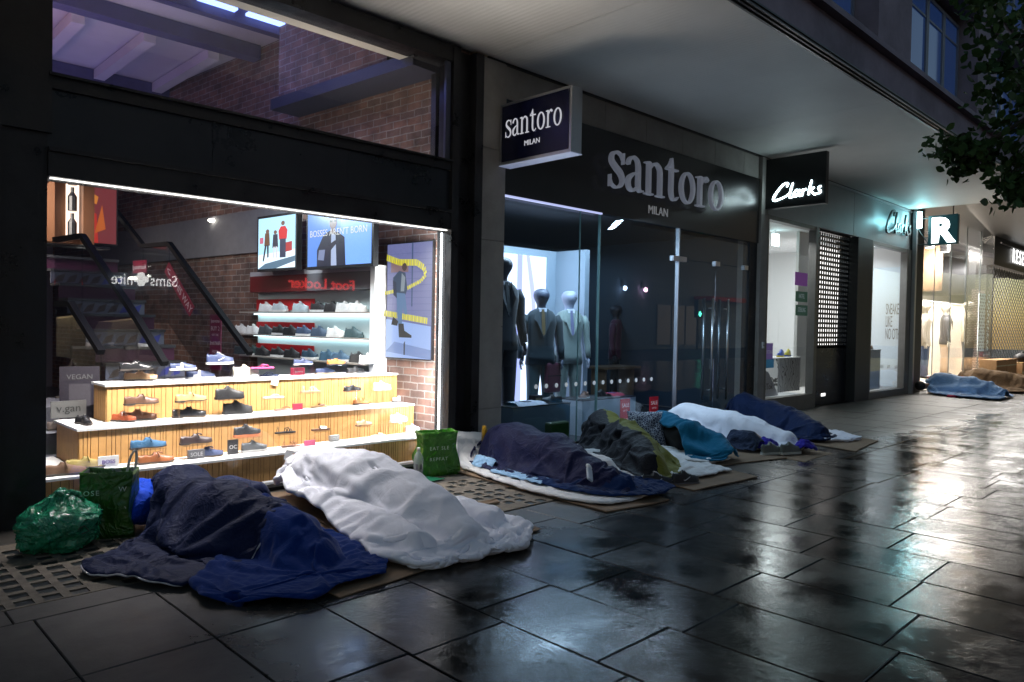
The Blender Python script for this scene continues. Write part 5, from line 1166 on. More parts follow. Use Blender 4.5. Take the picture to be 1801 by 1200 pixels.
lamp('fashion_light', (25.5, 6.7, 4.2), (9, .5), 1250, (1, .93, .84), (0, .25, -1))
lamp('fashion_front', (24.5, 6.15, 3.9), (8, .2), 750, (1, .93, .84), (0, .7, -.8))
lamp('fashion_light_2', (34, 7.2, 4.0), (12, 1.0), 900, (1, .95, .90), (0, .1, -1))
lamp('added_fashion_uplight', (22.3, 6.1, .5), (5, .4), 110, (1, .86, .66), (0, -.45, .9), spread=130)  # added low lamp, throws light up onto the cream canopy
lamp('added_fashion_spill', (23.5, 5.5, 4.15), (8, .3), 45, (1, .87, .72), (.1, -.75, -.65))  # added lamp outside the glass, stands in for the shop's spill
for i in range(4):
    x = 21.0+i*1.5; t = thing('spotlight', 'black box spotlight, %s from the left behind the fashion shop glass' % ordn[i], 'ceiling light', (x, 7.0, 4.1)); MB().box(-.15, .15, -.1, .1, -.2, .1).build('housing', m_black, t); MB().box(-.11, .11, -.07, .07, -.215, -.201).build('lens', E('wl', (1, .93, .8), 22), t)
# mesh screens
def mesh_screen(label, x0, x1, y, z0, z1, col, step=.2, sx=1.5):
    t = thing('mesh_screen', label, 'screen', (x0, y, z0)); b = MB(); W = x1-x0; H = z1-z0; r_ = .012; k = -int(H/step)-1
    while k*step*sx < W:
        for sgn in (1, -1):
            a = k*step*sx; xa, za, xb, zb = (a, 0, a+H*sx, H) if sgn > 0 else (a+H*sx, 0, a, H)
            if xa == xb: continue
            def cl(x, xa=xa, za=za, xb=xb, zb=zb): return za+(zb-za)*(x-xa)/(xb-xa)
            lo, hi = max(0, min(xa, xb)), min(W, max(xa, xb))
            if hi > lo: b.obox((lo, .004*sgn, cl(lo)), (hi, .004*sgn, cl(hi)), .008, .03, up=(0, 0, 1))
        k += 1
    b.box(-.03, 0, -.02, .02, 0, H).box(W, W+.03, -.02, .02, 0, H).build('mesh', M('mesh_black', (.012, .012, .012), rough=.5, metal=.3), t); return t
mesh_screen('black diamond mesh screen behind the last glass panels', on(1702, 500, 1, 6.5).x, on(1746, 500, 1, 6.5).x, 6.5, .3, 4.1, 0, .11, 1.4)
mesh_screen('long black diamond mesh shutter under the RESERVED fascia', 25.2, 34, 5.78, .3, 3.4, 0, .2, 1.6)
t = thing('dotted_panel', 'white panel with black dot pattern hanging behind the glass', 'panel', (on(1722, 560, 1, 6.05).x, 6.05, on(1722, 618, 1, 6.05).z)); mdp = M('dotw', (.75, .85, .85), rough=.5, emit=.35, ecol=(.8, .95, .95)); b = MB(); b.box(0, 1.15, 0, .03, 0, 1.75); b.build('sheet', mdp, t)
b = MB()
for i in range(12):
    for j in range(17):
        if (i+j) % 2 == 0: b.box(.04+i*.093, .10+i*.093, -.004, -.001, .05+j*.1, .10+j*.1)
b.build('dots', m_black, t)
t = thing('glowing_column', 'lit pinkish display niche behind the mesh at the far right', 'display'); MB().box(28.6, 29.8, 6.9, 7.0, .2, 2.9).build('panel', E('niche', (1, .72, .55), 1.2), t); MB().box(29.25, 29.7, 6.7, 6.88, .4, 1.7).build('red_cloth', M('redc', (.35, .02, .03)), t)
# clothed mannequins
G5 = 'mannequins in the bright fashion window'
PL = (.85, .78, .68)
mannequin('bright mannequin in a dark jacket and white top with pale trousers', mpos(1662, 6.7), 6.7, .13, R(20), 2.15, PL, (.045, .045, .055), (.62, .45, .30), (.8, .8, .8), None, G5)
mannequin('bright mannequin in a cream trench jacket with dark skirt', mpos(1702, 6.75), 6.75, .13, R(-5), 2.3, PL, (.55, .48, .35), (.04, .04, .05), (.8, .8, .8), None, G5)
mannequin('bright mannequin in a white top and blue jeans half behind the dark pier', mpos(1626, 6.6), 6.6, .13, R(10), 2.1, PL, (.72, .66, .58), (.05, .08, .16), (.8, .8, .8), None, G5)
# R box sign
t = thing('projecting_sign', 'teal square box sign with a big glowing white letter R on a black bracket', 'sign', (18.62, 5.18, 3.72))
MB().box(0, .12, -.31, .29, -.33, .34).build('box', M('teal_box', (.006, .035, .045), rough=.4, emit=.02, ecol=(.0, .35, .42)), t, bevel=.004)
text_mesh('lettering', 'R', .74, E('r_white', (.9, 1, 1), 6), t, .006, SIDE(-.01, .01, -.25), offset=.035)
b = MB(); b.tube([(.06, .29, .30), (.06, .66, .30)], .015, 6); b.tube([(.06, .29, -.30), (.06, .66, -.30)], .015, 6); b.tube([(.06, .66, .3), (.06, .30, -.28)], .012, 6); b.tube([(.06, -.2, .34), (.06, -.2, .8)], .012, 6); b.build('bracket', m_black, t)
# boxes stacked by the shop, far right
def carton(label, x0, x1, y0, y1, z0, z1, tape=(.45, .40, .2)):
    t = thing('cardboard_box', label, 'box', (x0, y0, z0), group='cardboard boxes by the fashion shop'); MB().box(0, x1-x0, 0, y1-y0, 0, z1-z0).build('carton', M('carton', (.42, .25, .12), rough=.8, var=.15, vs=8), t, bevel=.004)
    MB().box(-.003, x1-x0+.003, -.003, -.0005, (z1-z0)*.46, (z1-z0)*.56).build('tape', M('tape', tape, rough=.3), t); MB().box((x1-x0)*.48, (x1-x0)*.52, -.004, .2, z1-z0+.0005, z1-z0+.003).build('flap_seam', M('tape', tape, rough=.3), t)
carton('brown box at the left of the lower row beside the shop glass', 23.0, 24.1, 5.0, 5.4, 0, .36); carton('brown box right of it in the lower row', 24.15, 25.3, 5.0, 5.4, 0, .36)
carton('brown box on top at the left of the stack', 23.0, 24.1, 5.0, 5.4, .363, .70); carton('brown box on top at the right of the stack', 24.15, 25.3, 5.0, 5.4, .363, .70)
carton('bigger plain box at the far right edge carrying a dark bag', 25.5, 28.2, 4.9, 5.4, 0, .58)
t = thing('dark_bag', 'dark folded bag lying on the biggest cardboard box', 'bag', (26.6, 5.1, .585)); MB().ell((0, 0, .13), (.75, .22, .13), 16, 8).build('body', M('dbag', (.03, .03, .035), rough=.5), t, smooth=True); MB().tube([(-.3, 0, .24), (-.1, 0, .3), (.1, 0, .24)], .02, 6).build('strap', m_black, t)

# ------------------------------------------------------------------ across the street: the lit fronts whose reflections show in the glass and the wet slabs
op = thing('opposite_building', 'dark building across the street with lit shop windows, seen only as reflections', 'building', (0, -16, 0))
MB().box(-30, 70, -4, 0, 0, 12).build('wall', M('opp_wall', (.16, .20, .26), rough=.9), op)
for i, (x0, x1, col, s_) in enumerate(((18.4, 21.6, (.5, .8, 1), .06), (27, 31, (.6, .85, 1), .08), (40, 45, (1, .8, .7), .12), (52, 57, (.8, .9, 1), .12))):
    w_ = MB().box(x0, x1, .0, .05, .3, 2.9).build('lit_window', E('opp_%d' % i, col, s_), op)
    b = MB()
    for k in range(4): b.box(x0+(x1-x0)*k/3-.04, x0+(x1-x0)*k/3+.04, .05, .1, .3, 2.9)
    b.build('mullion', m_black, w_)
XR = lambda x, y, z: frame((x, y, z), (-1, 0, 0), (0, 0, 1))    # facing +y (towards our side)
def mirrored(px, py): p = on(px, py, 1, 2*5.77+15.8); return p.x, p.z
x0, z0 = mirrored(192, 499); x1, z1 = mirrored(320, 499)
t = thing('lit_sign', 'lit white Samsonite sign on the building across the street', 'sign', (0, -15.8, 0))
for s_, fx in (('Sams', .74), ('nite', .17)): text_mesh('lettering', s_, .56, E('sam', (1, .98, .94), 9), t, .004, XR(lerp_(x0, x1, fx), 0, z0) @ Matrix.Diagonal((.82, 1, 1, 1)))
b = MB(); cx = lerp_(x0, x1, .42); 
for a in range(4): b.lathe([(.12, 0), (.12, .03)], (0, 0, 0), 12); b.v[-24:] = [(v[0]+.13*math.cos(a*PI/2), v[1]+.13*math.sin(a*PI/2), v[2]) for v in b.v[-24:]]
b.v = [tuple(XR(cx, 0, z0+.2) @ Vector(v)) for v in b.v]; b.build('emblem', E('sam', (1, .98, .94), 9), t)
x0, z0 = mirrored(505, 505); x1, z1 = mirrored(612, 505)
t = thing('lit_sign', 'lit red Foot Locker sign on the building across the street', 'sign', (0, -15.8, 0)); text_mesh('lettering', 'Foot Locker', .60, E('flr', (1, .06, .06), 6), t, .02, XR((x0+x1)/2+.2, 0, z0) @ Matrix.Diagonal((1.02, 1, 1, 1)), offset=.01)
for i, (px, py, col) in enumerate(((1097, 507, (.6, .75, 1)), (1133, 510, (1, .55, .75)))):
    x, z = mirrored(px, py); t = thing('street_lantern', '%s wall lantern across the street' % ('bluish', 'pinkish')[i], 'lamp', (x, -15.7, z)); MB().ell((0, 0, 0), (.16, .12, .14), 12, 8).build('globe', E('lan%d' % i, col, 30), t); MB().box(-.1, .1, -.3, -.19, .1, .5).build('arm', m_black, t)
x, z = mirrored(1197, 544); t = thing('traffic_light', 'green traffic light across the street', 'traffic light', (x, -14.5, 0)); MB().tube([(0, 0, 0), (0, 0, 3.2)], .07, 10).build('pole', m_black, t); MB().box(-.2, .2, -.15, .15, 2.1, 3.3).build('housing', m_black, t); MB().ell((0, .17, 2.35), (.16, .05, .16), 12, 6).build('green_lens', E('grn', (.1, 1, .6), 14), t)
x0, z0 = mirrored(1225, 522); x1, _ = mirrored(1310, 508); t = thing('red_bus_stand_in', 'long red slab standing in for the reflected red bus across the street', 'awning', (x0, -15.2, z0-.2)); MB().box(0, x1-x0, -.8, .6, 0, .22).build('canvas', M('bus_red', (.3, .02, .02), rough=.6, emit=.05, ecol=(1, .05, .04)), t); MB().box(0, x1-x0, .6, .64, -.08, 0).build('slab_lip', M('bus_red', (.4, .02, .02)), t)  # red slab stands in for a reflected bus, with a faint glow added
op2 = thing('added_lit_arcade', 'added arcade with glowing windows, out of view, to light the canopy', 'building', (0, -10, 0))  # added and unseen; its glowing windows light the canopy, not reflected anywhere
MB().box(-30, 3.5, -3, 0, 0, 9).build('wall', M('opp_wall', (.05, .045, .045)), op2)
for i in range(6): MB().box(-20+i*3.9, -16.8+i*3.9, 0, .05, .4, 3.2).build('lit_window', E('added_window_glow', (1, .93, .84), .5), op2)

# ------------------------------------------------------------------ street tree, its branches hanging into the top right corner
tr = thing('street_tree', 'dark leafy street tree reaching into the top right corner', 'tree', (8.6, .9, 0))
b = MB(); b.tube([(0, 0, -.02), (.02, .02, 1.5), (-.03, .05, 3.2), (.1, .05, 5.2), (.15, .1, 7)], [.2, .15, .13, .09, .05], 12)
b.build('trunk', M('bark', (.05, .04, .032), rough=.9, bump=.5, bs=20), tr, smooth=True)
def wl(px, py, dist):
    d = ray(px, py).normalized(); p = CAM+d*dist; return Vector((p.x-8.6, p.y-.9, p.z))
rt = random.Random(11); br = MB(); lf = MB()
def leaf(c, s, r_=rt):
    n = Vector((r_.gauss(0, .6), r_.gauss(0, .6), r_.uniform(-.4, 1))).normalized(); a = n.orthogonal().normalized(); a.rotate(Matrix.Rotation(r_.uniform(0, 2*PI), 3, n)); bb = n.cross(a)
    pts = [(0, 0), (.28, .30), (.34, .62), (.20, .88), (0, 1.05), (-.20, .88), (-.34, .62), (-.28, .30)]
    lf.add([c+a*(x*s)+bb*(y*s)+n*(-.12*s*abs(x)*2+.06*s*y*y) for x, y in pts], [(0, 1, 2, 3, 4, 5, 6, 7)])
def twig(a, c, r0, r1, nl, spread, s=.105):
    a = Vector(a); c = Vector(c); pts = []
    for i in range(6):
        t_ = i/5; pts.append(a.lerp(c, t_)+Vector((rt.gauss(0, .04), rt.gauss(0, .04), -.06*math.sin(PI*t_)+rt.gauss(0, .03))))
    br.tube(pts, [lerp_(r0, r1, i/5) for i in range(6)], 6)
    for k in range(nl):
        t_ = rt.uniform(.25, 1.05); q = a.lerp(c, t_)+Vector((rt.gauss(0, spread), rt.gauss(0, spread), rt.gauss(0, spread*.8))); leaf(q, s*rt.uniform(.7, 1.2))
R1 = Vector((.05, .05, 4.3))
# lower left cluster and its sprays, as they hang in the photo
for (ax, ay, bx_, by_, nl, sp) in ((1730, 262, 1655, 268, 150, .11), (1745, 255, 1690, 300, 130, .10), (1700, 250, 1660, 250, 60, .08), (1760, 262, 1722, 282, 60, .08), (1801, 320, 1752, 318, 60, .07), (1810, 330, 1770, 330, 90, .10), (1815, 300, 1785, 355, 110, .10), (1810, 290, 1775, 290, 60, .10), (1730, 265, 1700, 262, 60, .08)):
    A_ = wl(ax, ay, 7.0); B_ = wl(bx_, by_, 6.9+rt.uniform(-.3, .3)); twig(A_, B_, .012, .004, int(nl*1.0), sp*.62, .068)
twig(R1, wl(1735, 262, 7.0), .05, .014, 0, 0); twig(R1, wl(1812, 320, 7.1), .05, .014, 0, 0); twig(R1+Vector((0, 0, .8)), wl(1790, 100, 7.2), .05, .014, 0, 0)
for px in range(1745, 1990, 17):
    for py in range(-90, 330, 20):
        lim = 1745+max(0, (py-170))*.35 + 14*math.sin(py*.06) + (25 if 140 < py < 175 else 0)
        if px < lim-14: continue
        p = wl(px+rt.uniform(-12, 12), py+rt.uniform(-10, 10), 7.4+rt.uniform(-.7, .9))
        for k in range(6): leaf(p+Vector((rt.gauss(0, .12), rt.gauss(0, .12), rt.gauss(0, .10))), .085*rt.uniform(.7, 1.2))
for px, py in ((1700, -8), (1722, 4), (1740, 12), (1755, 120), (1742, 130), (1750, 60), (1736, 170), (1770, 210)):
    p = wl(px, py, 7.4)
    for k in range(26): leaf(p+Vector((rt.gauss(0, .08), rt.gauss(0, .08), rt.gauss(0, .06))), .07*rt.uniform(.7, 1.2))
br.build('branches', M('bark', (.05, .04, .032)), tr, smooth=True)
lf.build('leaves', M('leaf', (.035, .075, .020), rough=.6, var=.4, vs=5, spec=.2), tr, fix=False)
# ------------------------------------------------------------------ bedding: real cloth let down over the sleepers' bodies
def lerp(a, b, t): return a + (b-a)*t
def catmull(P, t):
    n = len(P)-1; x = t*n; i = min(int(x), n-1); u = x-i
    p0 = P[max(i-1, 0)]; p1 = P[i]; p2 = P[i+1]; p3 = P[min(i+2, n)]
    return tuple(.5*((2*b)+(-a+c)*u+(2*a-5*b+4*c-d)*u*u+(-a+3*b-3*c+d)*u**3) for a, b, c, d in zip(p0, p1, p2, p3))
def capd(x, y, c):
    (ax, ay, az, ar, bx, by, bz, br) = c
    dx, dy = bx-ax, by-ay; l = dx*dx+dy*dy
    t = max(0, min(1, ((x-ax)*dx+(y-ay)*dy)/l)) if l else 0
    d = math.hypot(x-ax-t*dx, y-ay-t*dy); return d, lerp(ar, br, t), lerp(az, bz, t)
def body_h(x, y, caps, base=0, pad=.0):
    h = base
    for c in caps:
        d, r, z = capd(x, y, c); r += pad
        if d < r: h = max(h, z+math.sqrt(r*r-d*d))
    return h
def env_h(x, y, caps, base, slope=1.3, pad=.03):
    h = base; s = 0
    for c in caps:
        d, r, z = capd(x, y, c); r += pad
        q = z+r-.02 if d < .4*r else z+r-.02-slope*(d-.4*r)
        h = max(h, q)
    return h
def cloth(name, rows, caps, mat, base=.02, nu=46, nv=64, grow=.08, seed=1, thick=.012, puff=0, pu=1, pv=6, frames=16,
          slope=1.3, bend=.6, parent=None, stiff=15, lift=.02, noise_a=.02, jag=.02, sub=1, over=None, post=None, mass=.3, puff_noise=.5, pin=.01, pinfree=-1):
    """rows: outline of the cloth lying on the ground, (left x, left y, right x, right y) from head to foot."""
    rr = random.Random(seed); V = []; UV = []
    for j in range(nv+1):
        t = j/nv; lx, ly, rx, ry = catmull(rows, t)
        for i in range(nu+1):
            s = i/nu; x = lerp(lx, rx, s); y = lerp(ly, ry, s)
            e = min(s, 1-s, t, 1-t)
            k = max(0, 1-e*9)*jag
            x += k*noise.noise((x*4+seed, y*4, 3)); y += k*noise.noise((x*4, y*4+seed, 9))
            h = env_h(x, y, caps, base, slope)
            if over: h = max(h, over(x, y)+.015)
            h += lift + noise_a*noise.noise((x*5+seed, y*5, 0)) + noise_a*.6*noise.noise((x*13, y*13+seed, 0))
            V.append((x, y, max(h, base+.004))); UV.append((s, t))
    Fc = [(j*(nu+1)+i, j*(nu+1)+i+1, (j+1)*(nu+1)+i+1, (j+1)*(nu+1)+i) for j in range(nv) for i in range(nu)]
    me = bpy.data.meshes.new(name); me.from_pydata(V, [], Fc)
    if frames:
        S = bpy.data.scenes.new('settle'); S.frame_start = 1; S.frame_end = frames+2
        o = bpy.data.objects.new('c', me); S.collection.objects.link(o)
        xs = [v[0] for v in V]; ys = [v[1] for v in V]; q = .3; x0, x1, y0, y1 = min(xs)-q, max(xs)+q, min(ys)-q, max(ys)+q
        nx = int((x1-x0)/.035); ny = int((y1-y0)/.035); GV = []
        for j in range(ny+1):
            for i in range(nx+1):
                x = lerp(x0, x1, i/nx); y = lerp(y0, y1, j/ny); h = body_h(x, y, caps, base)
                if over: h = max(h, over(x, y))
                GV.append((x, y, h))
        gm = bpy.data.meshes.new('g'); gm.from_pydata(GV, [], [(j*(nx+1)+i, j*(nx+1)+i+1, (j+1)*(nx+1)+i+1, (j+1)*(nx+1)+i) for j in range(ny) for i in range(nx)])
        g = bpy.data.objects.new('g', gm); S.collection.objects.link(g); g.modifiers.new('col', 'COLLISION')
        g.collision.thickness_outer = .012; g.collision.cloth_friction = 25; g.collision.use_culling = False
        vg = o.vertex_groups.new(name='pin')
        for k, (s_, t_) in enumerate(UV):
            e = min(s_, 1-s_, t_, 1-t_)
            if e < pin*.5 and noise.noise((V[k][0]*3+seed, V[k][1]*3, 5)) > pinfree: vg.add([k], 1-e/pin, 'REPLACE')
        cm = o.modifiers.new('cl', 'CLOTH'); st = cm.settings
        if pin: st.vertex_group_mass = 'pin'; st.pin_stiffness = 1
        st.quality = 5; st.mass = mass; st.tension_stiffness = stiff; st.compression_stiffness = stiff; st.shear_stiffness = 5
        st.bending_stiffness = bend; st.shrink_min = -grow; st.shrink_max = -grow; st.air_damping = 2
        cm.collision_settings.distance_min = .012; cm.collision_settings.collision_quality = 2
        cm.point_cache.frame_start = 1; cm.point_cache.frame_end = frames+2
        for fr in range(1, frames+2): S.frame_set(fr)
        dg = S.view_layers[0].depsgraph; ev = o.evaluated_get(dg)
        co = [v.co.copy() for v in ev.data.vertices]
        moved = sum((Vector(a)-b).length for a, b in zip(V, co))/len(co)
        print('CLOTH', name, 'moved %.3f' % moved)
        bpy.data.objects.remove(o); bpy.data.objects.remove(g); bpy.data.scenes.remove(S)
        bad = any(c.length > 100 or c.length != c.length for c in co)
        if not bad:
            for v, c in zip(me.vertices, co): v.co = c
    me.update()
    nr = [v.normal.copy() for v in me.vertices]
    if puff:
        for v, (s, t), n in zip(me.vertices, UV, nr):
            a = abs(math.sin(PI*pv*t))**.45 * (abs(math.sin(PI*pu*s))**.45 if pu > 1 else 1)
            e = min(1, min(s, 1-s, t, 1-t)*14)
            v.co += n*(puff*a*e + puff*puff_noise*noise.noise((v.co.x*7, v.co.y*7, seed)))
            if v.co.z < base+.002: v.co.z = base+.002
    if post: post(me, UV)
    me.materials.append(mat); me.polygons.foreach_set('use_smooth', [True]*len(me.polygons))
    ob = bpy.data.objects.new(name, me); C.objects.link(ob)
    if parent: ob.parent = parent
    so = ob.modifiers.new('thick', 'SOLIDIFY'); so.thickness = thick; so.offset = -.2; so.use_rim = True
    if sub:
        sb = ob.modifiers.new('sub', 'SUBSURF'); sb.levels = sub; sb.render_levels = sub
    return ob
# ------------------------------------------------------------------ the sleepers, their bedding and bags
def chain(*p): return [(*p[i], *p[i+1]) for i in range(len(p)-1)]
def sleeper(label, head, neck, sho, hip, knee, foot, hair=(.012, .010, .009), cloth_c=(.02, .02, .024), skin=(.28, .16, .11), arms=True, hat=None, group=None):
    """a person lying on one side: each joint is (x, y, z); the body is one skin, hair and clothing are its children"""
    t = thing('person', label, 'person', (hip[0], hip[1], 0), 0, group); O = Vector((hip[0], hip[1], 0))
    Vh, Vn, Vs, Vp, Vk, Vf = (Vector(q)-O for q in (head, neck, sho, hip, knee, foot))
    ax = (Vp-Vs).normalized(); side = ax.cross(Vector((0, 0, 1))).normalized()
    V = [Vp, Vp.lerp(Vs, .5), Vs, Vn, Vn.lerp(Vh, .45), Vh, Vh+(Vh-Vn).normalized()*.07]
    r_ = [(.12, .13), (.11, .12), (.12, .13), .055, .075, .095, .06]; Eg = [(i, i+1) for i in range(6)]
    def addc(pts, rad, root):
        k = len(V); V.extend(pts); r_.extend(rad); Eg.append((root, k)); Eg.extend((k+i, k+i+1) for i in range(len(pts)-1))
    for q, dz in ((.0, .02), (.0, -.05)):
        addc([Vp.lerp(Vk, .5)+Vector((0, 0, dz)), Vk+Vector((0, 0, dz))+side*q, Vk.lerp(Vf, .5)+Vector((0, 0, dz*.5))+side*q, Vf+Vector((0, 0, dz*.4))+side*q, Vf+side*(q+.03)+ax*.05+Vector((0, 0, -.02))], [.075, .052, .042, .03, .024], 0)
    if arms:
        for dz in (.04, -.05): addc([Vs.lerp(Vp, .35)+side*.06+Vector((0, 0, dz)), Vs.lerp(Vn, .3)+side*.10+Vector((0, 0, dz*.6-.04)), Vn.lerp(Vh, .4)+side*.08+Vector((0, 0, dz*.4-.04))], [.04, .032, .024], 2)
    for i in range(len(V)): V[i] = Vector((V[i].x, V[i].y, max(V[i].z, .05)))
    skin_body('body', V, Eg, r_, M('skin_%.2f' % skin[0], skin, rough=.5), t, 2)
    b = MB(); n = V[2]; rgs = [(V[0]*1.0, .16), (V[1], .14), (V[2], .165), (V[2].lerp(V[3], .6), .10)]
    b.tube([q for q, _ in rgs], [w_ for _, w_ in rgs], 16); b.build('jacket', M('slp_%.3f%.3f%.3f' % cloth_c, cloth_c, rough=.8), t, smooth=True)
    # face: nose, brow and ear on the side of the head turned away from the sky; hair cap over the crown
    hd = (Vh-Vn).normalized(); b = MB(); 
    b.ell((Vh+side*.085-hd*.01), (.014, .014, .018), 8, 5); b.ell((Vh+Vector((0, 0, .08))-hd*.01), (.022, .012, .012), 8, 5); b.build('nose_and_ear', M('skin_%.2f' % skin[0], skin), t, smooth=True)
    b = MB(); c = Vh+hd*.035-side*.018+Vector((0, 0, .008)); rr = random.Random(5)
    ring = []
    for i in range(9):
        th = PI*i/8; ring.append([(c.x+(.112+.008*rr.random())*math.sin(th)*math.cos(a), c.y+(.112+.008*rr.random())*math.sin(th)*math.sin(a), c.z+(.108)*-math.cos(th)) for a in [2*PI*k/14 for k in range(14)]] if 0 < i < 8 else [(c.x+.004*math.cos(a), c.y+.004*math.sin(a), c.z-.108*math.cos(th)) for a in [2*PI*k/14 for k in range(14)]])
    b.rings(ring); b.build('hat' if hat else 'hair', M('hair_%.3f%.3f' % (hat or hair)[:2], hat or hair, rough=.7, bump=.5, bs=120), t, smooth=True)
    return t
def fabric(name, col, rough=.75, sheen=.3, wr=.25, bs=14, fine=.1, var=.12):
    """cloth with creases: sharp ridged folds, soft puckers and a fine weave, all as bump"""
    if name in _mc: return _mc[name]
    m = M(name, col, rough=max(rough, .62), sheen=sheen, spec=.14, var=var, vs=3)
    n = m.node_tree.nodes; L = m.node_tree.links; tc = n.new('ShaderNodeTexCoord'); hs = []
    for s_, di, amp, ridge in ((bs*.45, 1.6, 1.0, True), (bs*1.3, 1.0, .35, True), (bs*.3, .4, .5, False), (260, 0, .03, False)):
        t = n.new('ShaderNodeTexNoise'); t.inputs['Scale'].default_value = s_; t.inputs['Detail'].default_value = 3; t.inputs['Distortion'].default_value = di
        L.new(tc.outputs['Object'], t.inputs['Vector']); o = t.outputs[0]
        def mm(op, a, b_=None):
            q = n.new('ShaderNodeMath'); q.operation = op
            for i, v in enumerate((a, b_)):
                if v is None: continue
                if isinstance(v, (int, float)): q.inputs[i].default_value = v
                else: L.new(v, q.inputs[i])
            return q.outputs[0]
        if ridge: o = mm('POWER', mm('SUBTRACT', 1.0, mm('ABSOLUTE', mm('MULTIPLY', mm('SUBTRACT', o, .5), 3.2))), 3.0)
        hs.append(mm('MULTIPLY', o, amp))
    h = hs[0]
    for q in hs[1:]: h = mm('ADD', h, q)
    bp = n.new('ShaderNodeBump'); bp.inputs['Strength'].default_value = min(1, wr*1.6); bp.inputs['Distance'].default_value = .014
    L.new(h, bp.inputs['Height']); L.new(bp.outputs[0], n['Principled BSDF'].inputs['Normal']); return m
m_bag1 = fabric('navy_nylon', (.005, .011, .048), .5, .04, .22, 13)
m_duv = fabric('white_duvet', (.80, .80, .86), .85, .1, .10, 8, var=.03)
m_roy = fabric('royal_fleece', (.004, .024, .14), .95, .12, .14, 10)
m_bag3 = fabric('indigo_nylon', (.012, .015, .055), .5, .04, .22, 12)
m_navy2 = fabric('navy_fleece', (.006, .022, .085), .95, .1, .15, 10)
m_mat = fabric('white_quilt', (.72, .71, .70), .8, .2, .2, 20, var=.06)
m_card = M('cardboard', (.19, .125, .075), rough=.85, var=.22, vs=4, bump=.15, bs=30)
m_blk = fabric('black_nylon', (.008, .009, .013), .45, .05, .18, 12)
m_olv = fabric('olive_nylon', (.15, .15, .025), .5, .05, .18, 12)
m_teal = fabric('teal_fleece', (.008, .12, .22), .95, .12, .14, 10)

def sheet(label, pts, z, mat=m_card, th=.006, name='cardboard_sheet', group=None, seed=1, curl=.012, n=14, flute=True):
    """a flat sheet with its four corners on the ground, slightly warped, with a real edge"""
    b = MB(); P = [Vector((*p, 0)) for p in pts]; G = []
    for j in range(n+1):
        for i in range(n+1):
            u, v = i/n, j/n; q = P[0].lerp(P[1], u).lerp(P[3].lerp(P[2], u), v); e = max(abs(u-.5), abs(v-.5))*2
            q = q+Vector((.02*noise.noise((q.x*3, q.y*3, seed)), .02*noise.noise((q.x*3, q.y*3, seed+5)), 0))
            G.append((q.x, q.y, z+curl*max(0, noise.noise((q.x*2, q.y*2, seed)))*e+.002*(e if e > .9 else 0)))
    N = n+1; f = [(j*N+i, j*N+i+1, (j+1)*N+i+1, (j+1)*N+i) for j in range(n) for i in range(n)]
    b.add(G, f); o = b.build(name, mat, None, smooth=False); s_ = o.modifiers.new('t', 'SOLIDIFY'); s_.thickness = th; s_.offset = 1
    return tag(o, label, 'cardboard' if name == 'cardboard_sheet' else 'mat', group)
gc = 'flattened cardboard under the sleepers'

# 1: navy sleeping bag with royal blue fleece
sleeper('person asleep on one side wholly inside the dark navy sleeping bag, dark hair just showing', (1.93, 5.36, .22), (1.93, 5.22, .20), (1.92, 5.02, .21), (1.97, 4.52, .19), (2.12, 4.20, .15), (2.05, 3.85, .09))
caps1 = chain((1.90, 5.30, .20, .12), (1.90, 5.05, .22, .18), (1.93, 4.75, .17, .16), (1.97, 4.5, .20, .17), (2.08, 4.18, .15, .13), (2.08, 3.88, .09, .09))+chain((2.25, 5.25, .15, .10), (2.42, 5.1, .14, .08))
sheet('brown cardboard sheet under the navy sleeping bag and the white duvet', [(2.0, 3.25), (2.75, 3.30), (2.72, 5.6), (1.95, 5.55)], .001, group=gc, seed=3)
sheet('brown cardboard sheet showing at both sides of the white duvet', [(2.62, 3.28), (3.68, 3.42), (3.95, 5.35), (2.66, 5.6)], .009, group=gc, seed=4)
o = cloth('sleeping_bag', [(1.78, 5.30, 2.24, 5.38), (1.76, 5.16, 2.60, 5.34), (1.62, 4.90, 2.66, 5.02), (1.16, 4.50, 2.60, 4.72), (1.28, 4.16, 2.56, 4.42), (1.44, 3.86, 2.36, 4.12)], caps1, m_bag1, base=.012, nu=64, nv=76, grow=.18, frames=34, bend=.35, thick=.03, puff=.022, pu=1, pv=8, seed=2)
tag(o, 'dark navy nylon sleeping bag with pale zip edge below the lit window', 'sleeping bag')
def zip_edge(par, rows, t0, t1, side, z=.03, mat=None, name='zip'):
    b = MB(); P = []
    for i in range(40):
        q = catmull(rows, lerp(t0, t1, i/39)); x, y = (q[0], q[1]) if side == 'L' else (q[2], q[3]); P.append((x, y, z+.006*noise.noise((x*20, y*20, 1))))
    b.tube(P, .006, 6); return b.build(name, mat or M('zip_pale', (.45, .45, .48), rough=.4, metal=.3), par, smooth=True)
def edge_piping(ob, pick, mat, name='zip', r_=.0055):
    """a cord that follows the settled cloth along the listed vertex row"""
    me = ob.data; b = MB(); P = [me.vertices[i].co+Vector((0, 0, .006)) for i in pick]; b.tube(P, r_, 6); return b.build(name, mat, ob, smooth=True)
m_zip = M('zip_pale', (.42, .42, .46), rough=.4, metal=.3)
edge_piping(o, [j*65 for j in range(46, 77)]+[76*65+i for i in range(1, 40)], m_zip)
caps1b = chain((2.08, 4.30, .12, .16), (2.12, 3.95, .10, .15), (2.14, 3.72, .04, .10))
o = cloth('fleece_blanket', [(2.0, 4.38, 2.45, 4.36), (1.68, 4.08, 2.54, 4.15), (1.48, 3.82, 2.50, 3.86), (1.46, 3.62, 2.46, 3.62), (1.60, 3.42, 2.46, 3.46), (1.85, 3.28, 2.36, 3.34)], caps1b, m_roy, base=.02, nu=56, nv=56, grow=.17, frames=30, bend=.25, thick=.008, seed=5, jag=.07)
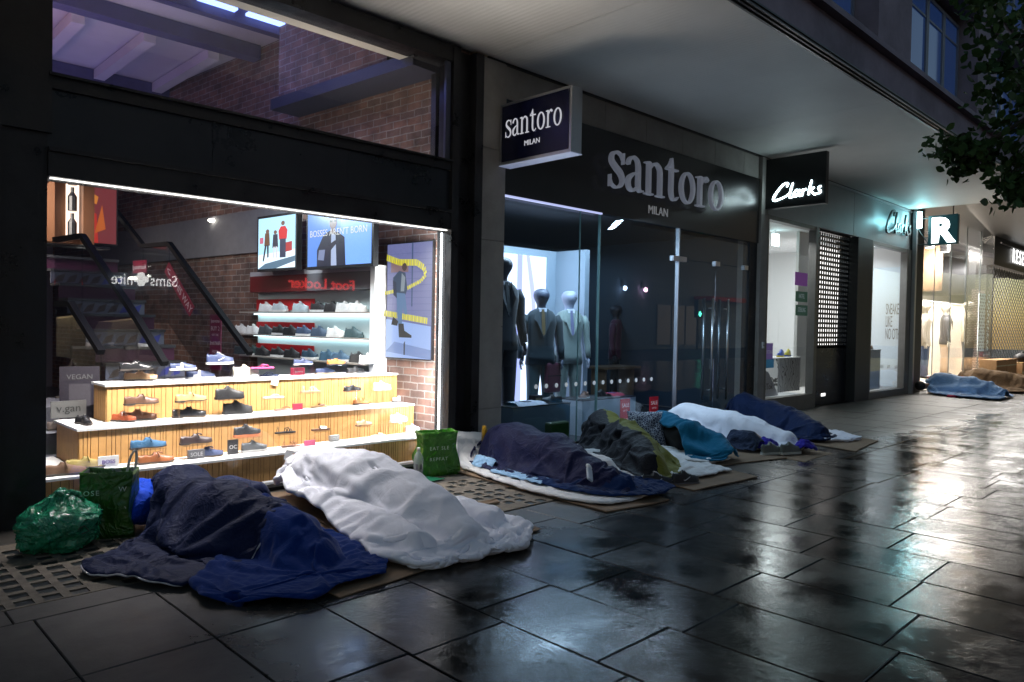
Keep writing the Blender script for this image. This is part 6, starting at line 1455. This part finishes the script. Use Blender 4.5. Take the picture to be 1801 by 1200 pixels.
tag(o, 'royal blue fleece blanket bunched over the foot end of the navy sleeping bag', 'blanket')
def pillow(label, c, s, mat, rz=0, tilt=0, seed=1, name='pillow'):
    b = MB(); n = 22; G = []
    for sgn in (1, -1):
        for j in range(n+1):
            for i in range(n+1):
                u, v = i/n*2-1, j/n*2-1; e = max(0, (1-abs(u)**3.2))*max(0, (1-abs(v)**3.2)); h = s[2]*e**.45*(1+.18*noise.noise((u*2.2+seed, v*2.2, sgn)))
                k = 1-.06*(1-abs(v))*abs(u)**4; G.append((u*s[0]*k, v*s[1]*(1-.06*(1-abs(u))*abs(v)**4), sgn*h+(.004 if sgn > 0 else -.004)))
    N = (n+1)**2; f = []
    for q in (0, 1):
        for j in range(n):
            for i in range(n):
                a = q*N+j*(n+1)+i; f.append((a, a+1, a+n+2, a+n+1) if q == 0 else (a+n+1, a+n+2, a+1, a))
    per = [i for i in range(n+1)]+[(j)*(n+1)+n for j in range(1, n+1)]+[n*(n+1)+i for i in range(n-1, -1, -1)]+[j*(n+1) for j in range(n-1, 0, -1)]
    for a, c_ in zip(per, per[1:]+per[:1]): f.append((a+N, c_+N, c_, a))
    b.add(G, f); o = b.build(name, mat, None, smooth=True); o.location = c; o.rotation_euler = (tilt, 0, rz); return tag(o, label, 'pillow')
pillow('bright royal blue stuffed pillow between the green shopping bag and the navy sleeping bag', (1.70, 5.27, .17), (.17, .15, .12), fabric('bright_blue', (.01, .08, .75), .5, .1, .35, 18), R(20), R(25), 3)

# 2: white duvet
sleeper('person asleep under the puffy white duvet, black hair just showing at the window end', (2.98, 5.48, .20), (2.97, 5.34, .20), (2.97, 5.14, .21), (3.02, 4.60, .19), (3.16, 4.22, .16), (3.02, 3.82, .09), arms=False)
caps2 = chain((2.95, 5.36, .17, .13), (2.97, 5.12, .20, .19), (3.0, 4.8, .22, .19), (3.03, 4.5, .20, .20), (3.06, 4.15, .15, .19), (3.04, 3.8, .10, .17), (3.0, 3.5, .05, .13))+chain((2.76, 5.15, .06, .12), (2.74, 4.3, .05, .12), (2.70, 3.6, .03, .09))+chain((3.35, 4.9, .05, .12), (3.42, 3.7, .03, .09))
rows2 = [(2.84, 5.41, 3.20, 5.45), (2.70, 5.30, 3.42, 5.40), (2.62, 4.85, 3.54, 5.0), (2.58, 4.4, 3.58, 4.5), (2.52, 3.95, 3.62, 4.0), (2.46, 3.58, 3.62, 3.60), (2.50, 3.38, 3.52, 3.38), (2.66, 3.24, 3.24, 3.16)]
def duvet_post(me, UV): pass
o = cloth('duvet', rows2, caps2, m_duv, base=.02, nu=64, nv=90, grow=.12, frames=26, bend=1.4, thick=.05, puff=.034, pu=4, pv=5, seed=8, jag=.05, slope=1.0)
tag(o, 'thick puffy white duvet over a sleeper right below the lit shoe window', 'duvet')
# bottle, cup, packets, green carrier bags
def bottle(label, x, y):
    t = thing('water_bottle', label, 'bottle', (x, y, .001)); g = M('bottle_plastic', (.55, .60, .62), rough=.18, alpha=.42)
    MB().lathe([(.035, 0), (.042, .01), (.043, .05), (.041, .06), (.043, .07), (.043, .17), (.043, .20), (.038, .235), (.022, .27), (.013, .285), (.013, .30)], n=24).build('bottle', g, t, smooth=True)
    MB().lathe([(.038, .012), (.040, .1), (.040, .125)], n=20).build('water', glass('water', (.55, .6, .64), 1, 1.33), t, smooth=True)
    MB().lathe([(.0155, .285), (.0155, .312), (.014, .314)], n=18).build('cap', m_white, t, smooth=True)
    b = MB(); 
    for a0 in (200, 250): b.rings([[(.0436*math.cos(R(a0+k*6)), .0436*math.sin(R(a0+k*6)), z) for k in range(6)] for z in (.13, .175)], open_ring=True)
    b.build('label_print', M('print_grey', (.1, .1, .12)), t)
bottle('clear plastic water bottle with white cap beside the small green carrier bag', 3.95, 5.16)
t = thing('paper_cup', 'white paper cup behind the water bottle', 'cup', (3.88, 5.34, .001)); b = MB(); b.lathe([(.030, 0), (.040, .10), (.042, .102), (.037, .10), (.028, .006)], n=20).build('cup', m_white, t, smooth=True)
o = sheet('crumpled white paper lying between the duvet and the bottle', [(3.62, 5.18), (3.86, 5.16), (3.9, 5.36), (3.66, 5.4)], .02, M('paper', (.7, .7, .68), rough=.8), .002, 'paper_wrap', None, 9, .09); o['category'] = 'paper'
o = sheet('flat dark green packet on the ground beside the bottle', [(3.98, 5.10), (4.22, 5.12), (4.16, 5.34), (3.98, 5.36)], .006, M('green_pack', (.01, .12, .06), rough=.3), .004, 'packet', None, 6, .03); o['category'] = 'packet'
o = sheet('black strap folded on the ground beside the white paper', [(3.60, 5.08), (3.66, 5.04), (3.9, 5.2), (3.86, 5.25)], .03, m_blk, .006, 'strap', None, 12, .03); o['category'] = 'strap'
def carrier(label, x, y, w_, d, h, rz, col, words, crumple=.03, handle=False, open_=True, seed=1, inner=(.35, .36, .36), lean=0):
    t = thing('carrier_bag', label, 'carrier bag', (x, y, .002), rz); n = 14; K = 16; rings = []
    for j in range(n+1):
        z = h*j/n; row = []; s = 1-.05*math.sin(PI*j/n)+.06*j/n
        for k in range(4*K):
            e, u = divmod(k, K); u = u/K
            P4 = [(-w_/2, -d/2), (w_/2, -d/2), (w_/2, d/2), (-w_/2, d/2)]; a, c = P4[e], P4[(e+1) % 4]
            px_, py_ = lerp(a[0], c[0], u)*s, lerp(a[1], c[1], u)*s
            q = crumple*(.35+.65*math.sin(PI*min(1, j/n+.15)))
            nv_ = (noise.noise((px_*6+seed, py_*6, z*5)), noise.noise((px_*6, py_*6+seed, z*5+7))); fn = noise.noise((px_*22, py_*22, z*18+seed))*.35
            zz = z+(h*.05*noise.noise((px_*5+seed, py_*5, 3)) if j == n else 0)
            row.append((px_+q*nv_[0]+lean*z*.0, py_+q*(nv_[1]+fn)+lean*z, zz))
        rings.append(row)
    b = MB(); b.rings(rings, cap=False); b.add([rings[0][k] for k in range(4*K)], [tuple(range(4*K))]); m_ = fabric('bagm_%.3f%.3f' % col[:2], col, .3, 0, .5, 9); m_.node_tree.nodes['Principled BSDF'].inputs['Roughness'].default_value = .3; m_.node_tree.nodes['Principled BSDF'].inputs['Specular IOR Level'].default_value = .6
    o = b.build('bag_body', m_, t, smooth=True); so = o.modifiers.new('t', 'SOLIDIFY'); so.thickness = .003
    b = MB(); b.rings([[(x_*.965, y_*.965, z_-.006) for x_, y_, z_ in r] for r in rings[4:]], cap=False); b.build('lining', M('lining_%.2f' % inner[0], inner, rough=.6), t, smooth=True)
    mw_ = M('bag_print', (.62, .70, .60), rough=.4)
    for s_, px_, pz, sz in words: text_mesh('lettering', s_, sz, mw_, o, .0006, FR(px_, -d/2-.018, pz), align='LEFT', space=1.25)
    if handle:
        b = MB(); pts = [(w_*.30, d*.3, h*.93), (w_*.36, d*.36, h*1.15), (w_*.46, d*.4, h*1.27), (w_*.49, d*.38, h*1.15), (w_*.45, d*.32, h*.95)]
        b.rings([[(p[0]-.008, p[1], p[2]), (p[0]+.008, p[1], p[2]), (p[0]+.008, p[1]+.003, p[2]), (p[0]-.008, p[1]+.003, p[2])] for p in spl(pts, 5)]); b.build('handle', M('handle_clear', (.5, .5, .5), rough=.3), t, smooth=True)
    return t
carrier('open dark green shopping bag with white lettering beside the crumpled emerald bag', 1.49, 5.18, .29, .17, .42, R(-28), (.030, .12, .012), [('OSE', -.13, .28, .045), ('EEP.', -.12, .19, .05), ('W', .07, .30, .045), ('EA', .05, .19, .05)], .036, True, seed=3, inner=(.22, .23, .24))
carrier('small bright green shopping bag printed EAT REPEAT beside the water bottle', 4.33, 5.38, .34, .16, .40, R(-16), (.04, .18, .008), [('EAT SLE', -.11, .24, .045), ('REPEAT', -.11, .14, .045)], .065, False, seed=8, inner=(.10, .4, .03))
# crumpled knotted translucent green bag
t = thing('plastic_bag', 'knotted crumpled translucent emerald plastic bag at the far left corner of the window', 'plastic bag', (1.17, 5.04, .0)); n = 44; rg = []
for j in range(n+1):
    th = PI*j/n; row = []
    for k in range(60):
        a = 2*PI*k/60; d = Vector((math.sin(th)*math.cos(a), math.sin(th)*math.sin(a), -math.cos(th)))
        q = 1+.22*noise.noise(d*1.6+Vector((2, 0, 1)))+.10*(1-abs(noise.noise(d*3.6+Vector((5, 2, 1))))*3)+.035*(1-abs(noise.noise(d*8))*3)
        x, y, z = d.x*.215*q, d.y*.16*q, d.z*.15*q
        if d.z > .55: x *= 1-(d.z-.55)*1.1; y *= 1-(d.z-.55)*1.1; z += (d.z-.55)*.10
        row.append((x+.05*z, y, max(.004, z+.145)))
    rg.append(row)
pm = fabric('green_film', (.02, .30, .15), .3, 0, .6, 10); pm.node_tree.nodes['Principled BSDF'].inputs['Roughness'].default_value = .2; pm.node_tree.nodes['Principled BSDF'].inputs['Specular IOR Level'].default_value = .7; pn = pm.node_tree.nodes['Principled BSDF']; pn.inputs['Subsurface Weight'].default_value = .0; pn.inputs['Transmission Weight'].default_value = .25
MB().rings(rg).build('bag_body', pm, t, smooth=True)
b = MB(); b.tube([(.02, .0, .31), (.06, -.01, .345), (.10, .0, .325), (.13, -.03, .28)], [.012, .018, .02, .008], 8); b.tube([(.03, .0, .31), (.0, -.03, .35), (-.03, -.02, .36)], [.012, .014, .006], 8); b.build('knot', pm, t, smooth=True)
b = MB(); b.tube([(.05, -.165, .14), (.09, -.175, .17), (.12, -.165, .13), (.08, -.17, .12)], .003, 5); b.tube([(.03, -.16, .19), (.08, -.16, .205), (.12, -.15, .19)], .003, 5); b.build('print', m_black, t)
t = sheet('torn scrap of brown cardboard on the small pavement light', [(3.76, 4.22), (3.98, 4.14), (4.0, 4.2), (3.82, 4.3)], .004, m_card, .012, 'cardboard_scrap', None, 21, .06); t['category'] = 'cardboard'

# 3: indigo bag on a white quilted mat
sleeper('person asleep wholly inside the indigo sleeping bag on the white quilted mat', (5.12, 5.42, .24), (5.11, 5.28, .22), (5.10, 5.10, .22), (5.08, 4.56, .20), (4.98, 4.24, .15), (4.95, 3.86, .09), arms=False)
sheet('double brown cardboard sheet under the white quilted mat beside the small green bag', [(4.40, 3.42), (5.10, 3.34), (5.55, 5.5), (4.52, 5.62)], .002, group=gc, seed=7, th=.01)
rows3m = [(4.66, 5.66, 5.52, 5.64), (4.62, 5.4, 5.66, 5.4), (4.50, 4.9, 5.6, 4.9), (4.42, 4.4, 5.5, 4.4), (4.40, 3.92, 5.4, 3.95), (4.50, 3.60, 5.3, 3.66), (4.66, 3.50, 5.1, 3.50)]
o = cloth('quilted_mat', rows3m, [(4.75, 5.66, .20, .10, 5.25, 5.70, .14, .10)], m_mat, base=.014, nu=60, nv=90, grow=.03, frames=12, bend=2, thick=.022, puff=.009, pu=9, pv=24, seed=4, jag=.04, slope=.9, lift=.012, noise_a=.015)
tag(o, 'white quilted mat curling up the stone pillar under the indigo sleeping bag', 'mat')
caps3 = chain((5.12, 5.36, .22, .15), (5.10, 5.10, .23, .20), (5.08, 4.8, .20, .17), (5.08, 4.55, .20, .18), (4.98, 4.22, .15, .14), (4.94, 3.85, .09, .10))
o = cloth('sleeping_bag', [(4.98, 5.56, 5.36, 5.58), (4.74, 5.36, 5.50, 5.44), (4.66, 4.96, 5.60, 5.05), (4.66, 4.5, 5.55, 4.62), (4.62, 4.1, 5.48, 4.3), (4.66, 3.78, 5.40, 3.95), (4.78, 3.58, 5.30, 3.66)], caps3, m_bag3, base=.035, nu=60, nv=80, grow=.15, frames=30, bend=.3, thick=.024, puff=.018, pu=1, pv=8, seed=13)
tag(o, 'indigo nylon sleeping bag hiding a sleeper beside the stone pillar', 'sleeping bag')
o = cloth('fleece_blanket', [(4.60, 4.5, 4.85, 4.5), (4.56, 4.1, 5.25, 4.1), (4.58, 3.80, 5.40, 3.85), (4.74, 3.58, 5.42, 3.62), (4.92, 3.38, 5.34, 3.42)], chain((4.96, 4.1, .09, .12), (4.95, 3.72, .05, .09)), m_navy2, base=.04, nu=50, nv=60, grow=.12, frames=26, bend=.4, thick=.010, seed=17, jag=.04)
tag(o, 'dark navy fleece blanket spilling off the foot of the quilted mat', 'blanket')
o = cloth('sheet_corner', [(4.60, 4.95, 4.74, 4.98), (4.56, 4.6, 4.74, 4.65), (4.53, 4.25, 4.74, 4.3)], [], fabric('pale_blue', (.30, .50, .72), .8, .2, .2, 20), base=.045, nu=16, nv=50, grow=.10, frames=14, bend=.4, thick=.006, seed=19)
tag(o, 'pale blue lining showing along the edge of the indigo sleeping bag', 'sheet')
p = on(878, 812, 2, .10); o = cloth('sheet_corner', [(4.70, 5.30, 4.82, 5.34), (4.66, 5.16, 4.82, 5.18), (4.70, 5.04, 4.82, 5.06)], [(4.78, 5.1, .04, .05, 4.8, 5.3, .05, .06)], fabric('pale_blue', (.3, .5, .72)), base=.045, nu=16, nv=24, grow=.15, frames=14, bend=.4, thick=.006, seed=29)
tag(o, 'pale blue collar corner at the head of the indigo sleeping bag', 'sheet')
t = MB(); t.rings([[(0, -.02, 0), (.05, -.02, 0), (.05, .03, 0), (0, .03, 0)], [(.0, -.03, .15), (.06, -.03, .15), (.06, .03, .15), (0, .03, .15)], [(.01, -.01, .22), (.05, -.01, .22), (.05, .03, .22), (.01, .03, .22)]])
t = t.build('yellow_cloth', fabric('mustard', (.45, .25, .02), .8, .2, .2, 20), None, smooth=True, loc=(4.99, 5.47, .22))
t.scale = (.7, .7, .75); tag(t, 'mustard yellow cloth peeping out at the head of the indigo sleeping bag', 'cloth')
t = thing('glove', 'white and grey glove-like cloth hanging on the foot of the indigo sleeping bag', 'glove', (4.72, 3.86, .15), R(-30)); MB().box(-.03, .03, -.012, .012, -.02, .12).build('cuff', M('cuff', (.55, .6, .66), rough=.7), t, bevel=.01); MB().ell((0, 0, .14), (.035, .016, .03), 12, 6).build('palm', m_white, t, smooth=True); t.rotation_euler = (R(-50), R(35), R(-20))
# rumpled dark bag and packet behind
t = MB().ell((0, 0, .13), (.14, .10, .14), 16, 9).build('dark_bundle', M('sooty', (.006, .006, .006), rough=.9), None, smooth=True, loc=(4.78, 5.62, -.02)); tag(t, 'small black bundle in the dark corner between the window frame and the quilted mat', 'bundle')  # even near-black colour all over
t = MB(); t.box(-.15, .15, -.05, .05, 0, .30).build('green_packet', None, None) if 0 else None
t = t.box(-.16, .16, -.05, .05, 0, .32).build('green_packet', M('packet_green', (.012, .045, .012), rough=.3, var=.4, vs=20), None, loc=(6.22, 5.58, 0), bevel=.02); tag(t, 'dark green food packet standing behind the indigo sleeping bag by the glass', 'packet')

# 4: olive and black bag
sleeper('person with a black hood asleep in the olive and black sleeping bag', (6.86, 5.62, .17), (6.80, 5.48, .18), (6.72, 5.30, .20), (6.42, 4.78, .19), (6.12, 4.40, .16), (5.72, 3.95, .09), hat=(.008, .008, .009), skin=(.16, .09, .07), arms=False)
sheet('brown cardboard sheet with torn corner under the white sheet of the olive sleeping bag', [(5.55, 3.40), (6.55, 3.32), (6.95, 4.6), (5.9, 4.9)], .002, group=gc, seed=11, th=.01)
o = cloth('quilted_mat', [(6.10, 5.5, 7.0, 5.5), (5.85, 5.0, 6.95, 5.0), (5.52, 4.5, 6.75, 4.6), (5.30, 4.1, 6.65, 4.2), (5.42, 3.82, 6.60, 3.85), (5.65, 3.62, 6.56, 3.62)], chain((5.55, 4.6, .03, .10), (5.45, 4.3, .03, .10)), m_mat, base=.014, nu=50, nv=60, grow=.08, frames=18, bend=1, thick=.016, puff=.008, pu=7, pv=12, seed=14, jag=.06)
tag(o, 'white quilted sheet under the olive and black sleeping bag', 'mat')
caps4 = chain((6.88, 5.56, .17, .13), (6.72, 5.30, .22, .20), (6.55, 5.02, .15, .16), (6.40, 4.76, .19, .19), (6.10, 4.36, .15, .16), (5.72, 3.92, .09, .11))
rows4 = [(6.62, 5.52, 6.98, 5.42), (6.42, 5.42, 7.06, 5.20), (6.16, 5.05, 6.92, 4.86), (5.92, 4.65, 6.72, 4.46), (5.66, 4.22, 6.40, 4.10), (5.44, 3.86, 6.06, 3.84), (5.50, 3.70, 5.86, 3.68)]
def two_tone(ob, split, m2):
    """the right-hand strip of the bag is a second fabric"""
    me = ob.data; me.materials.append(m2)
o = cloth('sleeping_bag', rows4, caps4, m_blk, base=.035, nu=50, nv=80, grow=.08, frames=26, bend=.9, thick=.022, puff=.02, pu=1, pv=9, seed=23, slope=1.8)
me = o.data; me.materials.append(m_olv)
for pl in me.polygons:
    i = pl.index % 50; j = pl.index//50; lim = 20+4*math.sin(j*.13+.4)-(4 if j > 60 else 0)
    if i > lim: pl.material_index = 1
tag(o, 'black sleeping bag with an olive green top strip over the third sleeper from the right group', 'sleeping bag'); o['label'] = 'black sleeping bag with an olive green top strip lying before the pale blue plinth'
def pair_trainers(label, x, y, rz, col, sole, z=.001, dx=(.11, 0), detail=None, dcol=None, L=.28):
    for k, wd in enumerate(('left', 'right')): shoe('sneaker', '%s %s' % (wd, label), col, (x+dx[0]*k, y+dx[1]*k, z), rz+R(8*k), L, sole=sole, group=label, detail=detail, dcol=dcol, name='trainer')
pair_trainers('black trainer with white marks tucked at the edge of the white quilted sheet', 5.48, 3.72, R(-30), BK, (.12, .12, .13), dx=(.26, -.12), detail='stripe', dcol=(.5, .5, .52))

# 5: patterned pillow, black jacket, teal fleece
t5 = sleeper('person in a black jacket curled under the teal fleece, back to the street', (7.42, 5.16, .20), (7.36, 5.02, .20), (7.30, 4.86, .20), (7.10, 4.42, .18), (7.22, 4.10, .15), (6.98, 3.92, .09), cloth_c=(.010, .010, .012), arms=False)
sheet('brown cardboard sheet under the teal fleece', [(6.75, 3.86), (7.78, 3.62), (7.95, 4.7), (7.0, 5.0)], .002, group=gc, seed=15, th=.01)
o = cloth('duvet', [(7.0, 5.1, 7.8, 5.1), (6.70, 4.7, 7.7, 4.7), (6.62, 4.3, 7.5, 4.4), (6.66, 4.0, 7.2, 4.05), (6.80, 3.92, 7.05, 3.92)], [], m_mat, base=.014, nu=40, nv=50, grow=.10, frames=16, bend=1, thick=.03, puff=.012, pu=4, pv=6, seed=24, jag=.04)
tag(o, 'thin white sheet lying under the sleeper with the teal fleece', 'sheet')
pat = M('patterned_navy', (.02, .035, .08), rough=.7)
n_ = pat.node_tree.nodes; vo = n_.new('ShaderNodeTexVoronoi'); vo.feature = 'DISTANCE_TO_EDGE'; vo.inputs['Scale'].default_value = 36; tcp = n_.new('ShaderNodeTexCoord'); pat.node_tree.links.new(tcp.outputs['Object'], vo.inputs[0]); rp_ = n_.new('ShaderNodeValToRGB'); rp_.color_ramp.elements[0].position = .03; rp_.color_ramp.elements[0].color = (.5, .55, .62, 1); rp_.color_ramp.elements[1].position = .07; rp_.color_ramp.elements[1].color = (.015, .025, .06, 1); pat.node_tree.links.new(vo.outputs[0], rp_.inputs[0]); pat.node_tree.links.new(rp_.outputs[0], n_['Principled BSDF'].inputs[0])
pillow('navy pillow with small white scribbled pattern standing at the head of the teal fleece', (7.02, 4.92, .22), (.21, .24, .10), pat, R(-40), R(62), 6)
caps5 = chain((7.40, 5.12, .18, .12), (7.30, 4.86, .22, .18), (7.18, 4.6, .17, .17), (7.10, 4.42, .18, .17), (7.18, 4.14, .13, .12), (7.0, 3.92, .07, .08))
o = cloth('fleece_blanket', [(7.10, 5.22, 7.66, 5.2), (7.20, 5.0, 7.74, 4.9), (7.08, 4.72, 7.68, 4.6), (6.94, 4.45, 7.58, 4.4), (6.74, 4.15, 7.42, 4.2), (6.72, 3.95, 7.30, 4.0), (6.86, 3.84, 7.16, 3.84)], caps5, m_teal, base=.03, nu=54, nv=60, grow=.16, frames=30, bend=.3, thick=.010, seed=31, jag=.08)
tag(o, 'teal blue fleece blanket twisted over the sleeper in the black jacket', 'blanket')

# 6: white duvet behind, jeans and pale trainers
sleeper('person in dark jeans asleep under the far white duvet', (8.42, 5.50, .20), (8.38, 5.36, .20), (8.34, 5.16, .21), (8.28, 4.62, .19), (8.22, 4.30, .15), (8.02, 3.98, .09), cloth_c=(.02, .03, .07), arms=False)
sheet('brown cardboard sheet at the foot of the far white duvet', [(7.75, 3.40), (8.56, 3.44), (8.75, 4.6), (7.75, 4.6)], .002, group=gc, seed=17, th=.01)
caps6 = chain((8.42, 5.46, .18, .13), (8.34, 5.18, .23, .19), (8.30, 4.85, .20, .17), (8.28, 4.6, .20, .18), (8.32, 4.26, .16, .14), (8.36, 3.9, .09, .10))
o = cloth('duvet', [(8.10, 5.62, 8.62, 5.64), (7.92, 5.4, 8.78, 5.44), (7.86, 5.0, 8.86, 5.0), (7.84, 4.6, 8.82, 4.6), (7.86, 4.25, 8.74, 4.2), (8.0, 3.95, 8.66, 3.9), (8.16, 3.74, 8.52, 3.72)], caps6, m_duv, base=.02, nu=56, nv=76, grow=.13, frames=28, bend=1.0, thick=.035, puff=.028, pu=3, pv=5, seed=41, jag=.04)
tag(o, 'white duvet over a sleeper between the teal fleece and the far navy sleeping bag', 'duvet')
o = cloth('jeans', [(7.78, 4.35, 8.05, 4.3), (7.70, 4.15, 8.05, 4.1), (7.74, 3.98, 8.0, 3.95)], chain((7.92, 4.35, .09, .10), (7.9, 4.12, .10, .10), (7.9, 3.98, .05, .06)), fabric('denim', (.02, .03, .06), .8, .1, .3, 20), base=.02, nu=24, nv=26, grow=.1, frames=14, bend=.4, thick=.008, seed=43)
tag(o, 'dark denim jeans leg sticking out of the far white duvet', 'jeans')
for c, lb in (((8.06, 3.98), 'violet blue cloth heaped above the pale trainers'), ((8.30, 3.64), 'violet blue cloth end poking out below the far white duvet')):
    x, y = c; k = .16; o = cloth('violet_cloth', [(x-k*.6, y+.14, x+k*.6, y+.14), (x-k, y, x+k, y), (x-k*.5, y-.10, x+k*.5, y-.10)], [(x-.04, y, .06, .07, x+.05, y, .04, .06)], fabric('violet', (.03, .02, .30), .8, .2, .3, 20), base=.02, nu=22, nv=22, grow=.14, frames=14, bend=.4, thick=.01, seed=int(x*10))
    tag(o, lb, 'cloth')
for k, (x, y) in enumerate(((7.86, 3.83), (8.05, 3.70))):
    shoe('sneaker', ('nearer', 'farther')[k]+' of the two grey-green trainers at the foot of the far white duvet', (.13, .14, .12), (x, y, .012), R(-20), .29, sole=(.5, .5, .45), group='grey-green trainers on the cardboard', dcol=(.3, .3, .28), name='trainer')

# 7: far navy bag
sleeper('person with dark hair asleep in the far plain navy sleeping bag beside the stone pillar', (10.15, 5.58, .19), (10.10, 5.44, .20), (10.0, 5.26, .21), (9.75, 4.74, .19), (9.66, 4.35, .15), (9.40, 3.98, .09), arms=False)
sheet('brown cardboard sheet under the pale bedding end beyond the far navy bag', [(8.85, 3.30), (9.95, 3.42), (10.3, 4.6), (9.1, 4.6)], .002, group=gc, seed=19, th=.01)
o = cloth('duvet', [(9.3, 4.5, 10.2, 4.4), (9.28, 4.1, 10.1, 4.0), (9.3, 3.82, 9.95, 3.75), (9.5, 3.62, 9.80, 3.58)], [], m_duv, base=.014, nu=36, nv=40, grow=.10, frames=14, bend=1, thick=.04, puff=.02, pu=3, pv=4, seed=51, jag=.05)
tag(o, 'end of a pale bluish duvet sticking out beyond the far navy sleeping bag', 'duvet')
caps7 = chain((10.12, 5.54, .18, .13), (10.0, 5.28, .24, .21), (9.86, 5.0, .20, .18), (9.74, 4.74, .20, .19), (9.62, 4.34, .15, .15), (9.38, 3.96, .09, .11))
m_bag7 = fabric('blue_nylon', (.008, .018, .060), .5, .05, .2, 12)
o = cloth('sleeping_bag', [(9.88, 5.52, 10.26, 5.50), (9.62, 5.42, 10.44, 5.36), (9.38, 5.05, 10.34, 4.95), (9.26, 4.65, 10.18, 4.55), (9.12, 4.25, 10.0, 4.2), (9.04, 3.92, 9.78, 3.95), (9.14, 3.76, 9.56, 3.78)], caps7, m_bag7, base=.03, nu=54, nv=76, grow=.12, frames=28, bend=.6, thick=.022, puff=.02, pu=1, pv=9, seed=47)
tag(o, 'plain dark blue sleeping bag at the far end of the row before the glass doors', 'sleeping bag')

# 8 and 9: sleepers by the fashion shop
sleeper('person with dark hair asleep under the pale blue duvet by the far dark pier', (18.66, 5.52, .17), (18.78, 5.40, .18), (18.98, 5.18, .21), (19.0, 4.66, .19), (19.1, 4.34, .15), (18.8, 4.0, .09), arms=False)
caps8 = chain((18.9, 5.35, .16, .14), (19.0, 5.18, .25, .22), (19.0, 4.86, .20, .2), (19.0, 4.6, .20, .2), (19.05, 4.3, .15, .16), (18.9, 4.0, .08, .1))
m_lb = fabric('pale_blue_nylon', (.17, .30, .52), .55, .2, .35, 12, var=.25)
o = cloth('duvet', [(18.85, 5.48, 19.4, 5.5), (18.4, 5.2, 19.8, 5.2), (18.15, 4.8, 19.9, 4.8), (18.1, 4.4, 19.8, 4.4), (18.0, 4.1, 19.6, 4.1), (18.1, 3.86, 19.4, 3.88)], caps8, m_lb, base=.02, nu=56, nv=56, grow=.14, frames=28, bend=.6, thick=.03, puff=.025, pu=3, pv=6, seed=61, jag=.08)
tag(o, 'pale blue crumpled duvet over a sleeper near the dark pier at the right', 'duvet')
t = MB().rings([[(0, 0, 0), (.22, 0, 0), (.22, .2, 0), (0, .2, 0)], [(.02, .02, .05), (.2, .02, .05), (.2, .18, .05), (.02, .18, .05)]]).build('red_cloth', fabric('redcl', (.25, .02, .05), .8, .2, .2, 20), None, loc=(18.1, 4.66, .002), smooth=True); tag(t, 'small red cloth under the edge of the pale blue duvet', 'cloth')
sleeper('person asleep under the brown blanket at the right edge', (21.6, 5.5, .19), (21.6, 5.36, .20), (21.6, 5.16, .21), (21.7, 4.62, .19), (21.8, 4.3, .15), (21.7, 3.95, .09), arms=False)
caps9 = chain((21.6, 5.4, .2, .16), (21.65, 5.1, .25, .22), (21.7, 4.6, .22, .22), (21.8, 4.1, .14, .16))
o = cloth('blanket', [(20.8, 5.6, 22.3, 5.6), (20.6, 5.2, 22.6, 5.2), (20.7, 4.7, 22.9, 4.7), (20.6, 4.2, 23.0, 4.3), (20.8, 3.9, 22.8, 3.9)], caps9, fabric('brown_cloth', (.13, .085, .05), .85, 0.1, .3, 12, var=.3), base=.02, nu=50, nv=50, grow=.14, frames=26, bend=.5, thick=.02, puff=.012, pu=3, pv=5, seed=63, jag=.08)
tag(o, 'brown blanket heaped over a sleeper in front of the bright fashion window', 'blanket')
t = MB().rings([[(0, 0, 0), (.5, 0, 0), (.5, .3, 0), (0, .3, 0)], [(.1, .05, .3), (.35, .05, .32), (.3, .2, .3), (.1, .2, .3)]]).build('red_bag', fabric('redcl2', (.45, .03, .05), .5, .2, .2, 20), None, loc=(21.2, 5.3, .002), smooth=True); tag(t, 'red bag showing behind the brown blanket below the lit window', 'bag')
